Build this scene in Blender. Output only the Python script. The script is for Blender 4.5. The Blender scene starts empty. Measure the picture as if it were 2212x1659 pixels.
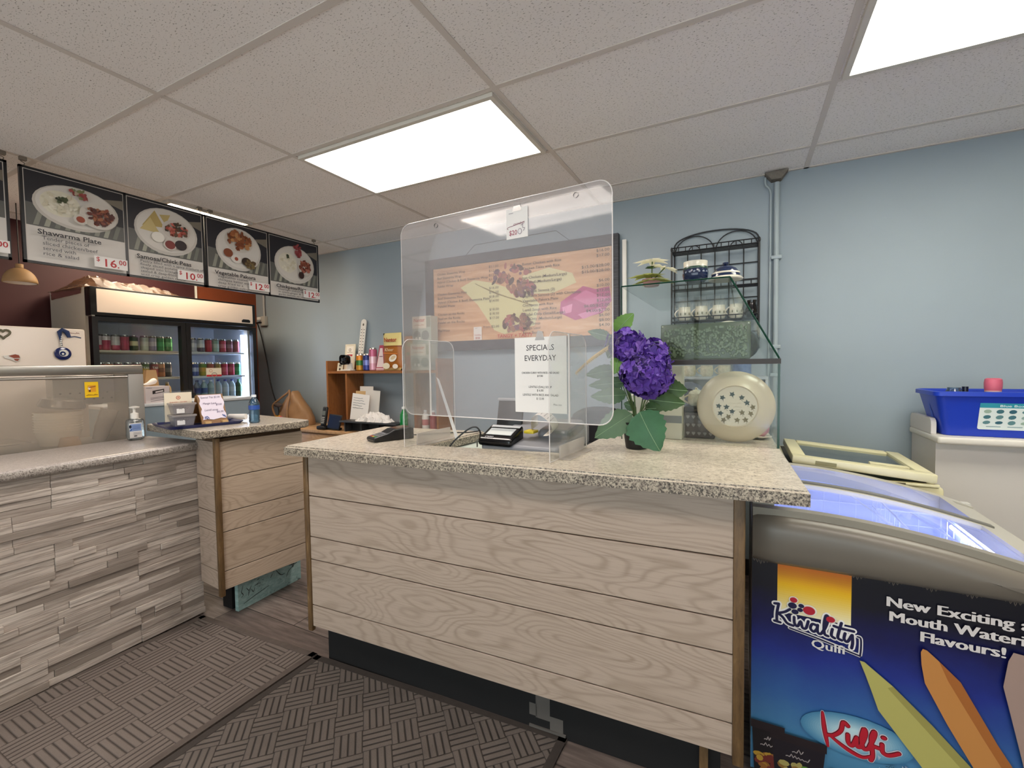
import bpy, bmesh, math, random
from mathutils import Vector, Matrix, Euler

# ------------------------------------------------------------------ camera, world, light, exposure
C = bpy.context.scene.collection
sc = bpy.context.scene
random.seed(7)
PI = math.pi
EYE = 1.341
CEIL = 2.462
camd = bpy.data.cameras.new('camera'); cam = bpy.data.objects.new('camera', camd); C.objects.link(cam)
camd.sensor_fit = 'HORIZONTAL'; camd.sensor_width = 36.0
camd.lens = 974.18 / 2212.0 * 36.0
camd.clip_start = 0.02; camd.clip_end = 60
yaw, pitch, roll = -0.473514, -0.041463, -0.013844
fw = Vector((math.sin(yaw)*math.cos(pitch), math.cos(yaw)*math.cos(pitch), math.sin(pitch)))
ri = Vector((math.cos(yaw), -math.sin(yaw), 0)); up = ri.cross(fw)
r2 = ri*math.cos(roll) + up*math.sin(roll); u2 = -ri*math.sin(roll) + up*math.cos(roll)
cm = Matrix((r2, u2, -fw)).transposed().to_4x4(); cm.translation = Vector((0, 0, EYE))
cam.matrix_world = cm
sc.camera = cam
vs = sc.view_settings
vs.view_transform = 'Standard'; vs.look = 'None'; vs.gamma = 1.0; vs.use_curve_mapping = False
vs.exposure = 0.17
w = bpy.data.worlds.new('world'); sc.world = w; w.use_nodes = True
w.node_tree.nodes['Background'].inputs[0].default_value = (0.9, 0.95, 1.0, 1)
w.node_tree.nodes['Background'].inputs[1].default_value = 3.4
try:
    sc.cycles.use_denoising = True
    sc.cycles.max_bounces = 12; sc.cycles.transparent_max_bounces = 24
    sc.cycles.diffuse_bounces = 6; sc.cycles.sample_clamp_indirect = 6.0
except Exception:
    pass
LAMP = 13.0            # brightness of the fluorescent ceiling panels

# ------------------------------------------------------------------ materials
def lin(h):
    h = h.lstrip('#'); o = []
    for i in (0, 2, 4):
        c = int(h[i:i+2], 16)/255.0
        o.append(c/12.92 if c <= 0.04045 else ((c+0.055)/1.055)**2.4)
    return (o[0], o[1], o[2], 1.0)
MC = {}
def mat(name, col='#808080', rough=0.5, metal=0.0, spec=None, coat=0.0, emit=None, es=0.0, bump=0.0, bscale=200, var=0.0, vscale=8):
    k = (name, col, rough, metal)
    if k in MC: return MC[k]
    m = bpy.data.materials.new(name); m.use_nodes = True
    nt = m.node_tree; b = nt.nodes['Principled BSDF']
    b.inputs['Base Color'].default_value = lin(col)
    b.inputs['Roughness'].default_value = rough; b.inputs['Metallic'].default_value = metal
    if spec is not None: b.inputs['Specular IOR Level'].default_value = spec
    if coat: b.inputs['Coat Weight'].default_value = coat
    if emit: b.inputs['Emission Color'].default_value = lin(emit); b.inputs['Emission Strength'].default_value = es
    if var or bump:
        tc = nt.nodes.new('ShaderNodeTexCoord')
    if var:
        n = nt.nodes.new('ShaderNodeTexNoise'); n.inputs['Scale'].default_value = vscale; n.inputs['Detail'].default_value = 5
        nt.links.new(tc.outputs['Object'], n.inputs['Vector'])
        mx = nt.nodes.new('ShaderNodeMix'); mx.data_type = 'RGBA'
        c = lin(col); mx.inputs[6].default_value = tuple(x*(1-var) for x in c[:3])+(1,); mx.inputs[7].default_value = tuple(min(1, x*(1+var)) for x in c[:3])+(1,)
        nt.links.new(n.outputs['Fac'], mx.inputs[0]); nt.links.new(mx.outputs[2], b.inputs['Base Color'])
    if bump:
        n2 = nt.nodes.new('ShaderNodeTexNoise'); n2.inputs['Scale'].default_value = bscale; n2.inputs['Detail'].default_value = 3
        nt.links.new(tc.outputs['Object'], n2.inputs['Vector'])
        bp = nt.nodes.new('ShaderNodeBump'); bp.inputs['Strength'].default_value = bump; bp.inputs['Distance'].default_value = 0.002
        nt.links.new(n2.outputs['Fac'], bp.inputs['Height']); nt.links.new(bp.outputs['Normal'], b.inputs['Normal'])
    MC[k] = m
    return m
class NT:                                            # terse node builder
    def __init__(s, name, rough=0.5):
        s.m = bpy.data.materials.new(name); s.m.use_nodes = True; s.t = s.m.node_tree
        s.b = s.t.nodes['Principled BSDF']; s.b.inputs['Roughness'].default_value = rough
        s.tc = s.t.nodes.new('ShaderNodeTexCoord')
    def n(s, kind, **kw):
        x = s.t.nodes.new('ShaderNode'+kind)
        for k, v in kw.items():
            if hasattr(x, k): setattr(x, k, v)
            else: x.inputs[k].default_value = v
        return x
    def l(s, a, b): s.t.links.new(a, b)
    def math(s, op, a, b=None, c=None):
        x = s.t.nodes.new('ShaderNodeMath'); x.operation = op
        for i, v in enumerate((a, b, c)):
            if v is None: continue
            if isinstance(v, (int, float)): x.inputs[i].default_value = v
            else: s.l(v, x.inputs[i])
        return x.outputs[0]
    def ramp(s, fac, stops, interp='LINEAR'):
        r = s.t.nodes.new('ShaderNodeValToRGB'); r.color_ramp.interpolation = interp
        e = r.color_ramp.elements
        while len(e) < len(stops): e.new(0.5)
        for i, (p, c) in enumerate(stops):
            e[i].position = p; e[i].color = lin(c) if isinstance(c, str) else (c, c, c, 1)
        s.l(fac, r.inputs[0]); return r.outputs[0]
    def mix(s, f, a, b, mode='MIX'):
        x = s.t.nodes.new('ShaderNodeMix'); x.data_type = 'RGBA'; x.blend_type = mode
        for i, v in ((0, f), (6, a), (7, b)):
            if isinstance(v, (int, float)): x.inputs[i].default_value = v
            elif isinstance(v, str): x.inputs[i].default_value = lin(v)
            else: s.l(v, x.inputs[i])
        return x.outputs[2]
    def mapping(s, scale=(1, 1, 1), rot=(0, 0, 0), src=None):
        mp = s.n('Mapping'); mp.inputs['Scale'].default_value = scale; mp.inputs['Rotation'].default_value = rot
        s.l(src or s.tc.outputs['Object'], mp.inputs['Vector']); return mp.outputs[0]
    def noise(s, vec, scale, detail=3, rough=0.5, dist=0.0):
        x = s.n('TexNoise'); x.inputs['Scale'].default_value = scale; x.inputs['Detail'].default_value = detail
        x.inputs['Roughness'].default_value = rough; x.inputs['Distortion'].default_value = dist
        s.l(vec, x.inputs['Vector']); return x.outputs['Fac']
    def bump(s, h, strength=0.3, dist=0.002):
        x = s.n('Bump'); x.inputs['Strength'].default_value = strength; x.inputs['Distance'].default_value = dist
        s.l(h, x.inputs['Height']); s.l(x.outputs[0], s.b.inputs['Normal'])
    def col(s, c): s.l(c, s.b.inputs['Base Color'])
def clear(name, tint='#ffffff', haze=0.0, hazecol='#ffffff', refl=1.0, rough=0.0):
    k = ('clear', name)
    if k in MC: return MC[k]
    m = bpy.data.materials.new(name); m.use_nodes = True; t = m.node_tree; t.nodes.clear()
    o = t.nodes.new('ShaderNodeOutputMaterial'); tr = t.nodes.new('ShaderNodeBsdfTransparent'); tr.inputs[0].default_value = lin(tint)
    gl = t.nodes.new('ShaderNodeBsdfGlossy'); gl.inputs['Roughness'].default_value = rough
    fr = t.nodes.new('ShaderNodeFresnel'); fr.inputs[0].default_value = 1.48
    ml = t.nodes.new('ShaderNodeMath'); ml.operation = 'MULTIPLY'; ml.inputs[1].default_value = refl; t.links.new(fr.outputs[0], ml.inputs[0])
    base = tr.outputs[0]
    if haze:
        df = t.nodes.new('ShaderNodeBsdfDiffuse'); df.inputs[0].default_value = lin(hazecol)
        tl = t.nodes.new('ShaderNodeBsdfTranslucent'); tl.inputs[0].default_value = lin(hazecol)
        ad = t.nodes.new('ShaderNodeMixShader'); ad.inputs[0].default_value = 0.5
        t.links.new(df.outputs[0], ad.inputs[1]); t.links.new(tl.outputs[0], ad.inputs[2])
        mx = t.nodes.new('ShaderNodeMixShader'); mx.inputs[0].default_value = haze
        t.links.new(tr.outputs[0], mx.inputs[1]); t.links.new(ad.outputs[0], mx.inputs[2]); base = mx.outputs[0]
    m2 = t.nodes.new('ShaderNodeMixShader'); t.links.new(ml.outputs[0], m2.inputs[0]); t.links.new(base, m2.inputs[1]); t.links.new(gl.outputs[0], m2.inputs[2])
    t.links.new(m2.outputs[0], o.inputs[0])
    MC[k] = m; return m

# ------------------------------------------------------------------ meshes and objects
WL = {}                                              # world location of each object's origin
class MB:
    def __init__(s, M=None): s.v = []; s.f = []; s.mi = []; s.M = M; s.cur = 0
    def add(s, vs, fs):
        o = len(s.v)
        for p in vs:
            p = Vector(p); s.v.append(s.M @ p if s.M else p)
        for f in fs: s.f.append([i+o for i in f]); s.mi.append(s.cur)
        return s
    def box(s, x0, y0, z0, x1, y1, z1, b=0.0, seg=2):
        x0, x1 = min(x0, x1), max(x0, x1); y0, y1 = min(y0, y1), max(y0, y1); z0, z1 = min(z0, z1), max(z0, z1)
        if b <= 0:
            return s.add([(x0,y0,z0),(x1,y0,z0),(x1,y1,z0),(x0,y1,z0),(x0,y0,z1),(x1,y0,z1),(x1,y1,z1),(x0,y1,z1)],
                         [(0,3,2,1),(4,5,6,7),(0,1,5,4),(1,2,6,5),(2,3,7,6),(3,0,4,7)])
        bm = bmesh.new(); bmesh.ops.create_cube(bm, size=1)
        for v in bm.verts: v.co = Vector(((x0+x1)/2+v.co.x*(x1-x0), (y0+y1)/2+v.co.y*(y1-y0), (z0+z1)/2+v.co.z*(z1-z0)))
        bmesh.ops.bevel(bm, geom=bm.edges[:], offset=b, segments=seg, affect='EDGES', profile=0.5)
        return s.bm(bm)
    def bm(s, bm):
        bm.verts.index_update()
        s.add([v.co.copy() for v in bm.verts], [[v.index for v in f.verts] for f in bm.faces]); bm.free(); return s
    def lathe(s, prof, c=(0,0,0), n=24, R=None, cap=True):   # prof: list of (r, z)
        vs = []; fs = []; c = Vector(c)
        for r, z in prof:
            for i in range(n):
                a = 2*PI*i/n; p = Vector((r*math.cos(a), r*math.sin(a), z))
                vs.append(c + (R @ p if R else p))
        for j in range(len(prof)-1):
            for i in range(n):
                k = (i+1) % n; fs.append((j*n+i, j*n+k, (j+1)*n+k, (j+1)*n+i))
        if cap:
            fs.append(tuple(range(n-1, -1, -1))); fs.append(tuple((len(prof)-1)*n+i for i in range(n)))
        return s.add(vs, fs)
    def cyl(s, a, b, r, n=14, r2=None):
        a = Vector(a); b = Vector(b); d = b-a; q = d.to_track_quat('Z', 'Y').to_matrix()
        return s.lathe([(r, 0), (r if r2 is None else r2, d.length)], a, n, q)
    def sph(s, c, r, n=14, m=8, sc=(1,1,1)):
        vs = []; fs = []
        for j in range(m+1):
            t = PI*j/m
            for i in range(n):
                a = 2*PI*i/n; vs.append((c[0]+r*sc[0]*math.sin(t)*math.cos(a), c[1]+r*sc[1]*math.sin(t)*math.sin(a), c[2]-r*sc[2]*math.cos(t)))
        for j in range(m):
            for i in range(n):
                k = (i+1) % n; fs.append((j*n+i, j*n+k, (j+1)*n+k, (j+1)*n+i))
        return s.add(vs, fs)
    def tube(s, pts, r, n=8, closed=False, rr=None):
        P = [Vector(p) for p in pts]; N = len(P); vs = []; fs = []
        up = Vector((0.0, 0.0, 1.0))
        prev = None
        for i in range(N):
            if closed: d = P[(i+1) % N]-P[i-1]
            else: d = P[min(i+1, N-1)]-P[max(i-1, 0)]
            d = d.normalized() if d.length > 1e-9 else Vector((0, 0, 1))
            if prev is None: x = d.orthogonal().normalized()
            else:
                x = prev - d*prev.dot(d); x = x.normalized() if x.length > 1e-6 else d.orthogonal().normalized()
            prev = x; y = d.cross(x); rad = rr[i] if rr else r
            for k in range(n):
                a = 2*PI*k/n; vs.append(P[i]+(x*math.cos(a)+y*math.sin(a))*rad)
        for i in range(N if closed else N-1):
            for k in range(n):
                j = (i+1) % N; fs.append((i*n+k, i*n+(k+1) % n, j*n+(k+1) % n, j*n+k))
        if not closed:
            fs.append(tuple(range(n-1, -1, -1))); fs.append(tuple((N-1)*n+k for k in range(n)))
        return s.add(vs, fs)
    def prism(s, poly, o, u, v, depth):               # polygon in the (u, v) plane, extruded along u x v
        o = Vector(o); u = Vector(u); v = Vector(v); nn = u.cross(v).normalized()*depth; n = len(poly)
        a = [o+u*p[0]+v*p[1] for p in poly]; b = [p+nn for p in a]
        fs = [tuple(range(n-1, -1, -1)), tuple(range(n, 2*n))]
        for i in range(n): fs.append((i, (i+1) % n, n+(i+1) % n, n+i))
        return s.add(a+b, fs)
    def grid(s, fn, nu, nv):
        vs = [fn(i/nu, j/nv) for j in range(nv+1) for i in range(nu+1)]
        fs = [(j*(nu+1)+i, j*(nu+1)+i+1, (j+1)*(nu+1)+i+1, (j+1)*(nu+1)+i) for j in range(nv) for i in range(nu)]
        return s.add(vs, fs)
    def m(s, i): s.cur = i; return s
    def build(s, name, mats, parent=None, smooth=0.7, solid=0.0, sub=0):
        if not isinstance(mats, (list, tuple)): mats = [mats]
        if parent is not None: org = WL[parent]
        else:
            xs = [p.x for p in s.v]; ys = [p.y for p in s.v]; zs = [p.z for p in s.v]
            org = Vector(((min(xs)+max(xs))/2, (min(ys)+max(ys))/2, min(zs)))
        me = bpy.data.meshes.new(name)
        me.from_pydata([tuple(p-org) for p in s.v], [], s.f)
        for k in mats: me.materials.append(k)
        for p, i in zip(me.polygons, s.mi): p.material_index = i
        if smooth:
            for p in me.polygons: p.use_smooth = True
            me.set_sharp_from_angle(angle=smooth)
        me.update()
        o = bpy.data.objects.new(name, me); C.objects.link(o)
        if parent is not None: o.parent = parent
        else: o.location = org
        if solid:
            md = o.modifiers.new('solid', 'SOLIDIFY'); md.thickness = solid; md.offset = 0
        if sub:
            md = o.modifiers.new('sub', 'SUBSURF'); md.levels = sub; md.render_levels = sub
        WL[o] = org.copy() if parent is None else WL[parent]
        return o
def tag(o, label, cat, group=None, kind=None):
    o['label'] = label; o['category'] = cat
    if group: o['group'] = group
    if kind: o['kind'] = kind
    return o
def struct(o): o['kind'] = 'structure'; return o
def thing(name, label, cat, loc, group=None):
    o = bpy.data.objects.new(name, None); C.objects.link(o); o.location = loc; o.empty_display_size = 0.05
    WL[o] = Vector(loc); return tag(o, label, cat, group)
def rot(loc, a): return Matrix.Translation(Vector(loc)) @ Matrix.Rotation(a, 4, 'Z')
def spline(pts, k=6, closed=False):
    P = [Vector(p) for p in pts]; n = len(P); out = []
    rng = n if closed else n-1
    for i in range(rng):
        p0 = P[(i-1) % n] if closed or i > 0 else P[0]; p1 = P[i]; p2 = P[(i+1) % n]
        p3 = P[(i+2) % n] if closed or i+2 < n else P[-1]
        for j in range(k):
            t = j/k
            out.append(0.5*((2*p1)+(p2-p0)*t+(2*p0-5*p1+4*p2-p3)*t*t+(3*p1-p0-3*p2+p3)*t**3))
    if not closed: out.append(P[-1])
    return out
TXT = {}
def glyphs(s, bold=0.0, shear=0.0):
    k = (s, bold, shear)
    if k not in TXT:
        cu = bpy.data.curves.new('txt', 'FONT'); cu.body = s; cu.size = 1.0; cu.offset = bold; cu.shear = shear; cu.resolution_u = 2
        ob = bpy.data.objects.new('txt', cu); C.objects.link(ob)
        me = bpy.data.meshes.new_from_object(ob.evaluated_get(bpy.context.evaluated_depsgraph_get()))
        vs = [(v.co.x, v.co.y) for v in me.vertices]; fs = [tuple(p.vertices) for p in me.polygons]
        wd = max([v[0] for v in vs] or [0])
        bpy.data.objects.remove(ob); bpy.data.curves.remove(cu); bpy.data.meshes.remove(me)
        TXT[k] = (vs, fs, wd)
    return TXT[k]
class Art:                                           # printed matter lying on a surface: o + u*x + v*y, lifted layer by layer
    def __init__(s, o, u, v, step=0.0002, start=0.0006, warp=None):
        s.o = Vector(o); s.u = Vector(u).normalized(); s.v = Vector(v).normalized(); s.n = s.u.cross(s.v).normalized()
        s.mb = MB(); s.cols = []; s.h = start; s.step = step; s.warp = warp
    def put(s, pts, fs, col, lift=True):
        s.h += s.step if lift else 0.000012
        key = col
        if key not in s.cols: s.cols.append(key)
        s.mb.cur = s.cols.index(key)
        hs = [s.h+(p[2] if len(p) > 2 else 0.0) for p in pts]
        if s.warp: s.mb.add([s.warp(p[0], p[1], h) for p, h in zip(pts, hs)], fs)
        else: s.mb.add([s.o+s.u*p[0]+s.v*p[1]+s.n*h for p, h in zip(pts, hs)], fs)
        s.h += max([0.0]+[p[2] for p in pts if len(p) > 2])
    def poly(s, pts, col, lift=True): s.put(pts, [tuple(range(len(pts)))], col, lift)
    def rect(s, x, y, w, h, col, lift=True, n=1):
        if n == 1: s.poly([(x, y), (x+w, y), (x+w, y+h), (x, y+h)], col, lift)
        else:
            pts = [(x+w*i/n, y+h*j) for i in range(n+1) for j in (0, 1)]
            s.put(pts, [(2*i, 2*i+2, 2*i+3, 2*i+1) for i in range(n)], col, lift)
    def ell(s, cx, cy, rx, ry, col, a=0.0, n=28, lift=True, wob=0.0):
        pts = []
        for i in range(n):
            t = 2*PI*i/n; k = 1+wob*(random.random()-0.5)
            x = rx*math.cos(t)*k; y = ry*math.sin(t)*k
            pts.append((cx+x*math.cos(a)-y*math.sin(a), cy+x*math.sin(a)+y*math.cos(a)))
        s.poly(pts, col, lift)
    def stroke(s, pts, wd, col, smooth=5, lift=True, taper=False):
        P = [Vector((p[0], p[1], 0)) for p in pts]
        if smooth: P = spline(P, smooth)
        L = []; n = len(P)
        for i in range(n):
            d = P[min(i+1, n-1)]-P[max(i-1, 0)]
            d = d.normalized() if d.length else Vector((1, 0, 0))
            q = Vector((-d.y, d.x, 0))*wd*0.5*((0.35+0.65*math.sin(PI*(0.1+0.8*i/(n-1)))) if taper else 1)
            L += [P[i]-q, P[i]+q]
        s.put([(p.x, p.y, 0.000004*(i//2)) for i, p in enumerate(L)], [(2*i, 2*i+2, 2*i+3, 2*i+1) for i in range(n-1)], col, lift)
        for e in (P[0], P[-1]): s.ell(e.x, e.y, wd*0.5*(0.5 if taper else 1), wd*0.5*(0.5 if taper else 1), col, n=10, lift=False)
    def text(s, t, x, y, size, col='#222222', bold=0.0, align='L', width=None, shear=0.0, lift=True, rise=0.0):
        vs, fs, wd = glyphs(t, bold, shear); kx = size
        if width and wd: kx = width/wd
        off = {'L': 0, 'C': -wd*kx/2, 'R': -wd*kx}[align]
        s.put([(x+off+p[0]*kx, y+p[1]*size+rise*(off+p[0]*kx)) for p in vs], fs, col, lift)
    def squig(s, x, y, w, h, col, wd=None, n=None):        # unreadable small print
        n = n or max(5, int(w/h*2.2)); s.stroke([(x+w*i/n, y+(h*(0.2+0.8*((i*7+3) % 5)/4) if i % 2 else 0)) for i in range(n+1)], wd or h*0.22, col, 2)
    def build(s, name, parent, rough=0.6):
        return s.mb.build(name, [mat('print ink', c, rough) for c in s.cols], parent, smooth=0)
# ------------------------------------------------------------------ surface materials of the place
def m_ceiling():
    t = NT('acoustic tile', 0.9)
    v = t.mapping((1, 1, 1)); a = t.noise(t.mapping((105, 210, 1), (0, 0, 0.5)), 1.0, 2, 0.6); b = t.noise(v, 3.0, 2)
    sp = t.ramp(a, [(0.33, 0.0), (0.39, 1.0)])
    base = t.mix(b, '#f3edea', '#f8f3f0')
    t.col(t.mix(sp, '#a39b95', base)); t.bump(sp, 0.4, 0.002); return t.m
def m_wall(name, col, var=0.04):
    t = NT(name, 0.55); n = t.noise(t.tc.outputs['Object'], 1.6, 4); g = t.noise(t.tc.outputs['Object'], 160, 2)
    c = lin(col); hx = lambda k: '#%02x%02x%02x' % tuple(max(0, min(255, int(int(col[i:i+2], 16)*k))) for i in (1, 3, 5))
    t.col(t.mix(n, hx(1-var), hx(1+var))); t.bump(g, 0.12, 0.001); return t.m
def m_plank():
    t = NT('wood look floor', 0.5); o = t.mapping((1, 1, 1))
    br = t.n('TexBrick', offset=0.37); br.inputs['Scale'].default_value = 1; br.inputs['Brick Width'].default_value = 1.2
    br.inputs['Row Height'].default_value = 0.16; br.inputs['Mortar Size'].default_value = 0.003
    br.inputs['Color1'].default_value = (0, 0, 0, 1); br.inputs['Color2'].default_value = (1, 1, 1, 1); br.inputs['Mortar'].default_value = (0.5, 0.5, 0.5, 1)
    t.l(o, br.inputs['Vector'])
    n = t.noise(t.mapping((2.2, 26, 1)), 2.0, 5, 0.6); k = t.noise(t.mapping((0.8, 3, 1)), 2.0, 3)
    f = t.math('ADD', t.math('MULTIPLY', n, 0.75), t.math('MULTIPLY', br.outputs['Color'], 0.22))
    f = t.math('ADD', f, t.math('MULTIPLY', k, 0.25))
    c = t.ramp(f, [(0.35, '#453c38'), (0.6, '#6f635d'), (0.85, '#968a82')])
    t.col(t.mix(br.outputs['Fac'], c, '#3a322f')); t.bump(n, 0.15, 0.001); return t.m
def m_mat(name, cell, ang, lo, hi, ribs, groove):
    t = NT(name, 0.9); v = t.mapping((1/cell,)*3, (0, 0, ang)); s = t.n('SeparateXYZ'); t.l(v, s.inputs[0])
    x, y = s.outputs[0], s.outputs[1]
    par = t.math('MODULO', t.math('ADD', t.math('ADD', t.math('FLOOR', x), t.math('FLOOR', y)), 100), 2)
    fx, fy = t.math('FRACT', x), t.math('FRACT', y)
    q = t.math('ADD', t.math('MULTIPLY', fx, par), t.math('MULTIPLY', fy, t.math('SUBTRACT', 1, par)))
    saw = t.math('PINGPONG', t.math('MULTIPLY', q, ribs), 0.5)
    rib = t.math('SMOOTH_MIN', t.math('MULTIPLY', saw, 5.0), 1.0, 0.3)
    n = t.noise(t.tc.outputs['Object'], 7, 4, 0.6); g = t.noise(t.tc.outputs['Object'], 260, 2)
    pile = t.mix(g, lo, hi); pile = t.mix(t.math('MULTIPLY', n, 0.55), pile, '#8a7f78')
    t.col(t.mix(rib, groove, pile)); t.bump(t.math('ADD', rib, t.math('MULTIPLY', g, 0.4)), 0.8, 0.004); return t.m
def m_oak(name, lt, md, dk, sc=1.0, ax=0):
    t = NT(name, 0.42); g = t.n('NewGeometry'); rnd = g.outputs['Random Per Island']
    cb = t.n('CombineXYZ'); t.l(t.math('MULTIPLY', rnd, 37), cb.inputs[0]); t.l(t.math('MULTIPLY', rnd, 11), cb.inputs[2])
    va = t.n('VectorMath', operation='ADD'); t.l(t.tc.outputs['Object'], va.inputs[0]); t.l(cb.outputs[0], va.inputs[1])
    s1 = (1.3, 1.3, 5.5) if ax == 0 else (5.5, 5.5, 1.3); s2 = (6, 6, 170) if ax == 0 else (170, 170, 6)
    v = t.mapping(tuple(x*sc for x in s1), src=va.outputs[0]); n = t.noise(v, 1.15, 1.5, 0.35, 0.25)
    w = t.math('MULTIPLY_ADD', t.math('SINE', t.math('MULTIPLY', n, 150)), 0.5, 0.5)
    f = t.noise(t.mapping(s2, src=va.outputs[0]), 1.0, 3, 0.7)
    a = t.mix(t.math('MULTIPLY', t.math('POWER', w, 3.5), t.math('MULTIPLY_ADD', t.noise(v, 2.3, 2), 1.1, 0.1)), lt, md); big = t.noise(v, 0.6, 2)
    a = t.mix(t.math('MULTIPLY', big, 0.35), a, md)
    t.col(t.mix(t.ramp(f, [(0.5, 0.0), (0.75, 0.55)]), a, dk)); return t.m
def m_granite(name, base, mid, dark, sc=1.0, thr=0.5):
    t = NT(name, 0.3); o = t.tc.outputs['Object']
    n1 = t.noise(o, 55*sc, 5, 0.62, 0.8); n2 = t.noise(o, 140*sc, 4, 0.65, 0.5); n3 = t.noise(o, 20*sc, 3)
    a = t.mix(t.ramp(n1, [(0.45, 0.0), (0.62, 1.0)]), base, mid)
    a = t.mix(t.math('MULTIPLY', n3, 0.35), a, mid)
    t.col(t.mix(t.ramp(n2, [(thr+0.04, 0.0), (thr+0.16, 0.9)]), a, dark)); t.b.inputs['Coat Weight'].default_value = 0.25; return t.m
def m_ledger():
    t = NT('wood strip cladding', 0.6); g = t.n('NewGeometry'); rnd = g.outputs['Random Per Island']
    cb = t.n('CombineXYZ'); t.l(t.math('MULTIPLY', rnd, 53), cb.inputs[1]); t.l(t.math('MULTIPLY', rnd, 17), cb.inputs[2])
    va = t.n('VectorMath', operation='ADD'); t.l(t.tc.outputs['Object'], va.inputs[0]); t.l(cb.outputs[0], va.inputs[1])
    n = t.noise(t.mapping((4, 4, 70), src=va.outputs[0]), 1.2, 5, 0.6, 0.6); f = t.noise(t.mapping((10, 10, 300), src=va.outputs[0]), 1.0, 2)
    a = t.ramp(rnd, [(0.0, '#6f645b'), (0.10, '#8d8178'), (0.3, '#b5a99f'), (0.65, '#cabfb5'), (1.0, '#d9cfc5')])
    a = t.mix(t.ramp(n, [(0.38, 0.75), (0.6, 0.0)]), a, '#6d6058'); a = t.mix(t.math('MULTIPLY', f, 0.35), a, '#d0c6bb')
    t.col(a); t.bump(n, 0.3, 0.002); return t.m
def m_steel(name='brushed steel', col='#b9b6b0', rough=0.34):
    t = NT(name, rough); t.b.inputs['Metallic'].default_value = 1.0
    n = t.noise(t.mapping((2, 2, 160)), 2, 3); t.col(t.mix(n, '#9d9a94', col)); t.bump(n, 0.08, 0.001); return t.m
def m_brown():
    t = NT('worn brown moulding', 0.5); n = t.noise(t.mapping((60, 60, 9)), 1.0, 4, 0.7)
    t.col(t.ramp(n, [(0.3, '#4f3a23'), (0.62, '#735837'), (0.72, '#8a6f4c'), (0.78, '#cdb48e')])); return t.m
def m_lens(strength, col):
    t = NT('prismatic diffuser', 0.6); s = t.n('SeparateXYZ'); t.l(t.tc.outputs['Object'], s.inputs[0])
    wv = t.math('MULTIPLY_ADD', t.math('COSINE', t.math('MULTIPLY', s.outputs[1], 2*PI/0.27)), 0.12, 0.9)
    n = t.noise(t.tc.outputs['Object'], 9, 3); wv = t.math('MULTIPLY', wv, t.math('MULTIPLY_ADD', n, 0.25, 0.88))
    t.b.inputs['Base Color'].default_value = lin('#e8e4dc'); t.b.inputs['Emission Color'].default_value = lin(col)
    t.l(t.math('MULTIPLY', wv, strength), t.b.inputs['Emission Strength']); return t.m
M_TILE = m_ceiling(); M_GRID = mat('painted metal grid', '#d8cfc8', 0.5)
M_BLUE = m_wall('pale blue paint', '#9aa6ae', 0.05); M_MAROON = m_wall('maroon paint', '#43191e', 0.15); M_RUST = m_wall('rust brown wall', '#8a4322', 0.1)
M_CREAM = m_wall('cream paint', '#d9d0c4'); M_PLANK = m_plank()
M_RUG1 = m_mat('grey ribbed carpet', 0.147, 0.0, '#5d534d', '#7a6f68', 6.0, '#3a322d')
M_RUG2 = m_mat('dark ribbed carpet', 0.098, PI/4, '#4c4540', '#635a54', 4.0, '#1a1614')
M_OAK = m_oak('pale oak laminate', '#b9a798', '#9e8c7b', '#867464'); M_OAK2 = m_oak('pale oak laminate aged', '#bfab97', '#a5917b', '#8c7863')
M_DOUG = m_oak('brown shelf wood', '#a0683a', '#8a5429', '#6c3f1e', 1.6, 1); M_DOUGH = m_oak('brown shelf wood flat', '#a0683a', '#8a5429', '#6c3f1e', 1.6, 0)
M_PINE = m_oak('light desk wood', '#c9a37a', '#b58c60', '#9c7650', 1.0)
M_GRAN = m_granite('beige granite laminate', '#e0d6c5', '#b9ad9b', '#574e46', 1.0, 0.52)
M_GRANE = m_granite('granite laminate edge', '#c3b7a3', '#8c8073', '#2d2723', 1.25, 0.42)
M_GRAN2 = m_granite('grey granite laminate', '#c5bdb8', '#aaa29d', '#877f7b', 1.6, 0.5)
M_GRAN2E = m_granite('grey granite edge', '#bdb5ae', '#908881', '#57504b', 1.6, 0.46)
M_LEDGE = m_ledger(); M_STEEL = m_steel(); M_BROWN = m_brown()
M_BLACK = mat('black plastic', '#111114', 0.4); M_KICK = mat('black toe kick', '#0b0b0d', 0.7); M_WHITE = mat('white plastic', '#e9e6df', 0.4); M_PAPER = mat('white paper', '#eeebe8', 0.8)
M_GLASS = clear('case glass', '#fcfefd', 0.006, '#e6f0ea', 0.28); M_GREDGE = mat('green glass edge', '#0d3b2c', 0.15)
M_PLEXI = clear('hazy acrylic sheet', '#fafbfc', 0.135, '#f2eef2', 0.5, 0.05); M_PLEXI2 = clear('clear acrylic side', '#f8faf9', 0.05, '#f2efec', 0.16)
M_PEDGE = mat('bright acrylic edge', '#dcd6d4', 0.3)
M_IRON = mat('black wrought iron', '#15151a', 0.45); M_PORC = mat('cream glazed ceramic', '#c4b59d', 0.22); M_PORCW = mat('white glazed ceramic', '#dcd6c6', 0.2, coat=0.4)
M_COBALT = mat('cobalt glaze', '#1d2a4a', 0.15, coat=0.5); M_CREAMPL = mat('yellowed cream plastic', '#d8d0a8', 0.4); M_GREYPL = mat('warm grey plastic', '#716a60', 0.35)

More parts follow.
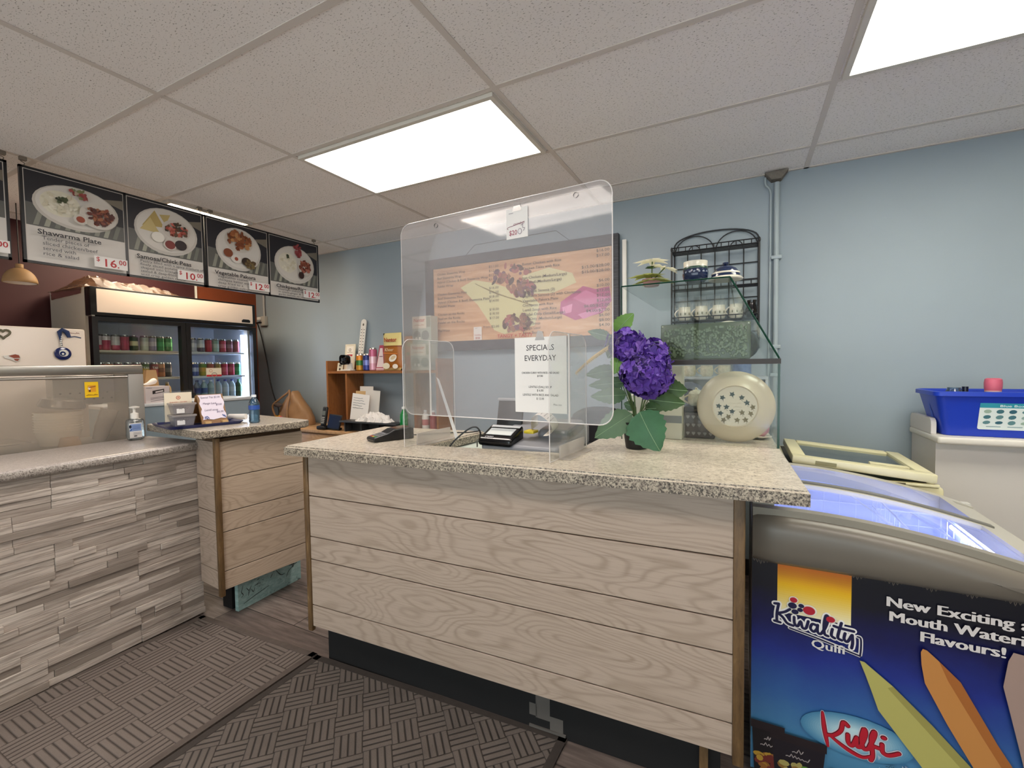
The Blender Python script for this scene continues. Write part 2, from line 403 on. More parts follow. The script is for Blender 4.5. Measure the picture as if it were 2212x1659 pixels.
# ------------------------------------------------------------------ setting
XL, XR, YB, YF = -4.76, 3.0, 3.159, -3.0
struct(MB().box(XL-0.1, YF-0.1, -0.1, XR+0.1, YB+0.1, 0).build('floor', M_PLANK, smooth=0))
struct(MB().box(XL-0.1, YB, 0, XR+0.1, YB+0.1, CEIL+0.1).build('wall_back', M_BLUE, smooth=0))
struct(MB().m(2).box(XL-0.1, YF, 0, XL, 0.1, CEIL+0.1).m(0).box(XL-0.1, 0.1, 0, XL, 2.545, CEIL+0.1).m(1).box(XL-0.1, 2.545, 0, XL, YB, CEIL+0.1).build('wall_left', [M_MAROON, M_RUST, M_CREAM], smooth=0))  # unseen front stretch made cream for the shield's reflection; back corner is rust brown
struct(MB().box(XR, YF, 0, XR+0.1, YB, CEIL+0.1).build('wall_right', M_CREAM, smooth=0))
WX0, WX1, WZ0, WZ1 = -3.6, 2.4, 0.25, 2.3                # unseen window behind the camera, added to let in fill light
struct(MB().box(XL-0.1, YF-0.1, 0, WX0, YF, CEIL+0.1).box(WX1, YF-0.1, 0, XR+0.1, YF, CEIL+0.1).box(WX0, YF-0.1, 0, WX1, YF, WZ0).box(WX0, YF-0.1, WZ1, WX1, YF, CEIL+0.1).build('wall_front', M_CREAM, smooth=0))
wn = struct(MB().box(WX0, YF-0.07, WZ0, WX1, YF-0.064, WZ1).build('added_window_1', clear('added window glass', '#f2f6f5', 0.0, refl=1.0), smooth=0))
fb = MB()
for i in range(5): fb.box(WX0+(WX1-WX0)*i/4-0.03, YF-0.09, WZ0, WX0+(WX1-WX0)*i/4+0.03, YF-0.03, WZ1)
fb.build('added_window_frame', mat('added window frame grey', '#77797b', 0.4), wn, smooth=0)
struct(MB().box(XL+0.0005, 2.537, 1.2, XL+0.012, 2.553, CEIL-0.03).build('trim_2', M_WHITE, smooth=0))
T = 0.6096; GX0, GY0 = -2.120, 1.026
struct(MB().box(XL-0.1, YF-0.1, CEIL, XR+0.1, YB+0.1, CEIL+0.1).build('ceiling', M_TILE, smooth=0))
g = MB()
for i in range(-3, 6):
    x = GX0+2*T*i
    if XL+0.02 < x < XR-0.02: g.box(x-0.012, YF, CEIL-0.004, x+0.012, YB, CEIL-0.0005)
for j in range(-7, 5):
    y = GY0+T*j
    if YF+0.02 < y < YB-0.02: g.box(XL, y-0.012, CEIL-0.0035, XR, y+0.012, CEIL-0.0003)
g.box(XL, YB-0.02, CEIL-0.004, XR, YB-0.0005, CEIL-0.0003)
struct(g.build('trim_1', M_GRID, smooth=0))
struct(MB().box(XL, YB-0.012, 0, XR, YB-0.0005, 0.1).build('baseboard_back', mat('dark vinyl base', '#2b2522', 0.5), smooth=0))

LENS = {}
def ceiling_light(gx, gy, label, col='#fff6ec', k=1.0):
    x0, x1 = GX0+2*T*gx+0.02, GX0+2*T*(gx+1)-0.02; y0, y1 = GY0+T*gy+0.02, GY0+T*(gy+1)-0.02
    t = thing('ceiling_light', label, 'ceiling light', ((x0+x1)/2, (y0+y1)/2, CEIL-0.022), 'recessed fluorescent ceiling panels')
    f = MB(); e = 0.022; zb, zt = CEIL-0.018, CEIL-0.0005
    f.box(x0, y0, zb, x1, y0+e, zt).box(x0, y1-e, zb, x1, y1, zt).box(x0, y0+e, zb, x0+e, y1-e, zt).box(x1-e, y0+e, zb, x1, y1-e, zt)
    f.build('frame', mat('white enamel frame', '#d8d2c8', 0.4), t, smooth=0)
    if (col, k) not in LENS: LENS[(col, k)] = m_lens(LAMP*k, col)
    MB().box(x0+e, y0+e, CEIL-0.012, x1-e, y1-e, CEIL-0.006).build('diffuser', LENS[(col, k)], t, smooth=0)
    return t
ceiling_light(0, 1, 'bright recessed ceiling panel in the middle, above the acrylic counter shield', '#fff3e9')
ceiling_light(2, 1, 'recessed ceiling panel cut off by the top right corner of the photo', '#fdfbea')
ceiling_light(-2, 1, 'recessed ceiling panel half hidden behind the hanging food menu signs', '#ffeccf')
for gx in (-2, 0, 2):
    for gy in (-2,):
        if gx == -2: continue
        ceiling_light(gx, gy, 'recessed ceiling panel nearer the room front, outside the photo', '#fff4ea')

# floor mats
def rug(name, label, pts, m, border):
    t = thing(name, label, 'mat', (sum(p[0] for p in pts)/4, sum(p[1] for p in pts)/4, 0))
    MB().prism([(p[0], p[1]) for p in pts], (0, 0, 0.0005), (1, 0, 0), (0, 1, 0), 0.007).build('carpet', m, t, smooth=0)
    c = Vector((sum(p[0] for p in pts)/4, sum(p[1] for p in pts)/4, 0)); e = MB()
    for i in range(4):
        a = Vector((pts[i][0], pts[i][1], 0)); b = Vector((pts[(i+1) % 4][0], pts[(i+1) % 4][1], 0)); d = (b-a).normalized(); nn = Vector((-d.y, d.x, 0))*0.03
        q = [a, b, b+nn-d*0.0, a+nn]; e.prism([(p.x, p.y) for p in q], (0, 0, 0.0004), (1, 0, 0), (0, 1, 0), 0.0085)
    e.build('border', border, t, smooth=0)
M_BORD = mat('dark rubber border', '#3d3632', 0.8, bump=0.4, bscale=300, var=0.25, vscale=30)
rug('floor_mat', 'worn grey brown mat with square ribbed blocks along the wood strip counter', [(-2.66, -0.9), (-1.775, -0.9), (-1.762, 1.405), (-2.60, 1.36)], M_RUG1, mat('brown rubber border', '#5b514b', 0.8, bump=0.4, bscale=300, var=0.3, vscale=30))
rug('floor_mat', 'darker diagonal basketweave mat in front of the main service counter', [(-1.758, -0.9), (-0.60, -0.9), (-0.549, 1.475), (-1.752, 1.398)], M_RUG2, M_BORD)

# ------------------------------------------------------------------ main counter (built in its own frame, turned 2.6 degrees)
A1 = 0.046; MCF = rot((-1.709, 1.337, 0), A1)
ctr = thing('service_counter', 'pale oak plank counter with speckled granite top in the centre', 'counter', MCF @ Vector((0.85, 0.3, 0)))
ZP = [0.191, 0.290, 0.496, 0.598, 0.780, 0.970]
def planks(b, x0, x1, y0, y1, along='x'):
    for a, c in zip(ZP[:-1], ZP[1:]):
        b.box(x0, y0, a+0.0022, x1, y1, c-0.0022, 0.0012, 1)
b = MB(MCF); planks(b, 0.012, 1.69, 0, 0.012); b.build('front_panel', M_OAK, ctr)
MB(MCF).box(0.0, 0.0125, 0.19, 1.70, 0.03, 0.97).build('backing_board', mat('groove brown', '#5d4630', 0.8), ctr, smooth=0)
b = MB(MCF); planks(b, 1.70, 1.712, 0.012, 0.9); b.build('end_panel', M_OAK, ctr)
b = MB(MCF); planks(b, -0.012, 0.0, 0.012, 0.55); b.build('end_panel', M_OAK, ctr)
MB(MCF).box(-0.014, -0.006, 0.17, 0.012, 0.014, 0.97, 0.004).build('corner_moulding', M_BROWN, ctr)
MB(MCF).box(1.69, -0.006, 0.17, 1.72, 0.02, 0.97, 0.004).build('corner_moulding', M_BROWN, ctr)
MB(MCF).box(0.02, 0.075, 0.001, 1.66, 0.55, 0.19).build('toe_kick', M_KICK, ctr, smooth=0)
MB(MCF).box(1.60, 0.055, 0.001, 1.625, 0.08, 0.19).build('foot', M_BROWN, ctr, smooth=0)
out = [(-0.04, -0.077), (1.862, -0.077), (1.872, 1.70), (1.23, 1.70), (1.145, 0.19), (0.527, 0.15), (0.585, 0.585), (-0.04, 0.565)]
bm = bmesh.new(); vv = [bm.verts.new((x, y, 0.971)) for x, y in out]; f = bm.faces.new(vv)
r = bmesh.ops.extrude_face_region(bm, geom=[f]); bmesh.ops.translate(bm, vec=(0, 0, 0.04), verts=[e for e in r['geom'] if isinstance(e, bmesh.types.BMVert)])
bmesh.ops.recalc_face_normals(bm, faces=bm.faces)
bmesh.ops.bevel(bm, geom=[e for e in bm.edges if abs(e.verts[0].co.z-e.verts[1].co.z) < 1e-5 and e.verts[0].co.z > 1.0], offset=0.007, segments=3, affect='EDGES')
top = MB(MCF); top.bm(bm)
for i, fc in enumerate(top.f):
    q = [top.v[k] for k in fc]; nz = (q[1]-q[0]).cross(q[2]-q[0]).normalized().z
    top.mi[i] = 0 if nz > 0.3 else 1
top.build('worktop', [M_GRAN, M_GRANE], ctr, smooth=0.9)
MB(MCF).box(0.50, 0.165, 0.945, 1.24, 0.66, 0.965).build('till_shelf', mat('pale green white shelf', '#cdd8cf', 0.25), ctr, smooth=0)
MB(MCF).box(0.55, 0.66, 0.2, 1.22, 0.68, 0.93).build('inner_panel', mat('white inner board', '#d8d6d0', 0.5), ctr, smooth=0)
tp = tag(MB(MCF).box(1.045, 0.0735, 0.05, 1.10, 0.0746, 0.187).box(1.02, 0.0735, 0.055, 1.05, 0.0745, 0.10).box(1.10, 0.0735, 0.006, 1.15, 0.0745, 0.07).box(1.02, 0.069, 0.0115, 1.16, 0.0745, 0.02).build('duct_tape', mat('grey duct tape', '#5f5b57', 0.5, bump=0.5, bscale=60), smooth=0), 'torn grey tape stuck on the black toe kick under the main counter', 'tape')

# ------------------------------------------------------------------ middle counter (end of the aisle)
A2 = -0.10; MD = rot((-2.392, 1.345, 0), A2)           # local y runs along its front, local -x goes inwards
mid = thing('side_counter', 'pale oak counter with granite top on a scuffed teal base block', 'counter', MD @ Vector((-0.3, 0.25, 0)))
b = MB(MD); planks(b, -0.012, 0, 0.014, 0.47); b.build('front_panel', M_OAK2, mid)
b = MB(MD); planks(b, -0.225, -0.014, 0, 0.012); b.build('side_panel', M_OAK, mid)
MB(MD).box(-0.21, 0.0125, 0.19, -0.0125, 0.47, 0.984).build('backing_board', mat('groove brown', '#5d4630', 0.8), mid, smooth=0)
MB(MD).box(-0.014, -0.012, 0.165, 0.014, 0.014, 0.99, 0.006).build('corner_moulding', M_BROWN, mid)
b = MB(); b.box(-2.615, 1.475, 0.001, -2.53, 1.89, 0.188); b.build('plinth', M_KICK, mid, smooth=0)
t = NT('scratched teal paint', 0.6); n = t.noise(t.mapping((6, 30, 60)), 1.0, 5, 0.7); n2 = t.noise(t.tc.outputs['Object'], 14, 4, 0.7)
t.col(t.mix(t.ramp(n2, [(0.3, 0.8), (0.42, 0.0)]), t.ramp(n, [(0.3, '#7d9f9c'), (0.6, '#a3bfbb'), (0.8, '#bfd4cf')]), '#1c2726'))
teal = MB().add([(-2.472,1.474,0.002),(-2.502,1.893,0.002),(-2.502,1.893,0.186),(-2.472,1.474,0.186),(-2.497,1.472,0.002),(-2.527,1.891,0.002),(-2.527,1.891,0.186),(-2.497,1.472,0.186)], [(0,1,2,3),(7,6,5,4),(4,0,3,7),(1,5,6,2),(3,2,6,7),(0,4,5,1)]).build('kick_board', t.m, mid, smooth=0)
a = Art((-2.472, 1.474, 0.002), (-0.03, 0.419, 0), (0, 0, 1))
random.seed(3)
for pts in ([(0.03, 0.13), (0.02, 0.10), (0.03, 0.08), (0.018, 0.07)], [(0.05, 0.11), (0.065, 0.09), (0.08, 0.11)], [(0.065, 0.09), (0.06, 0.06)], [(0.08, 0.09), (0.09, 0.07), (0.10, 0.09)], [(0.1, 0.10), (0.125, 0.105)], [(0.115, 0.125), (0.13, 0.13)],
            [(0.03, 0.03), (0.1, 0.045), (0.19, 0.06)], [(0.24, 0.13), (0.27, 0.09), (0.3, 0.085)], [(0.31, 0.06), (0.33, 0.09), (0.37, 0.11)], [(0.33, 0.12), (0.39, 0.115)], [(0.35, 0.13), (0.36, 0.1), (0.37, 0.14)], [(0.2, 0.1), (0.215, 0.12)]):
    a.stroke(pts, 0.004, '#141c1c', 4, taper=True)
a.build('scratches', teal)
o8 = [(-2.372, 1.262), (-2.262, 1.775), (-2.29, 1.82), (-2.95, 1.90), (-3.02, 1.325)]
tm = MB().m(1).prism([(p[0], p[1]) for p in o8], (0, 0, 0.996), (1, 0, 0), (0, 1, 0), 0.04); tm.mi[1] = 0
mt = tm.build('worktop', [M_GRAN, M_GRANE], mid, smooth=0)
bv = mt.modifiers.new('round', 'BEVEL'); bv.width = 0.006; bv.segments = 2

# ------------------------------------------------------------------ left counter clad in wood strips
LCF = rot((-2.631, 1.385, 0), 0.053)                   # local -y runs along the front towards the viewer
lc = thing('clad_counter', 'counter clad in grey wood strips with grey granite top at left', 'counter', LCF @ Vector((-0.25, -0.9, 0)))
random.seed(11); b = MB(LCF); z = 0.012; H0 = 0.912; NR = 30; rh = (H0-z)/NR
for r in range(NR):
    y = 0.0; tile = r//5; off = 0.0 if tile % 2 == 0 else 0.3
    while y > -1.95:
        L = random.choice((0.12, 0.2, 0.26, 0.34, 0.42)); y1 = max(y-L, -1.95)
        for k in range(9):                              # tile joints every 0.6 m break the strips
            j = -(off*1.0+0.3+0.6*k)
            if y1 < j < y-0.02: y1 = j; break
        dp = random.choice((0.0, 0.003, 0.006, 0.009)); hh = rh
        b.box(-0.012, y1+0.0006, z+r*rh+0.0004, dp, y-0.0006, z+(r+1)*rh-0.0004, 0.0010, 1)
        y = y1
b.build('strip_cladding', M_LEDGE, lc, smooth=0)
MB(LCF).box(-0.45, -1.95, 0.001, -0.013, 0.0, 0.914).build('carcass', mat('dark carcass board', '#4b423c', 0.7), lc, smooth=0)
tm = MB(LCF); prof = [(-0.475, 0.0), (-0.475, 0.041), (0.02, 0.041), (0.03, 0.039), (0.036, 0.033), (0.038, 0.024), (0.038, 0.010), (0.034, 0.002), (0.026, 0.0)]
tm.m(1).prism([(x, zz) for x, zz in prof], (0, 0.012, 0.914), (1, 0, 0), (0, 0, 1), -1.96)
t0 = MB(LCF)
# extrude the rounded profile along local y
n = len(prof); t0.add([(x, 0.012, 0.914+zz) for x, zz in prof]+[(x, -1.95, 0.914+zz) for x, zz in prof], [])
for i in range(n):
    j = (i+1) % n; t0.cur = 0 if prof[i][1] > 0.03 and prof[j][1] > 0.03 else 1
    t0.f.append([i, j, n+j, n+i]); t0.mi.append(t0.cur)
t0.f.append(list(range(n-1, -1, -1))); t0.mi.append(1); t0.f.append(list(range(n, 2*n))); t0.mi.append(1)
t0.build('worktop', [M_GRAN2, M_GRAN2E], lc, smooth=0.9)
# ------------------------------------------------------------------ hanging food menu signs (over the prep counter)
M_SIGNB = mat('sign black frame', '#15171c', 0.35); M_HOOK = mat('dull hook metal', '#8c857c', 0.4, 0.8)
SX = -3.335
def food(a, kind, x, y, w, h):
    # a dark photo with a plate of food: everything is printed on the sign's face
    a.rect(x, y, w, h, '#23242c'); random.seed(kind*7+1)
    a.poly([(x, y), (x+w, y), (x+w, y+0.30*h), (x, y+0.42*h)], '#5e5f5c')
    for i in range(9):
        q = x+w*(0.06+0.1*i); a.poly([(q, y+0.02*h), (q+0.05*w, y+0.02*h), (q+0.10*w, y+0.28*h), (q+0.055*w, y+0.30*h)], ['#8d8f84', '#a5a697', '#777a72'][i % 3])
    a.poly([(x+0.74*w, y+0.78*h), (x+w, y+0.66*h), (x+w, y+0.86*h)], '#7b7468')
    ox, oy = x+w*0.5, y+h*0.50
    E = lambda dx, dy, rx, ry, c, wob=0.0, ang=0.0: a.ell(ox+dx*w, oy+dy*h, rx*w, ry*h, c, ang, 30, wob=wob)
    def bits(dx, dy, rx, ry, cols, n, s):
        for i in range(n):
            t = random.random()*2*PI; q = math.sqrt(random.random())
            E(dx+rx*q*math.cos(t), dy+ry*q*math.sin(t), s*(0.6+random.random()), s*(0.6+random.random())*w/h, cols[i % len(cols)], 0.5, random.random()*3)
    if kind == 1:
        E(0, -0.03, 0.44, 0.42, '#c9c4bd'); E(0, -0.01, 0.41, 0.385, '#dcd8d2')
        E(-0.17, 0.0, 0.20, 0.24, '#e3dfcd'); bits(-0.17, 0.0, 0.18, 0.2, ['#ece8d8', '#d9d3bc'], 40, 0.02); bits(-0.17, 0.08, 0.05, 0.06, ['#2f3a24', '#46502f'], 14, 0.015)
        bits(0.02, 0.27, 0.1, 0.08, ['#8c3b3a', '#7c8257', '#c9b9a0', '#a34a45'], 22, 0.02); E(0.2, -0.1, 0.2, 0.25, '#d5d0c8')
        bits(0.2, -0.09, 0.15, 0.17, ['#6b2f22', '#8a4630', '#54231a', '#a0623f'], 60, 0.022); E(0.0, -0.24, 0.07, 0.1, '#d0cbc2'); E(0.0, -0.24, 0.045, 0.06, '#9a4427')
    elif kind == 2:
        E(0, -0.02, 0.43, 0.46, '#c9c5bf'); E(0, 0, 0.40, 0.42, '#dad6d0')
        a.poly([(ox-0.33*w, oy+0.02*h), (ox-0.16*w, oy+0.36*h), (ox-0.04*w, oy+0.06*h)], '#b7a163'); a.poly([(ox-0.36*w, oy-0.06*h), (ox-0.22*w, oy+0.2*h), (ox-0.1*w, oy-0.08*h)], '#cdbb81'); a.poly([(ox-0.1*w, oy+0.3*h), (ox+0.05*w, oy+0.34*h), (ox-0.02*w, oy+0.12*h)], '#c2ae73')
        E(0.13, 0.06, 0.2, 0.2, '#d3cdc6'); bits(0.13, 0.06, 0.15, 0.14, ['#a44a3c', '#5b4230', '#3d3326', '#c4695a'], 50, 0.022)
        E(-0.14, -0.16, 0.085, 0.1, '#efece4'); E(0.02, -0.27, 0.09, 0.11, '#cfc8c0'); E(0.02, -0.27, 0.07, 0.085, '#7e2f2a'); E(0.17, -0.24, 0.085, 0.1, '#2c1f22')
    elif kind == 3:
        E(0.0, -0.02, 0.38, 0.46, '#cfcbc6'); E(0, 0.0, 0.35, 0.42, '#dcd9d4'); E(0.0, 0.16, 0.24, 0.24, '#d2cdc5')
        bits(0.0, 0.17, 0.2, 0.18, ['#a8683f', '#7c4123', '#c08a58', '#8f5230'], 60, 0.03)
        E(-0.2, -0.14, 0.075, 0.09, '#84462a'); E(-0.07, -0.24, 0.085, 0.09, '#e4e0da'); E(-0.07, -0.24, 0.03, 0.04, '#a8503a'); E(0.1, -0.26, 0.08, 0.09, '#33261f'); bits(0.17, -0.3, 0.09, 0.09, ['#5e4a31', '#7b6a44'], 24, 0.022)
    else:
        E(0.0, -0.05, 0.42, 0.42, '#cfcbc4'); E(0, -0.03, 0.39, 0.38, '#dad6cf'); E(-0.15, -0.03, 0.19, 0.22, '#e2decf'); bits(-0.15, -0.03, 0.17, 0.18, ['#ece8d8', '#d9d3bc'], 30, 0.02)
        bits(-0.16, 0.1, 0.03, 0.03, ['#38422b'], 6, 0.02); bits(0.06, 0.3, 0.08, 0.12, ['#8a3438', '#9f4a4c'], 14, 0.03); E(0.2, -0.05, 0.16, 0.2, '#d4cec6')
        bits(0.2, -0.05, 0.12, 0.14, ['#8a4a38', '#6d3527', '#b06a58'], 40, 0.025); E(0.1, -0.27, 0.06, 0.08, '#3a2420')
def poster(sign, y0, y1, zw, kind, title, lines, price, tw, lw, ls, px, pw):
    z0, z1 = 1.926, 2.400; xx = SX+0.011
    MB().box(SX+0.001, y0, z0, xx, y1, z1).build('poster', mat('poster stock', '#d6d2cd', 0.45), sign, smooth=0)
    a = Art((xx, y0, z0), (0, 1, 0), (0, 0, 1)); W = y1-y0; H = z1-z0
    food(a, kind, 0.004, zw-z0, W-0.008, z1-zw-0.004)
    if title: a.text(title, 0.035, zw-z0-0.045, 0.036, '#2a2a2e', 0.02, width=tw*1.06)
    for i, t in enumerate(lines): a.text(t, 0.052, zw-z0-0.045-ls*(i+1), ls*0.98, '#4c4c50', 0.006, width=min(lw*1.08*len(t), W-0.06) if lw else None)
    if price:
        a.rect(px-0.008, 0.012, pw+0.016, 0.062, '#efecea'); a.text(price[0], px, 0.045, 0.034, '#b9232c', 0.012); a.text(price[1], px+0.2*pw, 0.020, 0.062, '#b9232c', 0.015, width=pw*0.48); a.text('.', px+pw*0.69, 0.02, 0.055, '#b9232c', 0.012); a.text('00', px+0.75*pw, 0.04, 0.04, '#b9232c', 0.012, width=pw*0.26)
    a.build('printed_dish', sign, 0.45)
def menu_sign(y0, y1, label, hooks):
    s = thing('hanging_menu_sign', label, 'menu sign', (SX, (y0+y1)/2, 1.917), 'food menu signs hanging from the ceiling')
    b = MB(); e = 0.012; x0, x1 = SX-0.006, SX+0.013
    b.box(x0, y0, 1.914, x1, y1, 1.914+e).box(x0, y0, 2.412-e, x1, y1, 2.412).box(x0, y0, 1.914, x1, y0+e, 2.412).box(x0, y1-e, 1.914, x1, y1, 2.412)
    m = (y0+y1)/2; b.box(x0, m-0.007, 1.914, x1, m+0.007, 2.412).box(x0, y0+e, 1.914+e, SX, y1-e, 2.412-e)
    b.build('frame', M_SIGNB, s, smooth=0)
    for y in hooks:
        pts = [(SX, y, 2.461), (SX, y, 2.45), (SX+0.008, y+0.008, 2.443), (SX+0.004, y-0.01, 2.434), (SX, y+0.006, 2.426), (SX, y, 2.41)]
        h = MB().tube(spline(pts, 5), 0.0022, 6); h.box(SX-0.012, y-0.014, 2.438, SX+0.012, y+0.014, CEIL-0.004, 0.003); h.build('hook', M_HOOK, s)
    return s
s1 = menu_sign(0.955, 1.846, 'hanging sign with the Shawarma Plate and Samosa/Chick Peas dishes', (0.975, 1.83))
poster(s1, 0.967, 1.394, 2.112, 1, 'Shawarma Plate', ['Tender pieces of', 'sliced chicken/beef', 'served with', 'rice & salad'], ('$', '16'), 0.25, 0.0112, 0.027, 0.272, 0.14)
poster(s1, 1.408, 1.834, 2.078, 2, 'Samosa/Chick Peas', ['Pastry filled with a spicy mixture of', 'finely sliced potatoes', 'shaped into triangles,', 'sealed & deep-fried', 'until crisp golden colour'], ('$', '10'), 0.29, 0.0095, 0.0205, 0.265, 0.145)
s2 = menu_sign(1.852, 2.792, 'hanging sign with the Vegetable Pakora and Chickpeas/Rice dishes', (1.90, 2.76))
poster(s2, 1.864, 2.314, 2.060, 3, 'Vegetable Pakora', ['Vegetables coated in a', 'chickpea batter and', 'deep fried to a', 'crisp golden colour'], ('$', '12'), 0.28, 0.0112, 0.022, 0.285, 0.15)
poster(s2, 2.330, 2.780, 2.036, 4, 'Chickpeas/Rice', ['Overnight soaked chickpeas cooked', 'in onion,ginger &', 'garlic masala served', 'with rice and salad'], ('$', '12'), 0.26, 0.0112, 0.02, 0.29, 0.15)
s3 = menu_sign(0.02, 0.912, 'hanging menu sign cut off by the left edge of the photo', (0.90,))
poster(s3, 0.034, 0.458, 2.1, 3, '', [], ('$', '16'), 0.2, 0, 0.025, 0.27, 0.14)
poster(s3, 0.474, 0.90, 2.12, 1, '', [], ('$', '10'), 0.1, 0, 0.025, 0.262, 0.155)

# ------------------------------------------------------------------ glass door drinks fridge
FX = -4.08
fr = thing('drinks_fridge', 'tall black framed two door drinks fridge with a blank lit header', 'fridge', (-4.41, 2.1, 0))
M_SIDE = mat('off white fridge side', '#c9c0b2', 0.45, var=0.05); M_FBLK = mat('fridge black frame', '#0d0d10', 0.35)
M_FIN = mat('fridge white liner', '#c9cfd6', 0.4)
y0, y1, zt = 1.492, 2.70, 1.94
c = MB(); c.box(-4.74, y0, 0.02, -4.17, y0+0.03, zt).box(-4.74, y1-0.03, 0.02, -4.17, y1, zt).box(-4.74, y0+0.03, zt-0.03, -4.17, y1-0.03, zt).box(-4.74, y0+0.03, 0.02, -4.17, y1-0.03, 0.35)
c.build('cabinet', M_SIDE, fr, smooth=0)
MB().box(-4.735, y0+0.03, 0.35, -4.70, y1-0.03, zt-0.03).box(-4.70, y0+0.0305, 0.35, -4.22, y0+0.034, 1.74).box(-4.70, y1-0.034, 0.35, -4.22, y1-0.0305, 1.74).box(-4.70, y0+0.034, 1.735, -4.22, y1-0.034, 1.74).build('liner', M_FIN, fr, smooth=0)
b = MB(); b.box(-4.17, y0, 1.735, FX-0.004, y1, zt, 0.006).build('header_frame', M_FBLK, fr)
hd = MB().box(FX-0.006, y0+0.035, 1.760, FX, y1-0.03, 1.926, 0.003).build('header_sign', mat('lit header panel', '#f2dcc8', 0.25, emit='#f6dcc6', es=0.16, coat=0.3), fr)
MB().prism([(0, 0), (0.075, 0), (0.078, 0.018), (0.065, 0.028), (0.013, 0.028), (0, 0.018)], (FX+0.0002, 2.565, 1.768), (0, 1, 0), (0, 0, 1), 0.003).build('badge', M_BLACK, fr, smooth=0)
MB().box(-4.168, y0, 0.02, FX, y1, 0.33, 0.004).build('base_grille', M_FBLK, fr)
for k, (a0, a1) in enumerate(((y0+0.002, 2.094), (2.098, y1-0.002))):
    d = MB(); f = 0.042
    d.box(FX-0.05, a0, 0.34, FX, a1, 0.34+f).box(FX-0.05, a0, 1.728-0.03, FX, a1, 1.728).box(FX-0.05, a0, 0.34+f, FX, a0+f*0.8, 1.698).box(FX-0.05, a1-f*0.8, 0.34+f, FX, a1, 1.698)
    dd = d.build('door', M_FBLK, fr, smooth=0)
    MB().box(FX-0.03, a0+f*0.8, 0.34+f, FX-0.024, a1-f*0.8, 1.698).build('glass_pane', clear('fridge glass', '#f0f4f3', 0.02, '#8f8a86', 0.8), dd, smooth=0)
    yy = a1-0.03 if k == 0 else a0+0.03
    MB().box(FX, yy-0.012, 0.8, FX+0.025, yy+0.012, 1.15, 0.004).build('handle', M_FBLK, dd)
MB().box(FX-0.052, y0+0.002, 1.728, FX+0.002, y0+0.02, 1.738).build('hinge', mat('grey hinge', '#8f8c88', 0.4, 0.6), fr, smooth=0)
for z in (1.495, 1.285, 1.075, 0.8):
    for k, (a0, a1) in enumerate(((y0+0.05, 2.085), (2.115, y1-0.06))):
        MB().box(-4.66, a0, z-0.018, -4.18, a1, z, 0.003).build('shelf', mat('shelf enamel', '#d8cdbb' if k == 0 else '#d3dae4', 0.4), fr)
MB().cyl((-4.195, 2.106, 0.5), (-4.195, 2.106, 1.66), 0.008).build('led_or_fill_strip', mat('added warm fill tube', '#ffffff', 0.4, emit='#ffe2c4', es=9.0), fr)  # hidden warm tube, added to brighten the cans behind the left door
MB().cyl((-4.2, 2.635, 0.5), (-4.2, 2.635, 1.66), 0.012).build('led_or_fill_strip', mat('cool led tube', '#ffffff', 0.4, emit='#c9d8ff', es=22.0), fr)
ORD = ['first', 'second', 'third', 'fourth', 'fifth', 'sixth', 'seventh', 'eighth', 'ninth', 'tenth']
M_ALU = mat('brushed aluminium', '#c9c7c4', 0.25, 1.0)
def can(x, y, z, cols, label, group, r=0.031, h=0.118, txt=None, name='drink_can'):
    t = thing(name, label, 'drink can', (x, y, z), group); n = 20
    b = MB(); pr = [(r*0.8, 0), (r, 0.008), (r, h*0.32), (r, h*0.62), (r, h-0.014)]
    for i in range(4):
        b.m([0, 0, 1, 2][i]).lathe(pr[i:i+2], (x, y, z), n, cap=False)
    b.build('body', [mat('can paint', q, 0.28, 0.3) for q in (cols+cols)[:3]] if len(cols) > 1 else [mat('can paint', cols[0], 0.28, 0.3)]*3, t)
    MB().lathe([(r, h-0.014), (r*0.86, h-0.003), (r*0.86, h), (r*0.78, h), (r*0.76, h-0.004)], (x, y, z), n).build('lid', M_ALU, t)
    if txt:
        a = Art((x, y, z), (0, 1, 0), (0, 0, 1), warp=lambda p, q, hh: Vector((x+(r+hh)*math.cos(p/r), y+(r+hh)*math.sin(p/r), z+q)))
        a.text(txt, 0, h*0.55, 0.026, '#f2ead8', 0.02, 'C', width=0.042); a.build('lettering', t)
    return t
def bottle(x, y, z, r, h, mbody, mlab, mcap, label, cat='bottle', group=None, name='drink_bottle', neck=0.4, lab=(0.35, 0.6), ribs=0):
    t = thing(name, label, cat, (x, y, z), group); rn = r*neck; n = 20
    pr = [(r*0.85, 0), (r, 0.006)]
    if ribs:
        for i in range(ribs*2): pr.append((r*(0.94 if i % 2 else 1.0), 0.006+(h*lab[0]-0.006)*(i+1)/(ribs*2+1)))
    pr += [(r, h*lab[0]), (r, h*0.66), (r*0.9, h*0.74), (r*0.62, h*0.83), (rn, h*0.88), (rn, h*0.93)]
    MB().lathe(pr, (x, y, z), n).build('body', mbody, t)
    if mlab: MB().lathe([(r*1.015, h*lab[0]), (r*1.015, h*lab[1])], (x, y, z), n, cap=False).build('label_band', mlab, t)
    MB().lathe([(rn*1.15, h*0.92), (rn*1.15, h*0.99), (rn, h)], (x, y, z), n).build('cap', mcap, t)
    return t
def row(cols, pxs, shelf, side, z, x=-4.235, txt={}):
    for i, (cl, p) in enumerate(zip(cols, pxs)):
        y = 1.552+(p-212)*0.00305 if side == 'left' else 2.150+(p-414)*0.00436
        can(x, y, z, cl[1:], '%s drink can, %s from left, %s shelf, %s fridge door' % (cl[0], ORD[i], shelf, side), 'drinks in the glass door fridge', txt=txt.get(i), r=0.0285 if side == 'left' else 0.029)
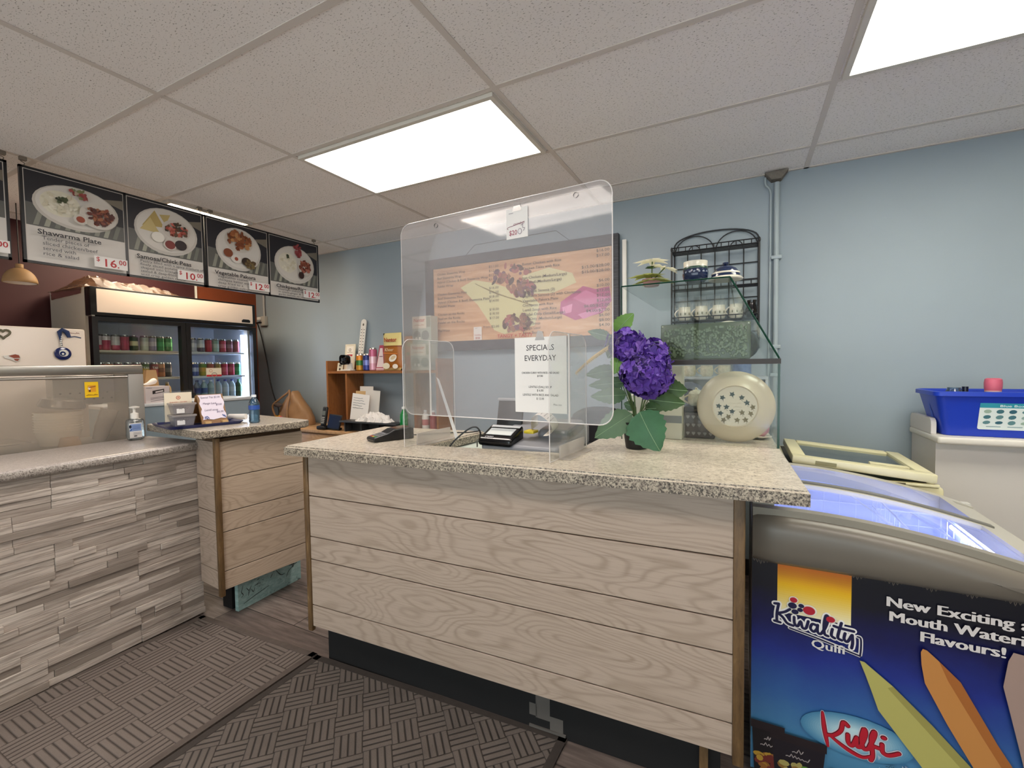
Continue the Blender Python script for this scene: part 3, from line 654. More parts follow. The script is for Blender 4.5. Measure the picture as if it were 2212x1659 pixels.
row([('pink and white', '#c0395a', '#e7dfe0', '#d8c9cc'), ('rose pink', '#c23a5c', '#b53355', '#e4d6d8'), ('white and pink', '#c84a6a', '#e8e2e2', '#dcd3d3'), ('crimson', '#b5173f', '#c22148', '#b5173f'), ('dark green and cream', '#184a30', '#dcd9a8', '#1c5436'), ('pale grey green', '#c9d2c2', '#dadfd2', '#b9c4b4'), ('violet grey', '#8f8ba4', '#c9bfcb', '#a39fb6'), ('bright green', '#1f8a4c', '#3aa860', '#1c7f45'), ('green', '#157a40', '#5fb56f', '#1b8548')],
    [219, 236, 255, 274, 293, 316, 334, 352, 371], 'top', 'left', 1.496)
row([('orange red', '#a83a1e', '#b8472a', '#8f2d17'), ('orange', '#c4622e', '#b3502a', '#c4622e'), ('magenta red', '#a32d4c', '#b23a56', '#8f2240'), ('purple', '#5c2450', '#6f2d60', '#4f1d45'), ('red', '#9c2230', '#b0303c', '#8f1c2a'), ('yellow', '#d2b41e', '#c9a81b', '#5d7030'), ('orange and red', '#c0502a', '#b23c25', '#8f2e1e'), ('amber brown', '#b06a3a', '#7f4526', '#c98b57'), ('black and silver', '#221d1c', '#6d6663', '#2b2523')],
    [223, 239, 258, 278, 297, 315, 335, 351, 367], 'second', 'left', 1.286, txt={4: 'TAN', 5: 'TAN', 6: 'TAN'})
row([('navy and white', '#27345c', '#c9d2e2', '#dce2ea'), ('silver', '#b5bac6', '#d4d8e0', '#9fa5b4'), ('white and navy', '#39456c', '#e0e4ea', '#ccd4de'), ('red', '#b82334', '#c23642', '#b82334'), ('pale green', '#a8c0ae', '#c2d2c4', '#8fae9a'), ('red and pink', '#b8263a', '#cf6a70', '#b8263a'), ('dark red', '#7a1a2a', '#94606a', '#6f1626'), ('maroon', '#7d1a26', '#8a3038', '#7d1a26')],
    [420, 431, 446, 460, 474, 488, 502, 516], 'top', 'right', 1.496)
row([('lavender', '#8a86b8', '#b9b6d6', '#7a76ac'), ('blue', '#3b5aa0', '#9db0d6', '#31508f'), ('yellow green', '#a8a040', '#c9a04a', '#5a8a44'), ('burnt orange', '#b0532a', '#c06a3a', '#9f4523'), ('gold', '#b08a30', '#c4a24c', '#9c7826'), ('coral pink', '#c0405a', '#cf6072', '#b5344e'), ('deep pink', '#a8193c', '#b83052', '#98143a'), ('leaf green', '#1f7a44', '#3f9660', '#1a6e3c')],
    [419, 433, 448, 462, 476, 490, 504, 517], 'second', 'right', 1.286)
M_WATER = clear('water bottle plastic', '#cfe0e8', 0.12, '#b9d2de', 1.5)
for i, (p, nm, lb, cp, bd) in enumerate(((423, 'pinkish grey', '#9a7f88', '#6d5660', '#8d747c'), (436, 'dark blue', '#27407c', '#1d2f60', '#5b7088'), (449, 'clear water', '#2e4c86', '#d6dee2', '#8aa6b0'), (462, 'pale water', '#6f8f9a', '#dfe6e6', '#9ab2b4'), (477, 'violet capped', '#9fb0bc', '#3a3a98', '#a4b6be'), (491, 'blue capped', '#b4c2ca', '#3d45a4', '#a9bcc2'), (505, 'blue lidded', '#c3ced4', '#4a55b0', '#b0c2c6'), (519, 'dark green', '#17502c', '#1d6a3a', '#123f22'))):
    bottle(-4.235, 2.150+(p-414)*0.00436, 1.076, 0.028, 0.172, mat('bottle body', bd, 0.15, coat=0.4), mat('bottle label', lb, 0.4), mat('bottle cap', cp, 0.4), '%s drink bottle, %s from left, third shelf, right fridge door' % (nm, ORD[i]), group='drinks in the glass door fridge')
for p, nm, bd in ((303, 'dark brown', '#2a1c18'), (322, 'black', '#1c1a1c'), (364, 'amber juice', '#b0822c')):
    bottle(-4.235, 1.552+(p-212)*0.00305, 1.076, 0.028, 0.165, mat('bottle body', bd, 0.15, coat=0.4), None, mat('bottle cap', '#b9a88c', 0.4), nm+' drink bottle on the third shelf behind the left fridge door', group='drinks in the glass door fridge')
# crumpled clear bag on the fridge
random.seed(21)
def crumple(x0, x1, y0, y1, zf, hfun, nx=26, ny=30, amp=0.018):
    rnd = [[random.random() for _ in range(nx+1)] for _ in range(ny+1)]
    def fn(u, v):
        i, j = round(u*nx), round(v*ny); e = max(0.0, min(u, v, 1-u, 1-v)*8); e = min(1, e)
        return (x0+(x1-x0)*u+(rnd[j][i]-0.5)*amp, y0+(y1-y0)*v+(rnd[(j+3) % ny][i]-0.5)*amp, zf(u, v)+e*(hfun(u, v)+(rnd[j][(i+5) % nx]-0.4)*amp*1.6))
    return MB().grid(fn, nx, ny)
M_BAG = clear('crumpled plastic film', '#c9ab96', 0.45, '#8f7360', 0.8, 0.2)
bg = crumple(-4.70, -4.12, 1.46, 2.15, lambda u, v: 1.942, lambda u, v: 0.012+0.075*math.exp(-((v-0.16)/0.2)**2-((u-0.65)/0.4)**2)+0.05*math.exp(-((v-0.6)/0.28)**2))
bg.grid(lambda u, v: (-4.70+0.5*u, 1.488-0.006*random.random(), 1.945-0.06*v*(1-0.2*u)), 14, 5)
tag(bg.build('plastic_bag', M_BAG, smooth=0.6), 'crumpled clear brown plastic bag lying on top of the drinks fridge', 'bag')

# ------------------------------------------------------------------ white upright freezer with magnets
wf = thing('upright_freezer', 'plain white freezer with magnets, left of the drinks fridge', 'freezer', (-3.92, 0.7, 0))
M_ENAM = mat('warm white enamel', '#eee2d6', 0.3)
MB().box(-4.25, 0.15, 0.02, -3.655, 1.284, 1.597, 0.008).build('body', M_ENAM, wf)
MB().box(-3.65, 0.15, 0.05, -3.60, 1.284, 1.597, 0.01).build('door', M_ENAM, wf)
a = Art((-3.60, 1.19, 1.55), (0, 1, 0), (0, 0, 1)); a.squig(0.005, 0.018, 0.06, 0.008, '#8a5a52', 0.0025); a.stroke([(0.02, -0.004), (0.045, 0.0), (0.07, -0.006)], 0.007, '#4c5a78'); a.build('sticker', wf)
xm = -3.597
hm = MB(); hp = []
for i in range(28):
    q = 2*PI*i/28; hp.append((0.0024*16*math.sin(q)**3*0.6, 0.0024*(13*math.cos(q)-5*math.cos(2*q)-2*math.cos(3*q)-math.cos(4*q))*0.7))
hm.tube([(xm+0.004, 0.935+p[0]*1.15, 1.553+p[1]) for p in hp], 0.0055, 8, True)
tag(hm.build('heart_magnet', mat('grey olive resin', '#6f6a55', 0.6)), 'grey heart outline magnet near the top of the white freezer door', 'magnet')
dm = thing('dish_magnet', 'small white and rust red dish shaped magnet low on the white freezer door', 'magnet', (xm, 0.965, 1.425), None)
MB().prism([(-0.035, 0.006), (-0.01, 0.012), (0.01, 0.02), (0.026, 0.014), (0.032, -0.004), (0.028, -0.022), (0.014, -0.028), (-0.004, -0.016), (-0.03, -0.006)], (xm, 0.965, 1.425), (0, 1, 0), (0, 0, 1), 0.006).build('dish', M_WHITE, dm, smooth=0)
MB().prism([(-0.016, 0.006), (0.01, 0.015), (0.024, 0.010), (0.028, -0.004), (0.004, -0.006)], (xm+0.0062, 0.965, 1.425), (0, 1, 0), (0, 0, 1), 0.003).prism([(0.004, -0.01), (0.026, -0.01), (0.018, -0.022), (0.008, -0.018)], (xm+0.0062, 0.965, 1.425), (0, 1, 0), (0, 0, 1), 0.003).build('filling', mat('rust red resin', '#9a4a32', 0.5), dm, smooth=0)
ey = thing('eye_charm', 'dark blue eye charm hanging on a knotted blue cord from the white freezer door', 'charm', (xm, 1.17, 1.44))
R90 = Matrix.Rotation(PI/2, 3, 'Y'); ce = (xm+0.002, 1.173, 1.447)
MB().lathe([(0.038, 0), (0.038, 0.006), (0.033, 0.008)], ce, 28, R90).build('disc', mat('navy glass', '#10205c', 0.12, coat=0.6), ey)
MB().lathe([(0.021, 0), (0.020, 0.002)], (ce[0]+0.008, ce[1]+0.004, ce[2]+0.003), 24, R90).build('white_ring', M_WHITE, ey)
MB().lathe([(0.0135, 0), (0.013, 0.002)], (ce[0]+0.010, ce[1]-0.002, ce[2]), 20, R90).build('iris', mat('navy glass', '#10205c', 0.12, coat=0.6), ey)
MB().lathe([(0.006, 0), (0.005, 0.002)], (ce[0]+0.012, ce[1]-0.002, ce[2]-0.002), 16, R90).build('pupil', M_WHITE, ey)
MB().tube([(ce[0]+0.004, 1.172, 1.485), (ce[0]+0.004, 1.166, 1.53), (ce[0]+0.006, 1.162, 1.575), (ce[0]+0.006, 1.175, 1.588), (ce[0]+0.006, 1.195, 1.575), (ce[0]+0.005, 1.205, 1.545)], 0.007, 8, rr=[0.003, 0.005, 0.011, 0.012, 0.013, 0.009]).build('tassel', mat('navy cord', '#22355f', 0.7), ey)
bd = MB()
for i in range(6): bd.sph((ce[0]+0.008, 1.168-0.002*math.sin(i), 1.488+0.012*i), 0.0055, 10, 6)
bd.build('beads', M_WHITE, ey)

# ------------------------------------------------------------------ stainless prep station behind the clad counter
ps = thing('prep_station', 'stainless steel prep station with overshelf and sneeze guard behind the clad counter', 'prep station', (-3.35, 0.7, 0))
MB().box(-3.72+0.2, 0.0, 0.02, -3.125, 1.36, 0.90).build('base_cabinet', M_STEEL, ps, smooth=0)
dk = MB(); dk.box(-3.52, 0.0, 0.90, -3.115, 1.36, 0.945, 0.004); dk.build('deck', M_STEEL, ps)
MB().box(-3.30, 0.0, 1.322, -3.112, 1.362, 1.372, 0.006).build('overshelf', M_STEEL, ps)
MB().box(-3.50, 1.336, 0.946, -3.135, 1.348, 1.32).build('end_plate', M_STEEL, ps, smooth=0)
MB().box(-3.134, 1.288, 0.946, -3.112, 1.362, 1.321, 0.004).build('corner_post', mat('steel post', '#9a9792', 0.5, 0.3), ps)
MB().cyl((-3.122, 0.0, 1.307), (-3.122, 1.287, 1.307), 0.007).build('rail', M_STEEL, ps)
MB().box(-3.125, 0.0, 0.947, -3.120, 1.287, 1.299).build('guard_pane', clear('sneeze guard', '#fbf9f6', 0.26, '#efe6dc', 0.5, 0.05), ps, smooth=0)
pb = MB(); pb.box(-3.49, 1.06, 1.150, -3.40, 1.335, 1.318, 0.003); pbx = pb.build('perforated_box', M_STEEL, ps)
a = Art((-3.40, 1.06, 1.15), (0, 1, 0), (0, 0, 1))
for r in range(2):
    for i in range(6): a.ell(0.03+i*0.042+0.02*(1-r), 0.03+r*0.035, 0.0055, 0.0045, '#2b2724', n=12, lift=False)
a.build('holes', pbx)
st = thing('warning_sticker', 'square yellow sticker on the steel prep station guard rail', 'sticker', (-3.1188, 1.127, 1.199))
MB().box(-3.1196, 1.098, 1.199, -3.1188, 1.155, 1.283).build('sheet', mat('yellow vinyl', '#f2c611', 0.4), st, smooth=0)
a = Art((-3.1188, 1.098, 1.199), (0, 1, 0), (0, 0, 1), start=0.0003); a.rect(0.012, 0.03, 0.034, 0.036, '#e09a1c'); a.poly([(0.012, 0.05), (0.018, 0.06), (0.024, 0.05), (0.019, 0.036)], '#e9dcc8'); a.stroke([(0.018, 0.054), (0.044, 0.06)], 0.004, '#7a3d1a', 0); a.ell(0.02, 0.036, 0.004, 0.006, '#4c2a18'); a.squig(0.005, 0.012, 0.047, 0.006, '#8a5a10', 0.0022); a.build('printing', st)
def tub_stack(cx, cy, z, n, r0, r1, h, pitch, m, label, group=None):
    t = thing('tub_stack', label, 'containers', (cx, cy, z), group)
    for i in range(n):
        zz = z+i*pitch; b = MB(); b.lathe([(r0, zz-z), (r1, zz-z+h), (r1*1.05, zz-z+h), (r1*1.05, zz-z+h+0.004), (r1*0.98, zz-z+h+0.004), (r0*0.95, zz-z+0.003)], (cx, cy, z), 26, cap=True); b.build('tub', m, t)
    return t
M_TUB = mat('cloudy plastic', '#e6dccb', 0.4); M_LIDP = clear('thin clear plastic', '#eee9e2', 0.32, '#eae4da', 1.4, 0.1)
tub_stack(-3.30, 1.045, 0.9465, 8, 0.075, 0.093, 0.075, 0.014, M_TUB, 'stack of cloudy white deli tubs inside the steel prep station')
lt = thing('plastic_dome', 'large clear plastic dome lying tilted on the stacked deli tubs', 'dome', (-3.27, 1.05, 1.13))
Rl = Matrix.Rotation(-0.12, 3, 'X') @ Matrix.Rotation(0.1, 3, 'Y')
MB().lathe([(0.092, 0), (0.098, 0.01), (0.085, 0.045), (0.07, 0.05)], (-3.297, 1.06, 1.145), 28, Rl).build('dome', M_LIDP, lt)
cs = thing('cup_sleeve', 'leaning sleeve of clear plastic cups beside the deli tubs', 'cups', (-3.25, 1.16, 0.946))
for i in range(6): MB().lathe([(0.03, 0), (0.04, 0.075), (0.043, 0.078)], (-3.17, 1.165+0.006*i, 0.960+0.018*i), 20, Matrix.Rotation(-0.32, 3, 'X'), cap=False).build('cup', M_LIDP, cs)
kb = thing('kraft_tub', 'small brown kraft paper tub in front of the deli tubs', 'container', (-3.19, 1.045, 0.946))
MB().lathe([(0.047, 0), (0.036, 0.045), (0.034, 0.045), (0.03, 0.040)], (-3.175, 1.045, 0.9465), 24).build('wall', mat('kraft card', '#b08f66', 0.8), kb)
pn = thing('steel_pan', 'long steel food pan let into the prep station at the left edge', 'pan', (-3.3, 0.6, 0.93))
b = MB(); b.box(-3.47, 0.42, 0.9465, -3.45, 0.86, 0.985).box(-3.18, 0.42, 0.9465, -3.16, 0.86, 0.985).box(-3.45, 0.42, 0.9465, -3.18, 0.44, 0.985).box(-3.45, 0.84, 0.9465, -3.18, 0.86, 0.985).box(-3.45, 0.44, 0.9465, -3.18, 0.84, 0.952); b.build('pan', M_STEEL, pn, smooth=0)
MB().box(-3.46, 0.44, 0.986, -3.17, 0.90, 0.992, 0.002).build('cover', M_STEEL, pn)
MB().box(-3.33, 0.60, 0.992, -3.29, 0.68, 1.012, 0.006).build('knob', M_BLACK, pn)

# hand sanitiser on the clad counter
hs = thing('hand_sanitizer', 'clear pump bottle of hand sanitizer with blue and white label', 'bottle', (-3.0, 1.262, 0.956))
MB().box(-3.025, 1.222, 0.956, -2.975, 1.302, 1.076, 0.018, 3).build('bottle', clear('clear gel bottle', '#e3e9ec', 0.16, '#e4e9ec', 1.6), hs)
MB().lathe([(0.018, 0), (0.018, 0.03), (0.012, 0.032), (0.007, 0.034), (0.007, 0.058), (0.022, 0.060), (0.024, 0.066), (0.008, 0.070)], (-3.0, 1.262, 1.074), 18).build('pump', M_WHITE, hs)
MB().cyl((-3.0, 1.262, 0.97), (-3.0, 1.262, 1.074), 0.004).build('dip_tube', M_WHITE, hs)
lb = MB().box(-2.9752, 1.226, 0.972, -2.974, 1.282, 1.052).build('label_sheet', M_PAPER, hs, smooth=0)
a = Art((-2.974, 1.226, 0.972), (0, 1, 0), (0, 0, 1), start=0.0003); a.rect(0.002, 0.036, 0.052, 0.04, '#8fa8d8'); a.ell(0.003, 0.062, 0.006, 0.009, '#16243c'); a.stroke([(0.002, 0.04), (0.008, 0.046)], 0.006, '#3a62a8', 0)
for i in range(4): a.stroke([(0.012, 0.066-0.006*i), (0.048, 0.066-0.006*i)], 0.0018, '#5470ac', 0)
for i in range(3): a.stroke([(0.016, 0.028-0.005*i), (0.05, 0.028-0.005*i)], 0.0014, '#8c8c98', 0)
a.rect(0.018, 0.007, 0.014, 0.005, '#35353c'); a.build('print', lb)

# ------------------------------------------------------------------ pale blue chest table before the fridge, and what stands on it
tb = thing('chest_table', 'pale blue cold chest with white top edge in front of the drinks fridge', 'chest', (-3.87, 1.87, 0))
MB().box(-4.02, 1.40, 0.03, -3.715, 2.39, 1.085).build('body', mat('pale blue painted metal', '#a7bccb', 0.3, 0.25), tb, smooth=0)
MB().box(-4.03, 1.39, 1.086, -3.70, 2.40, 1.108, 0.004).build('top', mat('white laminate', '#dbe0e6', 0.35), tb)
cb = thing('carton', 'small white carton with a black printed bar on the pale blue chest', 'box', (-3.78, 1.71, 1.109))
MB().box(-3.84, 1.635, 1.109, -3.72, 1.785, 1.226).build('box', mat('white carton', '#ddd3d4', 0.7), cb, smooth=0)
a = Art((-3.72, 1.635, 1.109), (0, 1, 0), (0, 0, 1)); a.poly([(0.042, 0.062), (0.115, 0.074), (0.115, 0.098), (0.042, 0.086)], '#2a2426'); a.poly([(0.06, 0.07), (0.108, 0.0785), (0.108, 0.089), (0.06, 0.0805)], '#e8e0e0')
for i, (q, wd) in enumerate(((0.035, 0.10), (0.026, 0.085), (0.012, 0.09))): a.stroke([(0.03, q), (0.03+wd, q+0.01)], 0.004, '#9a9094', 0)
a.rect(0.004, 0.105, 0.035, 0.0025, '#6a6468'); a.build('print', cb)
rp = thing('snack_pack', 'red and white packet peeking out left of the white carton', 'packet', (-3.80, 1.59, 1.109))
MB().box(-3.84, 1.545, 1.109, -3.76, 1.625, 1.20, 0.01).build('pack', mat('white packet', '#e6dcd4', 0.5), rp)
a = Art((-3.76, 1.545, 1.109), (0, 1, 0), (0, 0, 1)); a.rect(0.006, 0.006, 0.066, 0.042, '#a5243c'); a.stroke([(0.012, 0.06), (0.04, 0.066), (0.07, 0.062)], 0.01, '#7a2c38'); a.squig(0.014, 0.022, 0.05, 0.012, '#e8d8d8'); a.build('print', rp)
kx = thing('kraft_box', 'tall tapered brown kraft box behind the white carton', 'box', (-3.88, 1.73, 1.109))
MB().prism([(-0.062, 0), (0.062, 0), (0.03, 0.235), (-0.03, 0.235)], (-3.89, 1.735, 1.109), (0, 1, 0), (0, 0, 1), 0.04).build('box', mat('kraft card', '#b08f66', 0.8), kx, smooth=0)
tw = tag(MB().tube([(-3.77, 1.64, 1.24), (-3.77, 1.67, 1.243), (-3.775, 1.71, 1.262), (-3.78, 1.722, 1.268)], 0.02, 9, rr=[0.003, 0.011, 0.022, 0.018]).build('paper_twist', M_PAPER), 'crumpled white paper twist lying on the white carton', 'paper')
cd = thing('card_stand', 'small cream and red card clipped on a silver stand before the right fridge door', 'card holder', (-3.76, 2.125, 1.109))
MB().cyl((-3.76, 2.125, 1.112), (-3.76, 2.125, 1.29), 0.005).build('stem', M_STEEL, cd); MB().lathe([(0.035, 0), (0.033, 0.006), (0.008, 0.01)], (-3.76, 2.125, 1.109), 20).build('foot', M_STEEL, cd)
MB().box(-3.757, 2.062, 1.285, -3.755, 2.178, 1.352).build('card', mat('cream card', '#eee3cc', 0.6), cd, smooth=0)
a = Art((-3.755, 2.062, 1.285), (0, 1, 0), (0, 0, 1)); a.rect(0, 0, 0.116, 0.014, '#c8232c'); a.ell(0.034, 0.046, 0.012, 0.013, '#c97a5a'); a.ell(0.034, 0.046, 0.009, 0.010, '#eee3cc')
a.build('print', cd); MB().tube([(-3.752, 2.12+0.02*math.cos(t*PI/8), 1.30+0.016*math.sin(t*PI/8)) for t in range(16)], 0.002, 6, True).build('clip', M_STEEL, cd)

# ------------------------------------------------------------------ on the granite of the side counter
TR = rot((-2.560, 1.212, 1.037), -0.20)
tr = thing('serving_tray', 'dark blue plastic tray on the side counter', 'tray', TR @ Vector((-0.16, 0.18, 0)))
b = MB(TR); tx0, ty1 = -0.32, 0.36
b.box(tx0+0.02, 0.02, 0, -0.02, ty1-0.02, 0.004); rim = []
for cx, cy, s in ((-0.03, 0.03, -PI/2), (-0.03, ty1-0.03, 0), (tx0+0.03, ty1-0.03, PI/2), (tx0+0.03, 0.03, PI)):
    for i in range(5): t = s+PI/2*i/4; rim.append((cx+0.03*math.cos(t), cy+0.03*math.sin(t)))
vs = []; n = len(rim); cxm, cym = tx0/2, ty1/2
for k, z in ((0.92, 0.0), (1.0, 0.016), (0.975, 0.016), (0.90, 0.004)):
    vs += [(cxm+(x-cxm)*k, cym+(y-cym)*k, z) for x, y in rim]
b.add(vs, [(j*n+i, j*n+(i+1) % n, (j+1)*n+(i+1) % n, (j+1)*n+i) for j in range(3) for i in range(n)])
b.build('tray', mat('navy plastic', '#16235c', 0.35), tr)
def tub(cx, cy, z, a, label, txt):
    F = rot((cx, cy, z), a); t = thing('deli_container', label, 'container', (cx, cy, z), None)
    def ring(k, zz): return [(k*x, k*y, zz) for x, y in ((0.042, -0.052), (0.047, -0.047), (0.047, 0.047), (0.042, 0.052), (-0.042, 0.052), (-0.047, 0.047), (-0.047, -0.047), (-0.042, -0.052))]
    def loop(b, rings):
        vs = sum(rings, []); b.add(vs, [(j*8+i, j*8+(i+1) % 8, (j+1)*8+(i+1) % 8, (j+1)*8+i) for j in range(len(rings)-1) for i in range(8)]+[tuple(range(7, -1, -1)), tuple((len(rings)-1)*8+i for i in range(8))])
    b = MB(F); loop(b, [ring(0.8, 0.001), ring(0.98, 0.05)]); b.build('tub', clear('frosted container', '#e6e2e4', 0.5, '#dedade', 1.2, 0.1), t, smooth=0)
    b = MB(F); loop(b, [ring(1.05, 0.05), ring(1.07, 0.058), ring(1.0, 0.061)]); b.build('lid', clear('frosted lid', '#eee8e6', 0.65, '#ece5e2', 1.2, 0.1), t, smooth=0)
    o = F @ Vector((0.043, -0.035, 0.014)); lb = MB(F).box(0.043, -0.035, 0.008, 0.044, 0.0, 0.032).build('sticker', M_PAPER, t, smooth=0)
    q = Art(F @ Vector((0.0495, -0.02, 0.03)), F.to_3x3() @ Vector((0, 1, 0)), (0, 0, 1)); q.squig(-0.005, 0.0, 0.04, 0.012, '#77706c', 0.0018); q.build('pen_marks', t)
    return t
tub(-2.690, 1.345, 1.0415, -0.2, 'frosted deli container on the blue tray, lower of two', 'Tea')
tub(-2.690, 1.345, 1.104, -0.2, 'frosted deli container stacked upper of two on the blue tray', 'Tip')
SH = rot((-2.755, 1.36, 1.0415), -0.12)
sh = thing('acrylic_sign', 'clear acrylic stand holding a cream restaurant card behind the deli containers', 'sign holder', SH @ Vector((0, 0, 0)))
MB(SH).box(0.0, -0.068, 0, 0.003, 0.068, 0.185).box(-0.055, -0.068, 0, 0.0, 0.068, 0.003).build('stand', M_PLEXI2, sh, smooth=0)
MB(SH).box(0.0032, -0.064, 0.02, 0.0042, 0.064, 0.176).build('card', mat('cream card', '#eee3cc', 0.6), sh, smooth=0)
a = Art(SH @ Vector((0.0042, -0.064, 0.02)), SH.to_3x3() @ Vector((0, 1, 0)), (0, 0, 1))
a.ell(0.064, 0.128, 0.0105, 0.0105, '#b0563c'); a.ell(0.064, 0.128, 0.0075, 0.0075, '#eee3cc'); a.ell(0.064, 0.128, 0.005, 0.005, '#d48a70')
a.text('TANGY + TASTY', 0.064, 0.098, 0.012, '#b23a30', 0.01, 'C', width=0.082); a.squig(0.04, 0.091, 0.048, 0.003, '#c99a88', 0.001); a.rect(0.018, 0.082, 0.094, 0.003, '#7a4238'); a.build('print', sh)
AF = rot((-2.66, 1.47, 1.0415), -0.12)
af = thing('table_easel', 'small wooden A frame easel with a handwritten drinks list on the blue tray', 'easel', AF @ Vector((0, 0, 0)))
M_WD = mat('varnished wood', '#8a6238', 0.45, var=0.2, vscale=40); M_BEIGE = mat('beige wood', '#d9b27a', 0.6)
MB(AF).prism([(0.055, 0), (0.067, 0), (0.008, 0.16), (-0.004, 0.16)], (0, -0.064, 0.001), (1, 0, 0), (0, 0, 1), -0.128).build('front_board', M_WD, af, smooth=0)
MB(AF).prism([(-0.067, 0), (-0.055, 0), (-0.0045, 0.155), (-0.016, 0.155)], (0, -0.064, 0.001), (1, 0, 0), (0, 0, 1), -0.128).build('back_board', M_WD, af, smooth=0)
for y in (-0.04, 0.045): MB(AF).box(0.062, y-0.014, 0.001, 0.082, y+0.014, 0.016).build('ledge', M_BEIGE, af, smooth=0)
pd = Vector((0.067-0.008, 0, -0.16)).normalized(); o = AF @ Vector((0.0115, -0.058, 0.158)); ud = AF.to_3x3() @ Vector((0, 1, 0)); vd = AF.to_3x3() @ (-pd)
random.seed(5); edge = [(0.0, -0.142), (0.02, -0.138), (0.05, -0.144), (0.09, -0.137), (0.114, -0.141)]
L = [(0.004*math.sin(i*1.9), -0.142+0.142*i/9) for i in range(1, 10)]; Rr = [(0.116+0.005*math.sin(i*1.3), -0.142+0.142*i/9) for i in range(1, 10)]
pp = MB(); nn = ud.cross(vd); P2 = edge+Rr+L[::-1]; pp.add([o+ud*x+vd*y+nn*0.001 for x, y in P2], [tuple(range(len(P2)))])
pa = pp.build('paper', mat('lilac white paper', '#e9e0ee', 0.8), af, smooth=0)
a = Art(o+nn*0.0012, ud, vd)
for t, x, y, wd in (('Special Tea $2.00', 0.006, -0.02, 0.098), ('Mango Lassi', 0.012, -0.055, 0.068), ('$3.00', 0.075, -0.064, 0.032), ('Lentil soup', 0.014, -0.093, 0.068), ('$6.00', 0.072, -0.106, 0.036)): a.text(t, x, y, 0.016, '#4a3f6a', 0.0, width=wd, shear=0.25)
a.stroke([(0.01, -0.128), (0.022, -0.124), (0.03, -0.136)], 0.004, '#3f5a96'); a.stroke([(0.01, -0.134), (0.018, -0.132), (0.022, -0.138)], 0.004, '#3f5a96'); a.stroke([(0.1, -0.12), (0.105, -0.128)], 0.005, '#3f5a96'); a.stroke([(0.108, -0.124), (0.112, -0.134)], 0.005, '#3f5a96'); a.build('handwriting', pa)
tag(MB().cyl((-2.70, 1.60, 1.060), (-2.61, 1.645, 1.060), 0.017, 16).build('paper_roll', M_PAPER), 'white paper roll lying between the wooden easel and the water bottle', 'roll')
bottle(-2.455, 1.595, 1.037, 0.028, 0.158, clear('blue water bottle', '#8fb9d0', 0.30, '#7fa6c0', 1.8), mat('blue label', '#2a4fa0', 0.4), mat('white cap', '#e6ecf0', 0.4), 'small blue tinted water bottle on the side counter', name='water_bottle', lab=(0.48, 0.63), ribs=4)
# pendant lamp over the kitchen side
pl = thing('pendant_lamp', 'tan dome pendant lamp hanging in front of the maroon wall', 'lamp', (-4.30, 1.212, 1.93))
pr = [(0.083*math.sin(t), 0.10*math.cos(t)) for t in [PI/2-i*PI/2/9 for i in range(9)]]+[(0.018, 0.1), (0.018, 0.125)]
sm = MB().lathe(pr, (-4.30, 1.212, 1.935), 30, cap=False).build('shade', [mat('tan lamp shade', '#a8855c', 0.6)], pl, solid=0.003)
MB().lathe([(0.078, 0), (0.06, 0.055), (0.03, 0.08)], (-4.30, 1.212, 1.936), 28, cap=False).build('shade_lining', mat('pale shade lining', '#e3d6cc', 0.6), pl)
MB().cyl((-4.30, 1.212, 2.05), (-4.30, 1.212, CEIL-0.001), 0.003, 8).build('cord', M_BLACK, pl)
MB().sph((-4.30, 1.212, 1.985), 0.028, 14, 10).build('bulb', mat('frosted bulb', '#efe8dc', 0.4), pl)
# ------------------------------------------------------------------ wall menu in its grey frame
wm = thing('wall_menu', 'large framed wall menu with wrap photo and price list behind the acrylic shield', 'menu board', (-1.56, 3.12, 1.47))
b = MB(); X0, X1, Z0, Z1, e = -2.41, -0.765, 1.468, 2.235, 0.078
for q in ((X0, Z0, X1, Z0+e), (X0, Z1-e, X1, Z1), (X0, Z0+e, X0+e, Z1-e), (X1-0.045, Z0+e, X1, Z1-e)): b.box(q[0], 3.112, q[1], q[2], 3.157, q[3])
t = NT('weathered charcoal wood', 0.6); n = t.noise(t.mapping((5, 5, 60)), 1.5, 4, 0.6); t.col(t.ramp(n, [(0.3, '#2b2b30'), (0.7, '#50525a')])); b.build('frame', t.m, wm, smooth=0)
t = NT('printed wood tabletop', 0.5); n = t.noise(t.mapping((1.2, 1, 14)), 1.3, 4, 0.6, 0.6); t.col(t.ramp(n, [(0.3, '#c08d66'), (0.55, '#d9a97f'), (0.75, '#e8c4a2')]))
MB().box(X0+e, 3.125, Z0+e, X1-0.045, 3.157, Z1-e).build('print', t.m, wm, smooth=0)
mx, mz = X0+e, Z0+e
a = Art((mx, 3.125, mz), (1, 0, 0), (0, 0, 1)); S = lambda pts: [(p[0]-mx, p[1]-mz) for p in pts]
a.poly(S([(-1.50, 2.02), (-1.28, 2.06), (-1.10, 2.00), (-1.07, 1.93), (-1.25, 1.87), (-1.5, 1.88)]), '#d9cfa2')
a.poly(S([(-1.19, 1.80), (-1.02, 1.90), (-0.93, 1.87), (-0.83, 1.88), (-0.815, 1.78), (-0.88, 1.70), (-1.08, 1.66), (-1.2, 1.72)]), '#b8487e'); a.poly(S([(-1.1, 1.82), (-1.0, 1.87), (-0.9, 1.82), (-0.83, 1.80), (-0.98, 1.76)]), '#cf6a9a'); a.poly(S([(-1.18, 1.76), (-1.10, 1.78), (-1.11, 1.72), (-1.17, 1.71)]), '#e08ab2'); a.poly(S([(-1.06, 1.70), (-0.9, 1.74), (-0.85, 1.72), (-1.02, 1.665)]), '#d883ac')
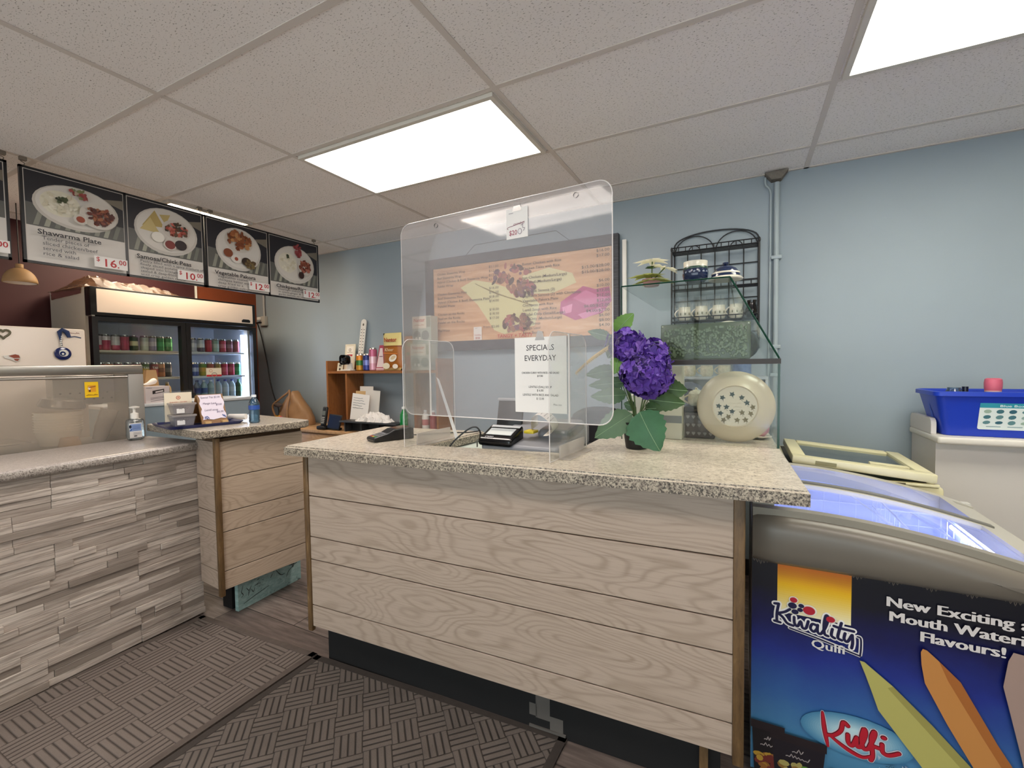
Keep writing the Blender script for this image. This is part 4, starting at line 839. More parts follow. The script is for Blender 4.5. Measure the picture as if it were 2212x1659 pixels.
a.poly(S([(-2.06, 1.98), (-1.93, 2.03), (-1.75, 1.99), (-1.42, 1.86), (-1.36, 1.80), (-1.40, 1.64), (-1.66, 1.585), (-1.75, 1.62), (-1.9, 1.83)]), '#d8cf9c')
for i in range(4): a.stroke(S([(-1.92+0.06*i, 2.0-0.03*i), (-1.72+0.07*i, 1.90-0.025*i), (-1.56+0.05*i, 1.85-0.02*i)]), 0.006, '#8f8152', 3)
random.seed(9)
for cx, cz, rx, rz in ((-1.60, 2.03, 0.16, 0.10), (-1.50, 1.92, 0.1, 0.05), (-1.55, 1.67, 0.12, 0.065)):
    for i in range(46):
        q = random.random()*2*PI; k = math.sqrt(random.random())
        a.ell(cx+rx*k*math.cos(q)-mx, cz+rz*k*math.sin(q)-mz, 0.012+0.02*random.random(), 0.01+0.014*random.random(), random.choice(('#6b4638', '#85594a', '#4f362e', '#9a6d58', '#7a5260', '#a8605a')), random.random()*3, 9, lift=(i % 6 == 0))
L1 = ['Chicken Shawarma Wrap', 'Beef Shawarma Wrap', 'Hybrid (Chicken & Beef) Shawarma Wrap', 'Falafel Wrap', '', 'Chicken Shawarma Plate', 'Beef Shawarma Plate', 'Hybrid (Chicken & Beef) Shawarma Plate', 'Falafel Plate', '', 'Chicken on the Rocks', 'Beef on the Rocks', 'Falafel on the Rocks', '', 'Pop/Water']
P1 = ['$11.00', '$12.00', '$12.00', '$11.00', '', '$16.00', '$16.00', '$18.00', '$14.00', '', '$18.00', '$18.00', '$17.00', '', 'from $2.00']
L2 = ['Butter Chicken with Rice', 'Chicken Tikka with Rice', '', 'Just Chicken (Medium/Large)', 'Just Beef (Medium/Large)', '', 'Vegetable Samosa (3)', 'Vegetable Samosa (2) with Chickpeas', 'Vegetable Pakora Plate', 'Chickpeas with Rice', 'Lentil Soup with Rice', 'Falafel Only (Small/Large)', 'Rice Only (Medium/Large)', 'Lentil Soup', 'Mango Lassi', 'Juice Bottles']
P2 = ['$16.00', '$17.00', '', '$15.00/$28.00', '$15.00/$28.00', '', '$6.00', '$10.00', '$12.00', '$12.00', '$12.00', '$6.00/$12.00', '$4.00/$7.00', '$6.00', '$8.00', '$4.00']
for i, (s, p) in enumerate(zip(L1, P1)):
    z = 2.098-0.0335*i-mz
    if s: a.text(s, 0.045, z, 0.028, '#3b2f2a', 0.004, width=0.0132*len(s), lift=(i == 0)); a.text(p, 0.63, z+0.012, 0.026, '#3b2f2a', 0.0, 'R', width=0.0145*len(p), lift=False)
for i, (s, p) in enumerate(zip(L2, P2)):
    z = 2.095-0.0345*i-mz
    if s: a.text(s, 0.835, z, 0.028, '#3b2f2a', 0.004, width=0.0132*len(s), lift=False); a.text(p, 1.505, z+0.03, 0.028, '#3b2f2a', 0.002, 'R', width=0.0155*len(p), lift=False)
a.text('+ tax', 1.505, 0.012, 0.022, '#3b2f2a', 0, 'R', lift=False)
a.text('TANGY + TASTY', 0.61, 0.012, 0.038, '#c03024', 0.012, width=0.31, shear=0.1)
a.rect(0.395, 0.002, 0.075, 0.105, '#e6ded8'); a.text('Combo', 0.4325, 0.036, 0.02, '#b23a34', 0.01, 'C', width=0.062); a.text('$20', 0.4325, 0.010, 0.024, '#b23a34', 0.015, 'C', width=0.045); a.rect(0.41, 0.095, 0.02, 0.003, '#9a9490')
a.build('menu_printing', wm)
MB().tube([(-2.01, 3.128, 2.236), (-1.93, 3.140, 2.312), (-1.23, 3.140, 2.325), (-1.12, 3.128, 2.236)], 0.0016, 6).build('hanging_cord', mat('dark cord', '#3a3836', 0.7), wm)
tag(MB().box(-0.742, 3.132, 1.62, -0.715, 3.157, 2.19, 0.002).build('white_batten', M_WHITE), 'thin white vertical board on the blue wall right of the framed wall menu', 'board')

# ------------------------------------------------------------------ desk and brown hutch under the back wall
dsk = thing('desk', 'light wood desk below the brown shelf hutch at the back wall', 'desk', (-3.0, 2.94, 0))
b = MB(); b.box(-4.15, 2.745, 0.765, -2.02, 3.14, 0.79, 0.003); b.build('top', M_PINE, dsk)
MB().box(-4.12, 2.77, 0.0, -2.05, 3.13, 0.763).build('body', M_PINE, dsk, smooth=0)
for i in range(4): MB().box(-4.10+0.515*i, 2.757, 0.60, -3.60+0.515*i, 2.769, 0.755, 0.002).build('drawer', M_PINE, dsk)
hu = thing('shelf_hutch', 'brown wooden shelf hutch standing on the desk against the blue wall', 'shelf unit', (-2.8, 3.03, 0.791))
ZD = 0.791
MB().box(-3.43, 2.93, ZD, -3.41, 3.14, 1.405).build('side_panel', M_DOUG, hu, smooth=0)
MB().box(-2.185, 2.93, ZD, -2.165, 3.14, 1.405).build('side_panel', M_DOUG, hu, smooth=0)
MB().box(-3.41, 2.93, 1.288, -2.185, 3.14, 1.31).build('shelf', M_DOUGH, hu, smooth=0)
MB().box(-3.20, 2.94, ZD, -3.18, 3.14, 1.287).build('divider', M_DOUG, hu, smooth=0)
MB().box(-2.42, 2.94, ZD, -2.40, 3.14, 1.287).build('divider', M_DOUG, hu, smooth=0)
MB().box(-3.409, 3.125, 1.311, -2.186, 3.139, 1.40).build('back_rail', M_DOUGH, hu, smooth=0)
SZ = 1.311
def leaflet(name, label, x0, x1, y, z, h, lean, paint):
    t = thing(name, label, 'leaflet', ((x0+x1)/2, y, z)); R = Matrix.Translation((x0, y, z)) @ Matrix.Rotation(-lean, 4, 'X')
    MB(R).box(0, 0, 0, x1-x0, 0.004, h).build('card', mat('cream card', '#e2d8c2', 0.6), t, smooth=0)
    a = Art(R @ Vector((0, -0.0001, 0)), (1, 0, 0), R.to_3x3() @ Vector((0, 0, 1))); paint(a, x1-x0, h); a.build('print', t); return t
def pm(a, w, h):
    a.rect(0.02, 0.01, w-0.04, h-0.03, '#f0e8dc'); a.ell(w/2, h-0.055, 0.014, 0.014, '#6a5348'); a.ell(w/2, h-0.055, 0.009, 0.009, '#f0e8dc'); a.rect(0.03, h-0.115, w-0.06, 0.018, '#b5333c'); a.rect(0.03, 0.09, 0.035, 0.022, '#4a4a46'); a.rect(0.03, 0.06, 0.035, 0.02, '#4a4a46'); a.rect(0.03, h-0.08, w-0.06, 0.006, '#b9aea0')
leaflet('leaflet', 'tall cream flyer with a red bar standing behind the security camera', -3.345, -3.215, 3.06, SZ+0.0005, 0.25, 0.12, pm)
def ps2(a, w, h): a.rect(0.006, 0.006, w-0.012, h-0.012, '#cfc9b6'); a.rect(0.02, h*0.55, w-0.04, h*0.25, '#57554f'); a.rect(0.025, 0.006, w-0.05, h*0.28, '#3a2420')
leaflet('leaflet', 'small grey flyer holder at the left front of the brown shelf', -3.335, -3.265, 2.97, SZ+0.0005, 0.075, 0.2, ps2)
sc_ = thing('security_camera', 'small white security camera with round black face on the brown shelf', 'camera', (-3.2, 2.975, SZ))
MB().box(-3.25, 2.945, SZ+0.0005, -3.14, 3.01, SZ+0.014, 0.004).prism([(0.02, 0), (0.085, 0), (0.07, 0.06), (0.035, 0.06)], (-3.25, 2.99, SZ+0.012), (1, 0, 0), (0, 0, 1), -0.02).build('stand', M_WHITE, sc_)
RX = Matrix.Rotation(PI/2, 3, 'X')
MB().box(-3.255, 2.955, SZ+0.058, -3.17, 3.0, SZ+0.143, 0.02, 3).build('housing', M_WHITE, sc_)
MB().box(-3.257, 2.948, SZ+0.056, -3.168, 2.958, SZ+0.145, 0.028, 4).build('face', mat('gloss black', '#0c0d10', 0.1), sc_)
MB().lathe([(0.018, 0), (0.016, 0.004)], (-3.212, 2.947, SZ+0.105), 20, RX).build('lens', mat('dark lens', '#2c3138', 0.05), sc_)
th = thing('thermometer', 'tall white wall thermometer leaning against the blue wall', 'thermometer', (-3.17, 3.08, SZ))
TM = Matrix.Translation((-3.185, 3.09, SZ+0.0005)) @ Matrix.Rotation(0.085, 4, 'Y') @ Matrix.Rotation(-0.09, 4, 'X')
pts = [(-0.032, 0), (0.032, 0)]+[(0.032*math.cos(PI*i/8), 0.45+0.032*math.sin(PI*i/8)) for i in range(9)]
MB(TM).prism(pts, (0, 0, 0), (1, 0, 0), (0, 0, 1), -0.008).build('board', M_WHITE, th, smooth=0)
a = Art(TM @ Vector((0, -0.0001, 0)), TM.to_3x3() @ Vector((1, 0, 0)), TM.to_3x3() @ Vector((0, 0, 1)))
a.ell(0, 0.43, 0.009, 0.012, '#5d5548'); a.stroke([(0, 0.10), (0, 0.40)], 0.003, '#c9a99a', 0)
for i in range(11):
    for s in (-1, 1): a.rect(s*0.016-0.006, 0.10+0.028*i, 0.012, 0.007, '#5a544e', lift=False)
a.build('scale', th)
def shelf_can(x, r, h, cols, label): return can(x, 3.0, SZ+0.0005, cols, label, 'cans on the brown shelf', r, h)
shelf_can(-3.068, 0.038, 0.15, ('#c48a2a', '#3f7a3a', '#e08a2a'), 'green and orange soft drink can on the brown shelf')
shelf_can(-2.985, 0.039, 0.15, ('#2f3a86', '#7a82c0', '#28306e'), 'blue soft drink can on the brown shelf')
shelf_can(-2.915, 0.035, 0.2, ('#d8a0b0', '#e6c3cc', '#c86a88'), 'tall pink drink can on the brown shelf')
tc = thing('tent_card', 'red and white folded tent card beside the brown snack bag', 'card', (-2.83, 3.0, SZ))
MB().prism([(-0.045, 0), (0.055, 0), (0.05, 0.22), (0.005, 0.22)], (-2.832, 2.99, SZ+0.0005), (1, 0, 0), (0, 0, 1), -0.03).build('card', mat('rose red card', '#b5455a', 0.6), tc, smooth=0)
a = Art((-2.832, 2.9895, SZ), (1, 0, 0), (0, 0, 1)); a.poly([(-0.034, 0.03), (0.05, 0.03), (0.04, 0.195), (0.012, 0.195)], '#e9d6d6'); a.rect(-0.04, 0.004, 0.09, 0.018, '#e6cfcf'); a.rect(0.0, 0.12, 0.04, 0.006, '#6a3a44'); a.rect(-0.038, 0.01, 0.085, 0.003, '#b5455a'); a.build('print', tc)
def pouch(name, x0, x1, y, z, h, m, label, th=0.05):
    t = thing(name, label, 'snack bag', ((x0+x1)/2, y, z)); w = x1-x0
    def f(s):
        def fn(u, v):
            k = math.sin(PI*min(1, max(0, v)))**0.5*math.sin(PI*u)**0.6 if 0 < v < 1 and 0 < u < 1 else 0
            return (x0+w*u, y-s*(th/2)*k, z+h*v)
        return fn
    MB().grid(f(1), 12, 14).grid(f(-1), 12, 14).build('pouch', m, t); return t
def grad(name, stops, z0=None):
    t = NT(name, 0.35); s = t.n('SeparateXYZ'); t.l(t.tc.outputs['Generated'], s.inputs[0]); t.col(t.ramp(s.outputs[2], stops, 'CONSTANT')); return t.m
kb_ = pouch('snack_bag', -2.775, -2.575, 2.985, SZ+0.001, 0.32, grad('brown pouch print', [(0.0, '#c4a46a'), (0.07, '#a8641e'), (0.62, '#8a4a18'), (0.66, '#e0cf8a'), (1.0, '#e0cf8a')]), 'brown and cream kheer dessert bag standing on the brown shelf')
a = Art((-2.775, 2.957, SZ), (1, 0, 0), (0, 0, 1), start=0.0)
a.text('Nantor', 0.1, 0.245, 0.05, '#a8281e', 0.02, 'C', width=0.14); a.text('Kheer', 0.085, 0.165, 0.038, '#e6cfa6', 0.01, 'C', width=0.1, shear=0.2); a.ell(0.125, 0.105, 0.045, 0.028, '#efe6d6', 0.4); a.ell(0.128, 0.11, 0.03, 0.015, '#d9c29a', 0.4); a.ell(0.05, 0.04, 0.04, 0.026, '#e6dcc0'); a.ell(0.15, 0.035, 0.03, 0.02, '#efe6d6'); a.stroke([(0.02, 0.15), (0.18, 0.14)], 0.006, '#d9803a'); a.build('print', kb_)
kc = pouch('snack_bag', -2.60, -2.475, 3.05, SZ+0.001, 0.29, mat('orange pouch', '#d08a52', 0.4), 'orange snack bag half hidden behind the brown kheer bag')
a = Art((-2.60, 3.025, SZ), (1, 0, 0), (0, 0, 1), start=0.0); a.ell(0.075, 0.22, 0.035, 0.02, '#b5a45a'); a.ell(0.08, 0.08, 0.04, 0.05, '#c0603a'); a.ell(0.06, 0.14, 0.02, 0.014, '#7a8a4a'); a.build('print', kc)
def display_box(x0, x1, z, h, lab):
    t = thing('display_box', lab, 'box', ((x0+x1)/2, 3.0, z)); w = x1-x0
    MB().box(x0, 2.96, z+0.0005, x1, 3.05, z+h).build('carton', mat('grey green carton', '#b9bcae', 0.6), t, smooth=0)
    a = Art((x0, 2.96, z), (1, 0, 0), (0, 0, 1)); a.rect(0.0, h*0.56, w*0.75, h*0.44, '#e9dcc8'); a.text('Nantor', w*0.38, h*0.8, 0.04, '#c0352a', 0.02, 'C', width=w*0.6); a.squig(w*0.13, h*0.66, w*0.5, 0.012, '#c77a5a', 0.003)
    a.rect(w*0.78, h*0.6, w*0.2, h*0.36, '#9a9a88'); a.ell(w*0.25, h*0.3, w*0.2, h*0.18, '#8a8f86'); a.ell(w*0.7, h*0.3, w*0.2, h*0.18, '#8a8f86'); a.ell(w*0.22, h*0.2, 0.012, 0.012, '#e9e6d8'); a.ell(w*0.4, h*0.2, 0.012, 0.012, '#e9e6d8'); a.build('print', t); return t
display_box(-2.46, -2.25, SZ, 0.215, 'cream and grey display box on the brown shelf, lower of two')
display_box(-2.435, -2.245, SZ+0.216, 0.225, 'cream and grey display box on the brown shelf, stacked upper of two')
# things on the desk
hb = thing('handbag', 'slouched tan leather handbag on the left end of the desk', 'bag', (-3.86, 2.93, ZD))
BR = [(0.0, -4.12, -3.69), (0.07, -4.14, -3.69), (0.14, -4.13, -3.73), (0.20, -4.09, -3.79), (0.26, -4.02, -3.85), (0.31, -3.96, -3.89), (0.328, -3.935, -3.915)]
def bagf(u, v):
    q = 2*PI*u; i = min(5, int(v*6)); f = v*6-i; z, xl, xr = [BR[i][k]+(BR[i+1][k]-BR[i][k])*f for k in range(3)]; h = (xr-xl)/2
    fold = 0.012*math.sin(5*q+9*v)*(1-v)+0.008*math.sin(9*q-14*v)*(1-v)
    return ((xl+xr)/2+h*math.cos(q), 2.975+(0.125*(1-0.75*v)+fold)*math.sin(q), ZD+0.001+z)
M_TAN = mat('tan leather', '#96704a', 0.5, var=0.25, vscale=12, bump=0.3, bscale=40)
MB().grid(bagf, 36, 18).build('body', M_TAN, hb, smooth=1.2)
MB().tube(spline([(-4.13, 2.90, 0.86), (-4.14, 2.88, 0.97), (-4.06, 2.90, 1.04), (-3.98, 2.93, 1.10), (-3.95, 2.93, 1.122), (-3.93, 2.91, 1.06), (-3.91, 2.87, 0.97), (-3.89, 2.85, 0.86)], 5), 0.010, 8).build('strap', M_TAN, hb)
MB().sph((-4.05, 2.875, 0.985), 0.05, 12, 8, (1.3, 0.35, 0.45)).build('opening_shade', mat('painted bag shade', '#4a3727', 0.8), hb)  # dark blob standing in for the shade inside the bag's mouth
random.seed(31); pk = thing('snack_packet', 'shiny yellow and pink crisp packet in front of the tan handbag', 'packet', (-3.80, 2.79, ZD))
q = crumple(-3.97, -3.62, 2.75, 2.785, lambda u, v: ZD+0.001, lambda u, v: 0.10-0.05*u, 14, 8, 0.02)
for i, p in enumerate(q.mi): q.mi[i] = 0 if (i % 14) < 3 else 1 if (i % 14) < 10 else 2
q.build('foil', [mat('yellow foil', '#d9a21c', 0.3), mat('pink foil', '#c9506a', 0.3), mat('maroon foil', '#6a2a34', 0.3)], pk, smooth=0)
ph = thing('cordless_phone', 'black cordless phone standing in its charging base on the desk', 'phone', (-3.345, 2.80, ZD))
MB().box(-3.39, 2.765, ZD+0.0005, -3.29, 2.85, ZD+0.035, 0.012, 3).build('base', M_BLACK, ph)
PM = Matrix.Translation((-3.335, 2.80, ZD+0.03)) @ Matrix.Rotation(-0.2, 4, 'X')
MB(PM).box(-0.027, -0.014, 0, 0.027, 0.014, 0.175, 0.012, 3).build('handset', M_BLACK, ph)
MB(PM).box(-0.019, -0.0155, 0.095, 0.019, -0.0135, 0.135).build('screen', mat('grey lcd', '#6d7370', 0.3), ph, smooth=0)
kp = MB(PM)
for r in range(4):
    for c in range(3): kp.box(-0.018+0.0135*c, -0.0165, 0.025+0.016*r, -0.009+0.0135*c, -0.0138, 0.034+0.016*r)
kp.build('keypad', mat('pale keys', '#b9b9b4', 0.4), ph, smooth=0)
tb_ = thing('tablet', 'small dark tablet display tilted on the desk beside the phone', 'tablet', (-3.2, 2.80, ZD))
TT = Matrix.Translation((-3.285, 2.79, ZD+0.010)) @ Matrix.Rotation(-0.25, 4, 'X') @ Matrix.Rotation(0.05, 4, 'Y')
MB(TT).box(0, 0, 0, 0.155, 0.012, 0.135, 0.004).build('casing', M_BLACK, tb_)
MB(TT).box(0.008, -0.001, 0.012, 0.147, 0.0005, 0.125).build('screen', mat('dark blue screen', '#1b2440', 0.08), tb_, smooth=0)
MB(TT).box(0.03, 0.012, 0.0, 0.125, 0.06, 0.03, 0.004).build('stand', M_BLACK, tb_)
def sheets(): 
    t = thing('envelope_stack', 'upright brown envelopes and white papers leaning in the hutch', 'papers', (-3.03, 2.93, ZD))
    for i, (x, w, h, c, nm, ln) in enumerate(((-3.10, 0.16, 0.37, '#dcd7d0', 'sheet', 0.05), (-3.13, 0.14, 0.33, '#c9a878', 'envelope', 0.03), (-3.14, 0.15, 0.30, '#d9bd94', 'envelope', 0.02), (-3.0, 0.17, 0.345, '#d6d2cc', 'sheet', 0.08))):
        R = Matrix.Translation((x, 3.0-0.02*i, ZD+0.009)) @ Matrix.Rotation(-ln, 4, 'X') @ Matrix.Rotation(0.02*i, 4, 'Y')
        MB(R).box(0, 0, 0, w, 0.003, h).build(nm, mat('paper', c, 0.8), t, smooth=0)
    return t
sheets()
np_ = thing('notepad', 'white notepad sheet with handwriting propped in front of the brown envelopes', 'paper', (-3.02, 2.88, ZD))
R = Matrix.Translation((-3.12, 2.905, ZD+0.085)) @ Matrix.Rotation(-0.1, 4, 'X') @ Matrix.Rotation(0.09, 4, 'Y')
MB(R).box(0, 0, -0.06, 0.205, 0.004, 0.24).build('sheet', M_PAPER, np_, smooth=0)
a = Art(R @ Vector((0, -0.0002, 0)), R.to_3x3() @ Vector((1, 0, 0)), R.to_3x3() @ Vector((0, 0, 1)))
random.seed(4)
for i in range(5): a.stroke([(0.02+0.018*k, 0.2-0.022*i+0.006*random.random()) for k in range(7+(i % 3))], 0.003, '#5a5f70', 2)
a.build('handwriting', np_)
og = thing('desk_organizer', 'dark grey desk tray with rounded slots on the desk', 'organizer', (-2.77, 2.88, ZD))
b = MB()
b.box(-3.09, 2.755, 0.872, -2.455, 2.88, 0.886, 0.004).box(-3.07, 2.865, ZD+0.0005, -2.475, 2.878, 0.872)
for i in range(4): b.box(-3.06+0.19*i, 2.785, ZD+0.0005, -3.045+0.19*i, 2.865, 0.872)
for i in range(3):
    x0 = -3.045+0.19*i; b.prism([(0, 0), (0, 0.081), (0.04, 0.081)]+[(0.0+0.10*(1-math.cos(k*PI/12)), 0.081-0.07*math.sin(k*PI/12)) for k in range(0, 1)], (x0, 2.785, ZD+0.0005), (1, 0, 0), (0, 0, 1), -0.006)
b.build('tray', mat('charcoal plastic', '#3d4044', 0.45), og)
random.seed(8); nk = tag(crumple(-2.92, -2.56, 2.765, 2.865, lambda u, v: 0.888, lambda u, v: 0.02+0.05*math.sin(PI*u)*math.sin(PI*v), 22, 10, 0.02).build('tissue_pile', mat('white tissue', '#ece8e4', 0.9), smooth=0), 'loose pile of white tissue strips on the dark desk tray', 'tissue')
bottle(-2.44+0.03, 2.80, ZD+0.001, 0.034, 0.23, mat('green bottle glass', '#0f7a38', 0.12, coat=0.6), None, mat('bottle cap', '#d8dcd8', 0.4), 'green plastic bottle beside the dark desk tray')
bottle(-2.335, 2.98, ZD+0.001, 0.03, 0.19, mat('white squeeze bottle', '#e3dcd8', 0.4), mat('faded red label', '#b56a6a', 0.5), mat('white cap', '#e6ecf0', 0.4), 'white bottle with faded label in the right end of the hutch')
bottle(-2.255, 2.98, ZD+0.001, 0.03, 0.19, mat('red squeeze bottle', '#9a4a4e', 0.4), None, mat('white cap', '#e6ecf0', 0.4), 'dull red bottle in the right end of the hutch')

# outlet, plug and cord, conduits
ol = thing('wall_outlet', 'grey outlet box with a white plug below the thin conduit near the fridge', 'outlet', (-4.60, 3.14, 1.80))
MB().box(-4.635, 3.115, 1.805, -4.565, 3.158, 1.905, 0.005).build('box', mat('grey outlet plastic', '#b3afa9', 0.5), ol)
MB().cyl((-4.60, 3.14, 1.905), (-4.60, 3.14, CEIL-0.005), 0.010).build('conduit', mat('painted conduit', '#b5b4b2', 0.45), ol)
MB().box(-4.655, 3.09, 1.865, -4.61, 3.114, 1.895, 0.004).build('plug', M_WHITE, ol)
MB().cyl((-4.67, 3.10, 1.835), (-4.62, 3.10, 1.838), 0.011).cyl((-4.62, 3.10, 1.838), (-4.615, 3.13, 1.838), 0.008).build('black_plug', M_BLACK, ol)
tag(MB().tube(spline([(-4.66, 3.10, 1.83), (-4.655, 3.13, 1.72), (-4.63, 3.148, 1.55), (-4.58, 3.15, 1.35), (-4.55, 3.15, 1.2), (-4.50, 3.15, 1.05), (-4.43, 3.15, 0.90), (-4.40, 3.12, 0.80)], 8), 0.006, 8).build('power_cord', M_BLACK), 'black power cord hanging down the wall right of the drinks fridge', 'cord')
cn = thing('wall_conduit', 'painted conduit with thin cables running down the blue wall from a ceiling bracket', 'conduit', (0.165, 3.13, 1.1))
M_PC = mat('blue grey conduit', '#a9b5ba', 0.45)
MB().cyl((0.172, 3.135, 0.95), (0.172, 3.135, 2.40), 0.014).build('pipe', M_PC, cn)
MB().tube(spline([(0.112, 3.14, 2.44), (0.115, 3.145, 2.40), (0.14, 3.145, 2.35), (0.142, 3.148, 2.2), (0.140, 3.148, 1.6), (0.135, 3.148, 0.95)], 6), 0.006, 8).build('cable', M_PC, cn)
for z in (1.25, 1.42, 1.95): MB().box(0.145, 3.118, z, 0.20, 3.157, z+0.022, 0.004).build('clamp', M_PC, cn)
MB().prism([(0.0, 0.0), (0.035, -0.045), (0.085, -0.045), (0.12, 0.0)], (0.108, 3.157, CEIL-0.008), (1, 0, 0), (0, 0, 1), 0.06).build('bracket', mat('dusty bracket', '#7a736a', 0.8, var=0.4, vscale=60, bump=0.8, bscale=80), cn, smooth=0)
# ------------------------------------------------------------------ acrylic counter shield and papers on it
SF = rot((-1.375, 1.605, 0), -0.0615)
sd = thing('counter_shield', 'large clear acrylic sneeze shield on two side legs standing on the main counter', 'shield', SF @ Vector((0.49, 0, 1.0115)))
def rrect(w, h, r, n=6, which=(1, 1, 1, 1)):
    out = []
    for (cx, cy, s), f in zip(((w-r, h-r, 0), (r, h-r, PI/2), (r, r, PI), (w-r, r, 3*PI/2)), which):
        if f: out += [(cx+r*math.cos(s+PI/2*i/n), cy+r*math.sin(s+PI/2*i/n)) for i in range(n+1)]
        else: out.append((cx+(r if s in (0, 3*PI/2) else -r), cy+(r if s in (0, PI/2) else -r)))
    return out
RP = rrect(0.977, 0.848, 0.05)
pv = Vector((0, 0, 1)); pu = SF.to_3x3() @ Vector((1, 0, 0)); pb2 = SF.to_3x3() @ Vector((0, 1, 0))
po = SF @ Vector((0, 0, 1.126))
MB().prism(RP, po, pu, pv, -0.004).build('main_panel', M_PLEXI, sd, smooth=0)
MB().tube([po+pu*x+pv*y+pb2*0.002 for x, y in RP], 0.0021, 6, True).build('main_panel_edge', M_PEDGE, sd)
for x in (0.155, 0.812):
    o = SF @ Vector((x, -0.168, 1.0136)); lp = rrect(0.335, 0.44, 0.045, 6, (1, 1, 0, 0))
    MB().prism(lp, o, pb2, pv, 0.004).build('leg_panel', M_PLEXI2, sd, smooth=0)
    ex = pu*0.002
    e1 = [o+pb2*p[0]+pv*p[1]+ex for p in lp]
    MB().tube(e1, 0.0017, 6, True).build('leg_panel_edge', M_PEDGE, sd)
    MB(SF).box(x+0.005, -0.10, 1.0118, x+0.011, 0.12, 1.06).box(x+0.005, -0.10, 1.0118, x+0.045, 0.12, 1.0165).build('leg_foot', clear('frosted acrylic foot', '#f6f4f2', 0.4, '#ece8e4', 0.3), sd, smooth=0)
    MB(SF).box(x-0.001, -0.003, 1.126, x+0.005, 0.0005, 1.452).build('slot_edge', M_PEDGE, sd, smooth=0)
MB(SF).prism([(0.0, 0.28), (0.014, 0.27), (0.118, 0.012), (0.10, 0.012)], (0.165, 0.03, 1.0118), (1, 0, 0), (0, 0, 1), -0.003).build('diagonal_strip', mat('milky strip', '#d9d6d3', 0.3), sd, smooth=0)  # pale strip slanting down beside the left leg
RYm = SF.to_3x3() @ Matrix.Rotation(PI/2, 3, 'X')
for hx in (0.205, 0.845):
    MB().lathe([(0.009, 0), (0.0095, 0.006)], po+pu*hx+pv*0.815-pb2*(-0.0045), 16, RYm, cap=False).build('hole_rim', mat('drilled hole', '#3a3a3c', 0.5), sd)
def taped(name, label, x0, x1, z0, z1, paint, off=0.0):
    t = thing(name, label, 'paper', SF @ Vector(((x0+x1)/2, -0.002, z0)))
    MB(SF).box(x0, -0.0032, z0, x1, -0.0020, z1).build('sheet', M_PAPER, t, smooth=0)
    xm_ = (x0+x1)/2
    MB(SF).prism([(-0.02, -0.012), (0.02, -0.012), (0.012, 0.02), (-0.008, 0.024)], (xm_, -0.0034, z1), (1, 0, 0), (0, 0, 1), 0.0006).build('tape', clear('frosty tape', '#f2f0ee', 0.5, '#e9e4e2', 1.2), t, smooth=0)
    a = Art(SF @ Vector((x0, -0.0033, z0)), pu, pv, start=0.0001); paint(a, x1-x0, z1-z0); a.build('print', t)
def p_spec(a, w, h):
    a.text('SPECIALS', w/2, 0.236, 0.030, '#3a393b', 0.004, 'C', width=0.118); a.text('EVERYDAY', w/2, 0.197, 0.030, '#3a393b', 0.004, 'C', width=0.134)
    a.text('CHICKEN CURRY WITH RICE AND SALAD', w/2, 0.148, 0.010, '#4a494b', 0.012, 'C', width=0.158); a.text('$17.00', w/2, 0.136, 0.010, '#4a494b', 0.012, 'C', width=0.024)
    a.text('LENTILS (DAL) SOUP', w/2, 0.094, 0.0115, '#5a595b', 0.002, 'C', width=0.098); a.text('$ 6.00', w/2, 0.081, 0.0115, '#5a595b', 0.002, 'C', width=0.028); a.text('LENTILS WITH RICE AND SALAD', w/2, 0.064, 0.0115, '#5a595b', 0.002, 'C', width=0.15); a.text('$ 12.00', w/2, 0.050, 0.0115, '#5a595b', 0.002, 'C', width=0.032); a.text('Plus tax', w*0.83, 0.03, 0.009, '#7a797b', 0, 'C', width=0.034)
taped('specials_sheet', 'white SPECIALS EVERYDAY sheet taped to the acrylic shield', 0.588, 0.806, 1.160, 1.446, p_spec)
def p_combo(a, w, h):
    a.stroke([(0.008, 0.038), (0.004, 0.042), (0.012, 0.046), (0.04, 0.05), (0.08, 0.058)], 0.0022, '#8a5a68'); a.text('ombo', 0.03, 0.05, 0.014, '#8a5a68', 0, 'L', width=0.05, shear=0.3); a.text('$20', 0.012, 0.014, 0.026, '#b06a78', 0.014, width=0.036); a.ell(0.06, 0.024, 0.009, 0.011, '#8a7a88'); a.ell(0.06, 0.024, 0.007, 0.009, '#e6e2e2'); a.stroke([(0.066, 0.045), (0.074, 0.05), (0.072, 0.036), (0.082, 0.034), (0.076, 0.024)], 0.002, '#8a7a88', 2); a.rect(0.012, 0.095, 0.02, 0.003, '#b9b4b8')
taped('combo_sheet', 'small white $20 combo sheet taped near the top of the acrylic shield', 0.558, 0.652, 1.826, 1.940, p_combo)

# ------------------------------------------------------------------ card terminal, till, cable, chair
TMF = rot((-1.425, 1.565, 1.0118), -0.40)
te = thing('card_terminal', 'black card payment terminal lying on the left of the main counter', 'card terminal', TMF @ Vector((0, 0, 0)))
b = MB(TMF); pr = [(-0.095, 0.0), (-0.10, 0.012), (-0.095, 0.02), (-0.03, 0.034), (0.0, 0.048), (0.085, 0.055), (0.095, 0.05), (0.095, 0.0)]
b.prism(pr, (0.041, 0, 0), (0, 1, 0), (0, 0, 1), -0.082); tb1 = b.build('body', mat('terminal black', '#151517', 0.35), te, smooth=0); bv = tb1.modifiers.new('round', 'BEVEL'); bv.width = 0.005; bv.segments = 2
sl = math.atan2(0.014, 0.065); kv = Vector((0, math.cos(sl), math.sin(sl)))
a = Art(TMF @ Vector((-0.036, -0.092, 0.0205)), TMF.to_3x3() @ Vector((1, 0, 0)), TMF.to_3x3() @ kv, start=0.0008)
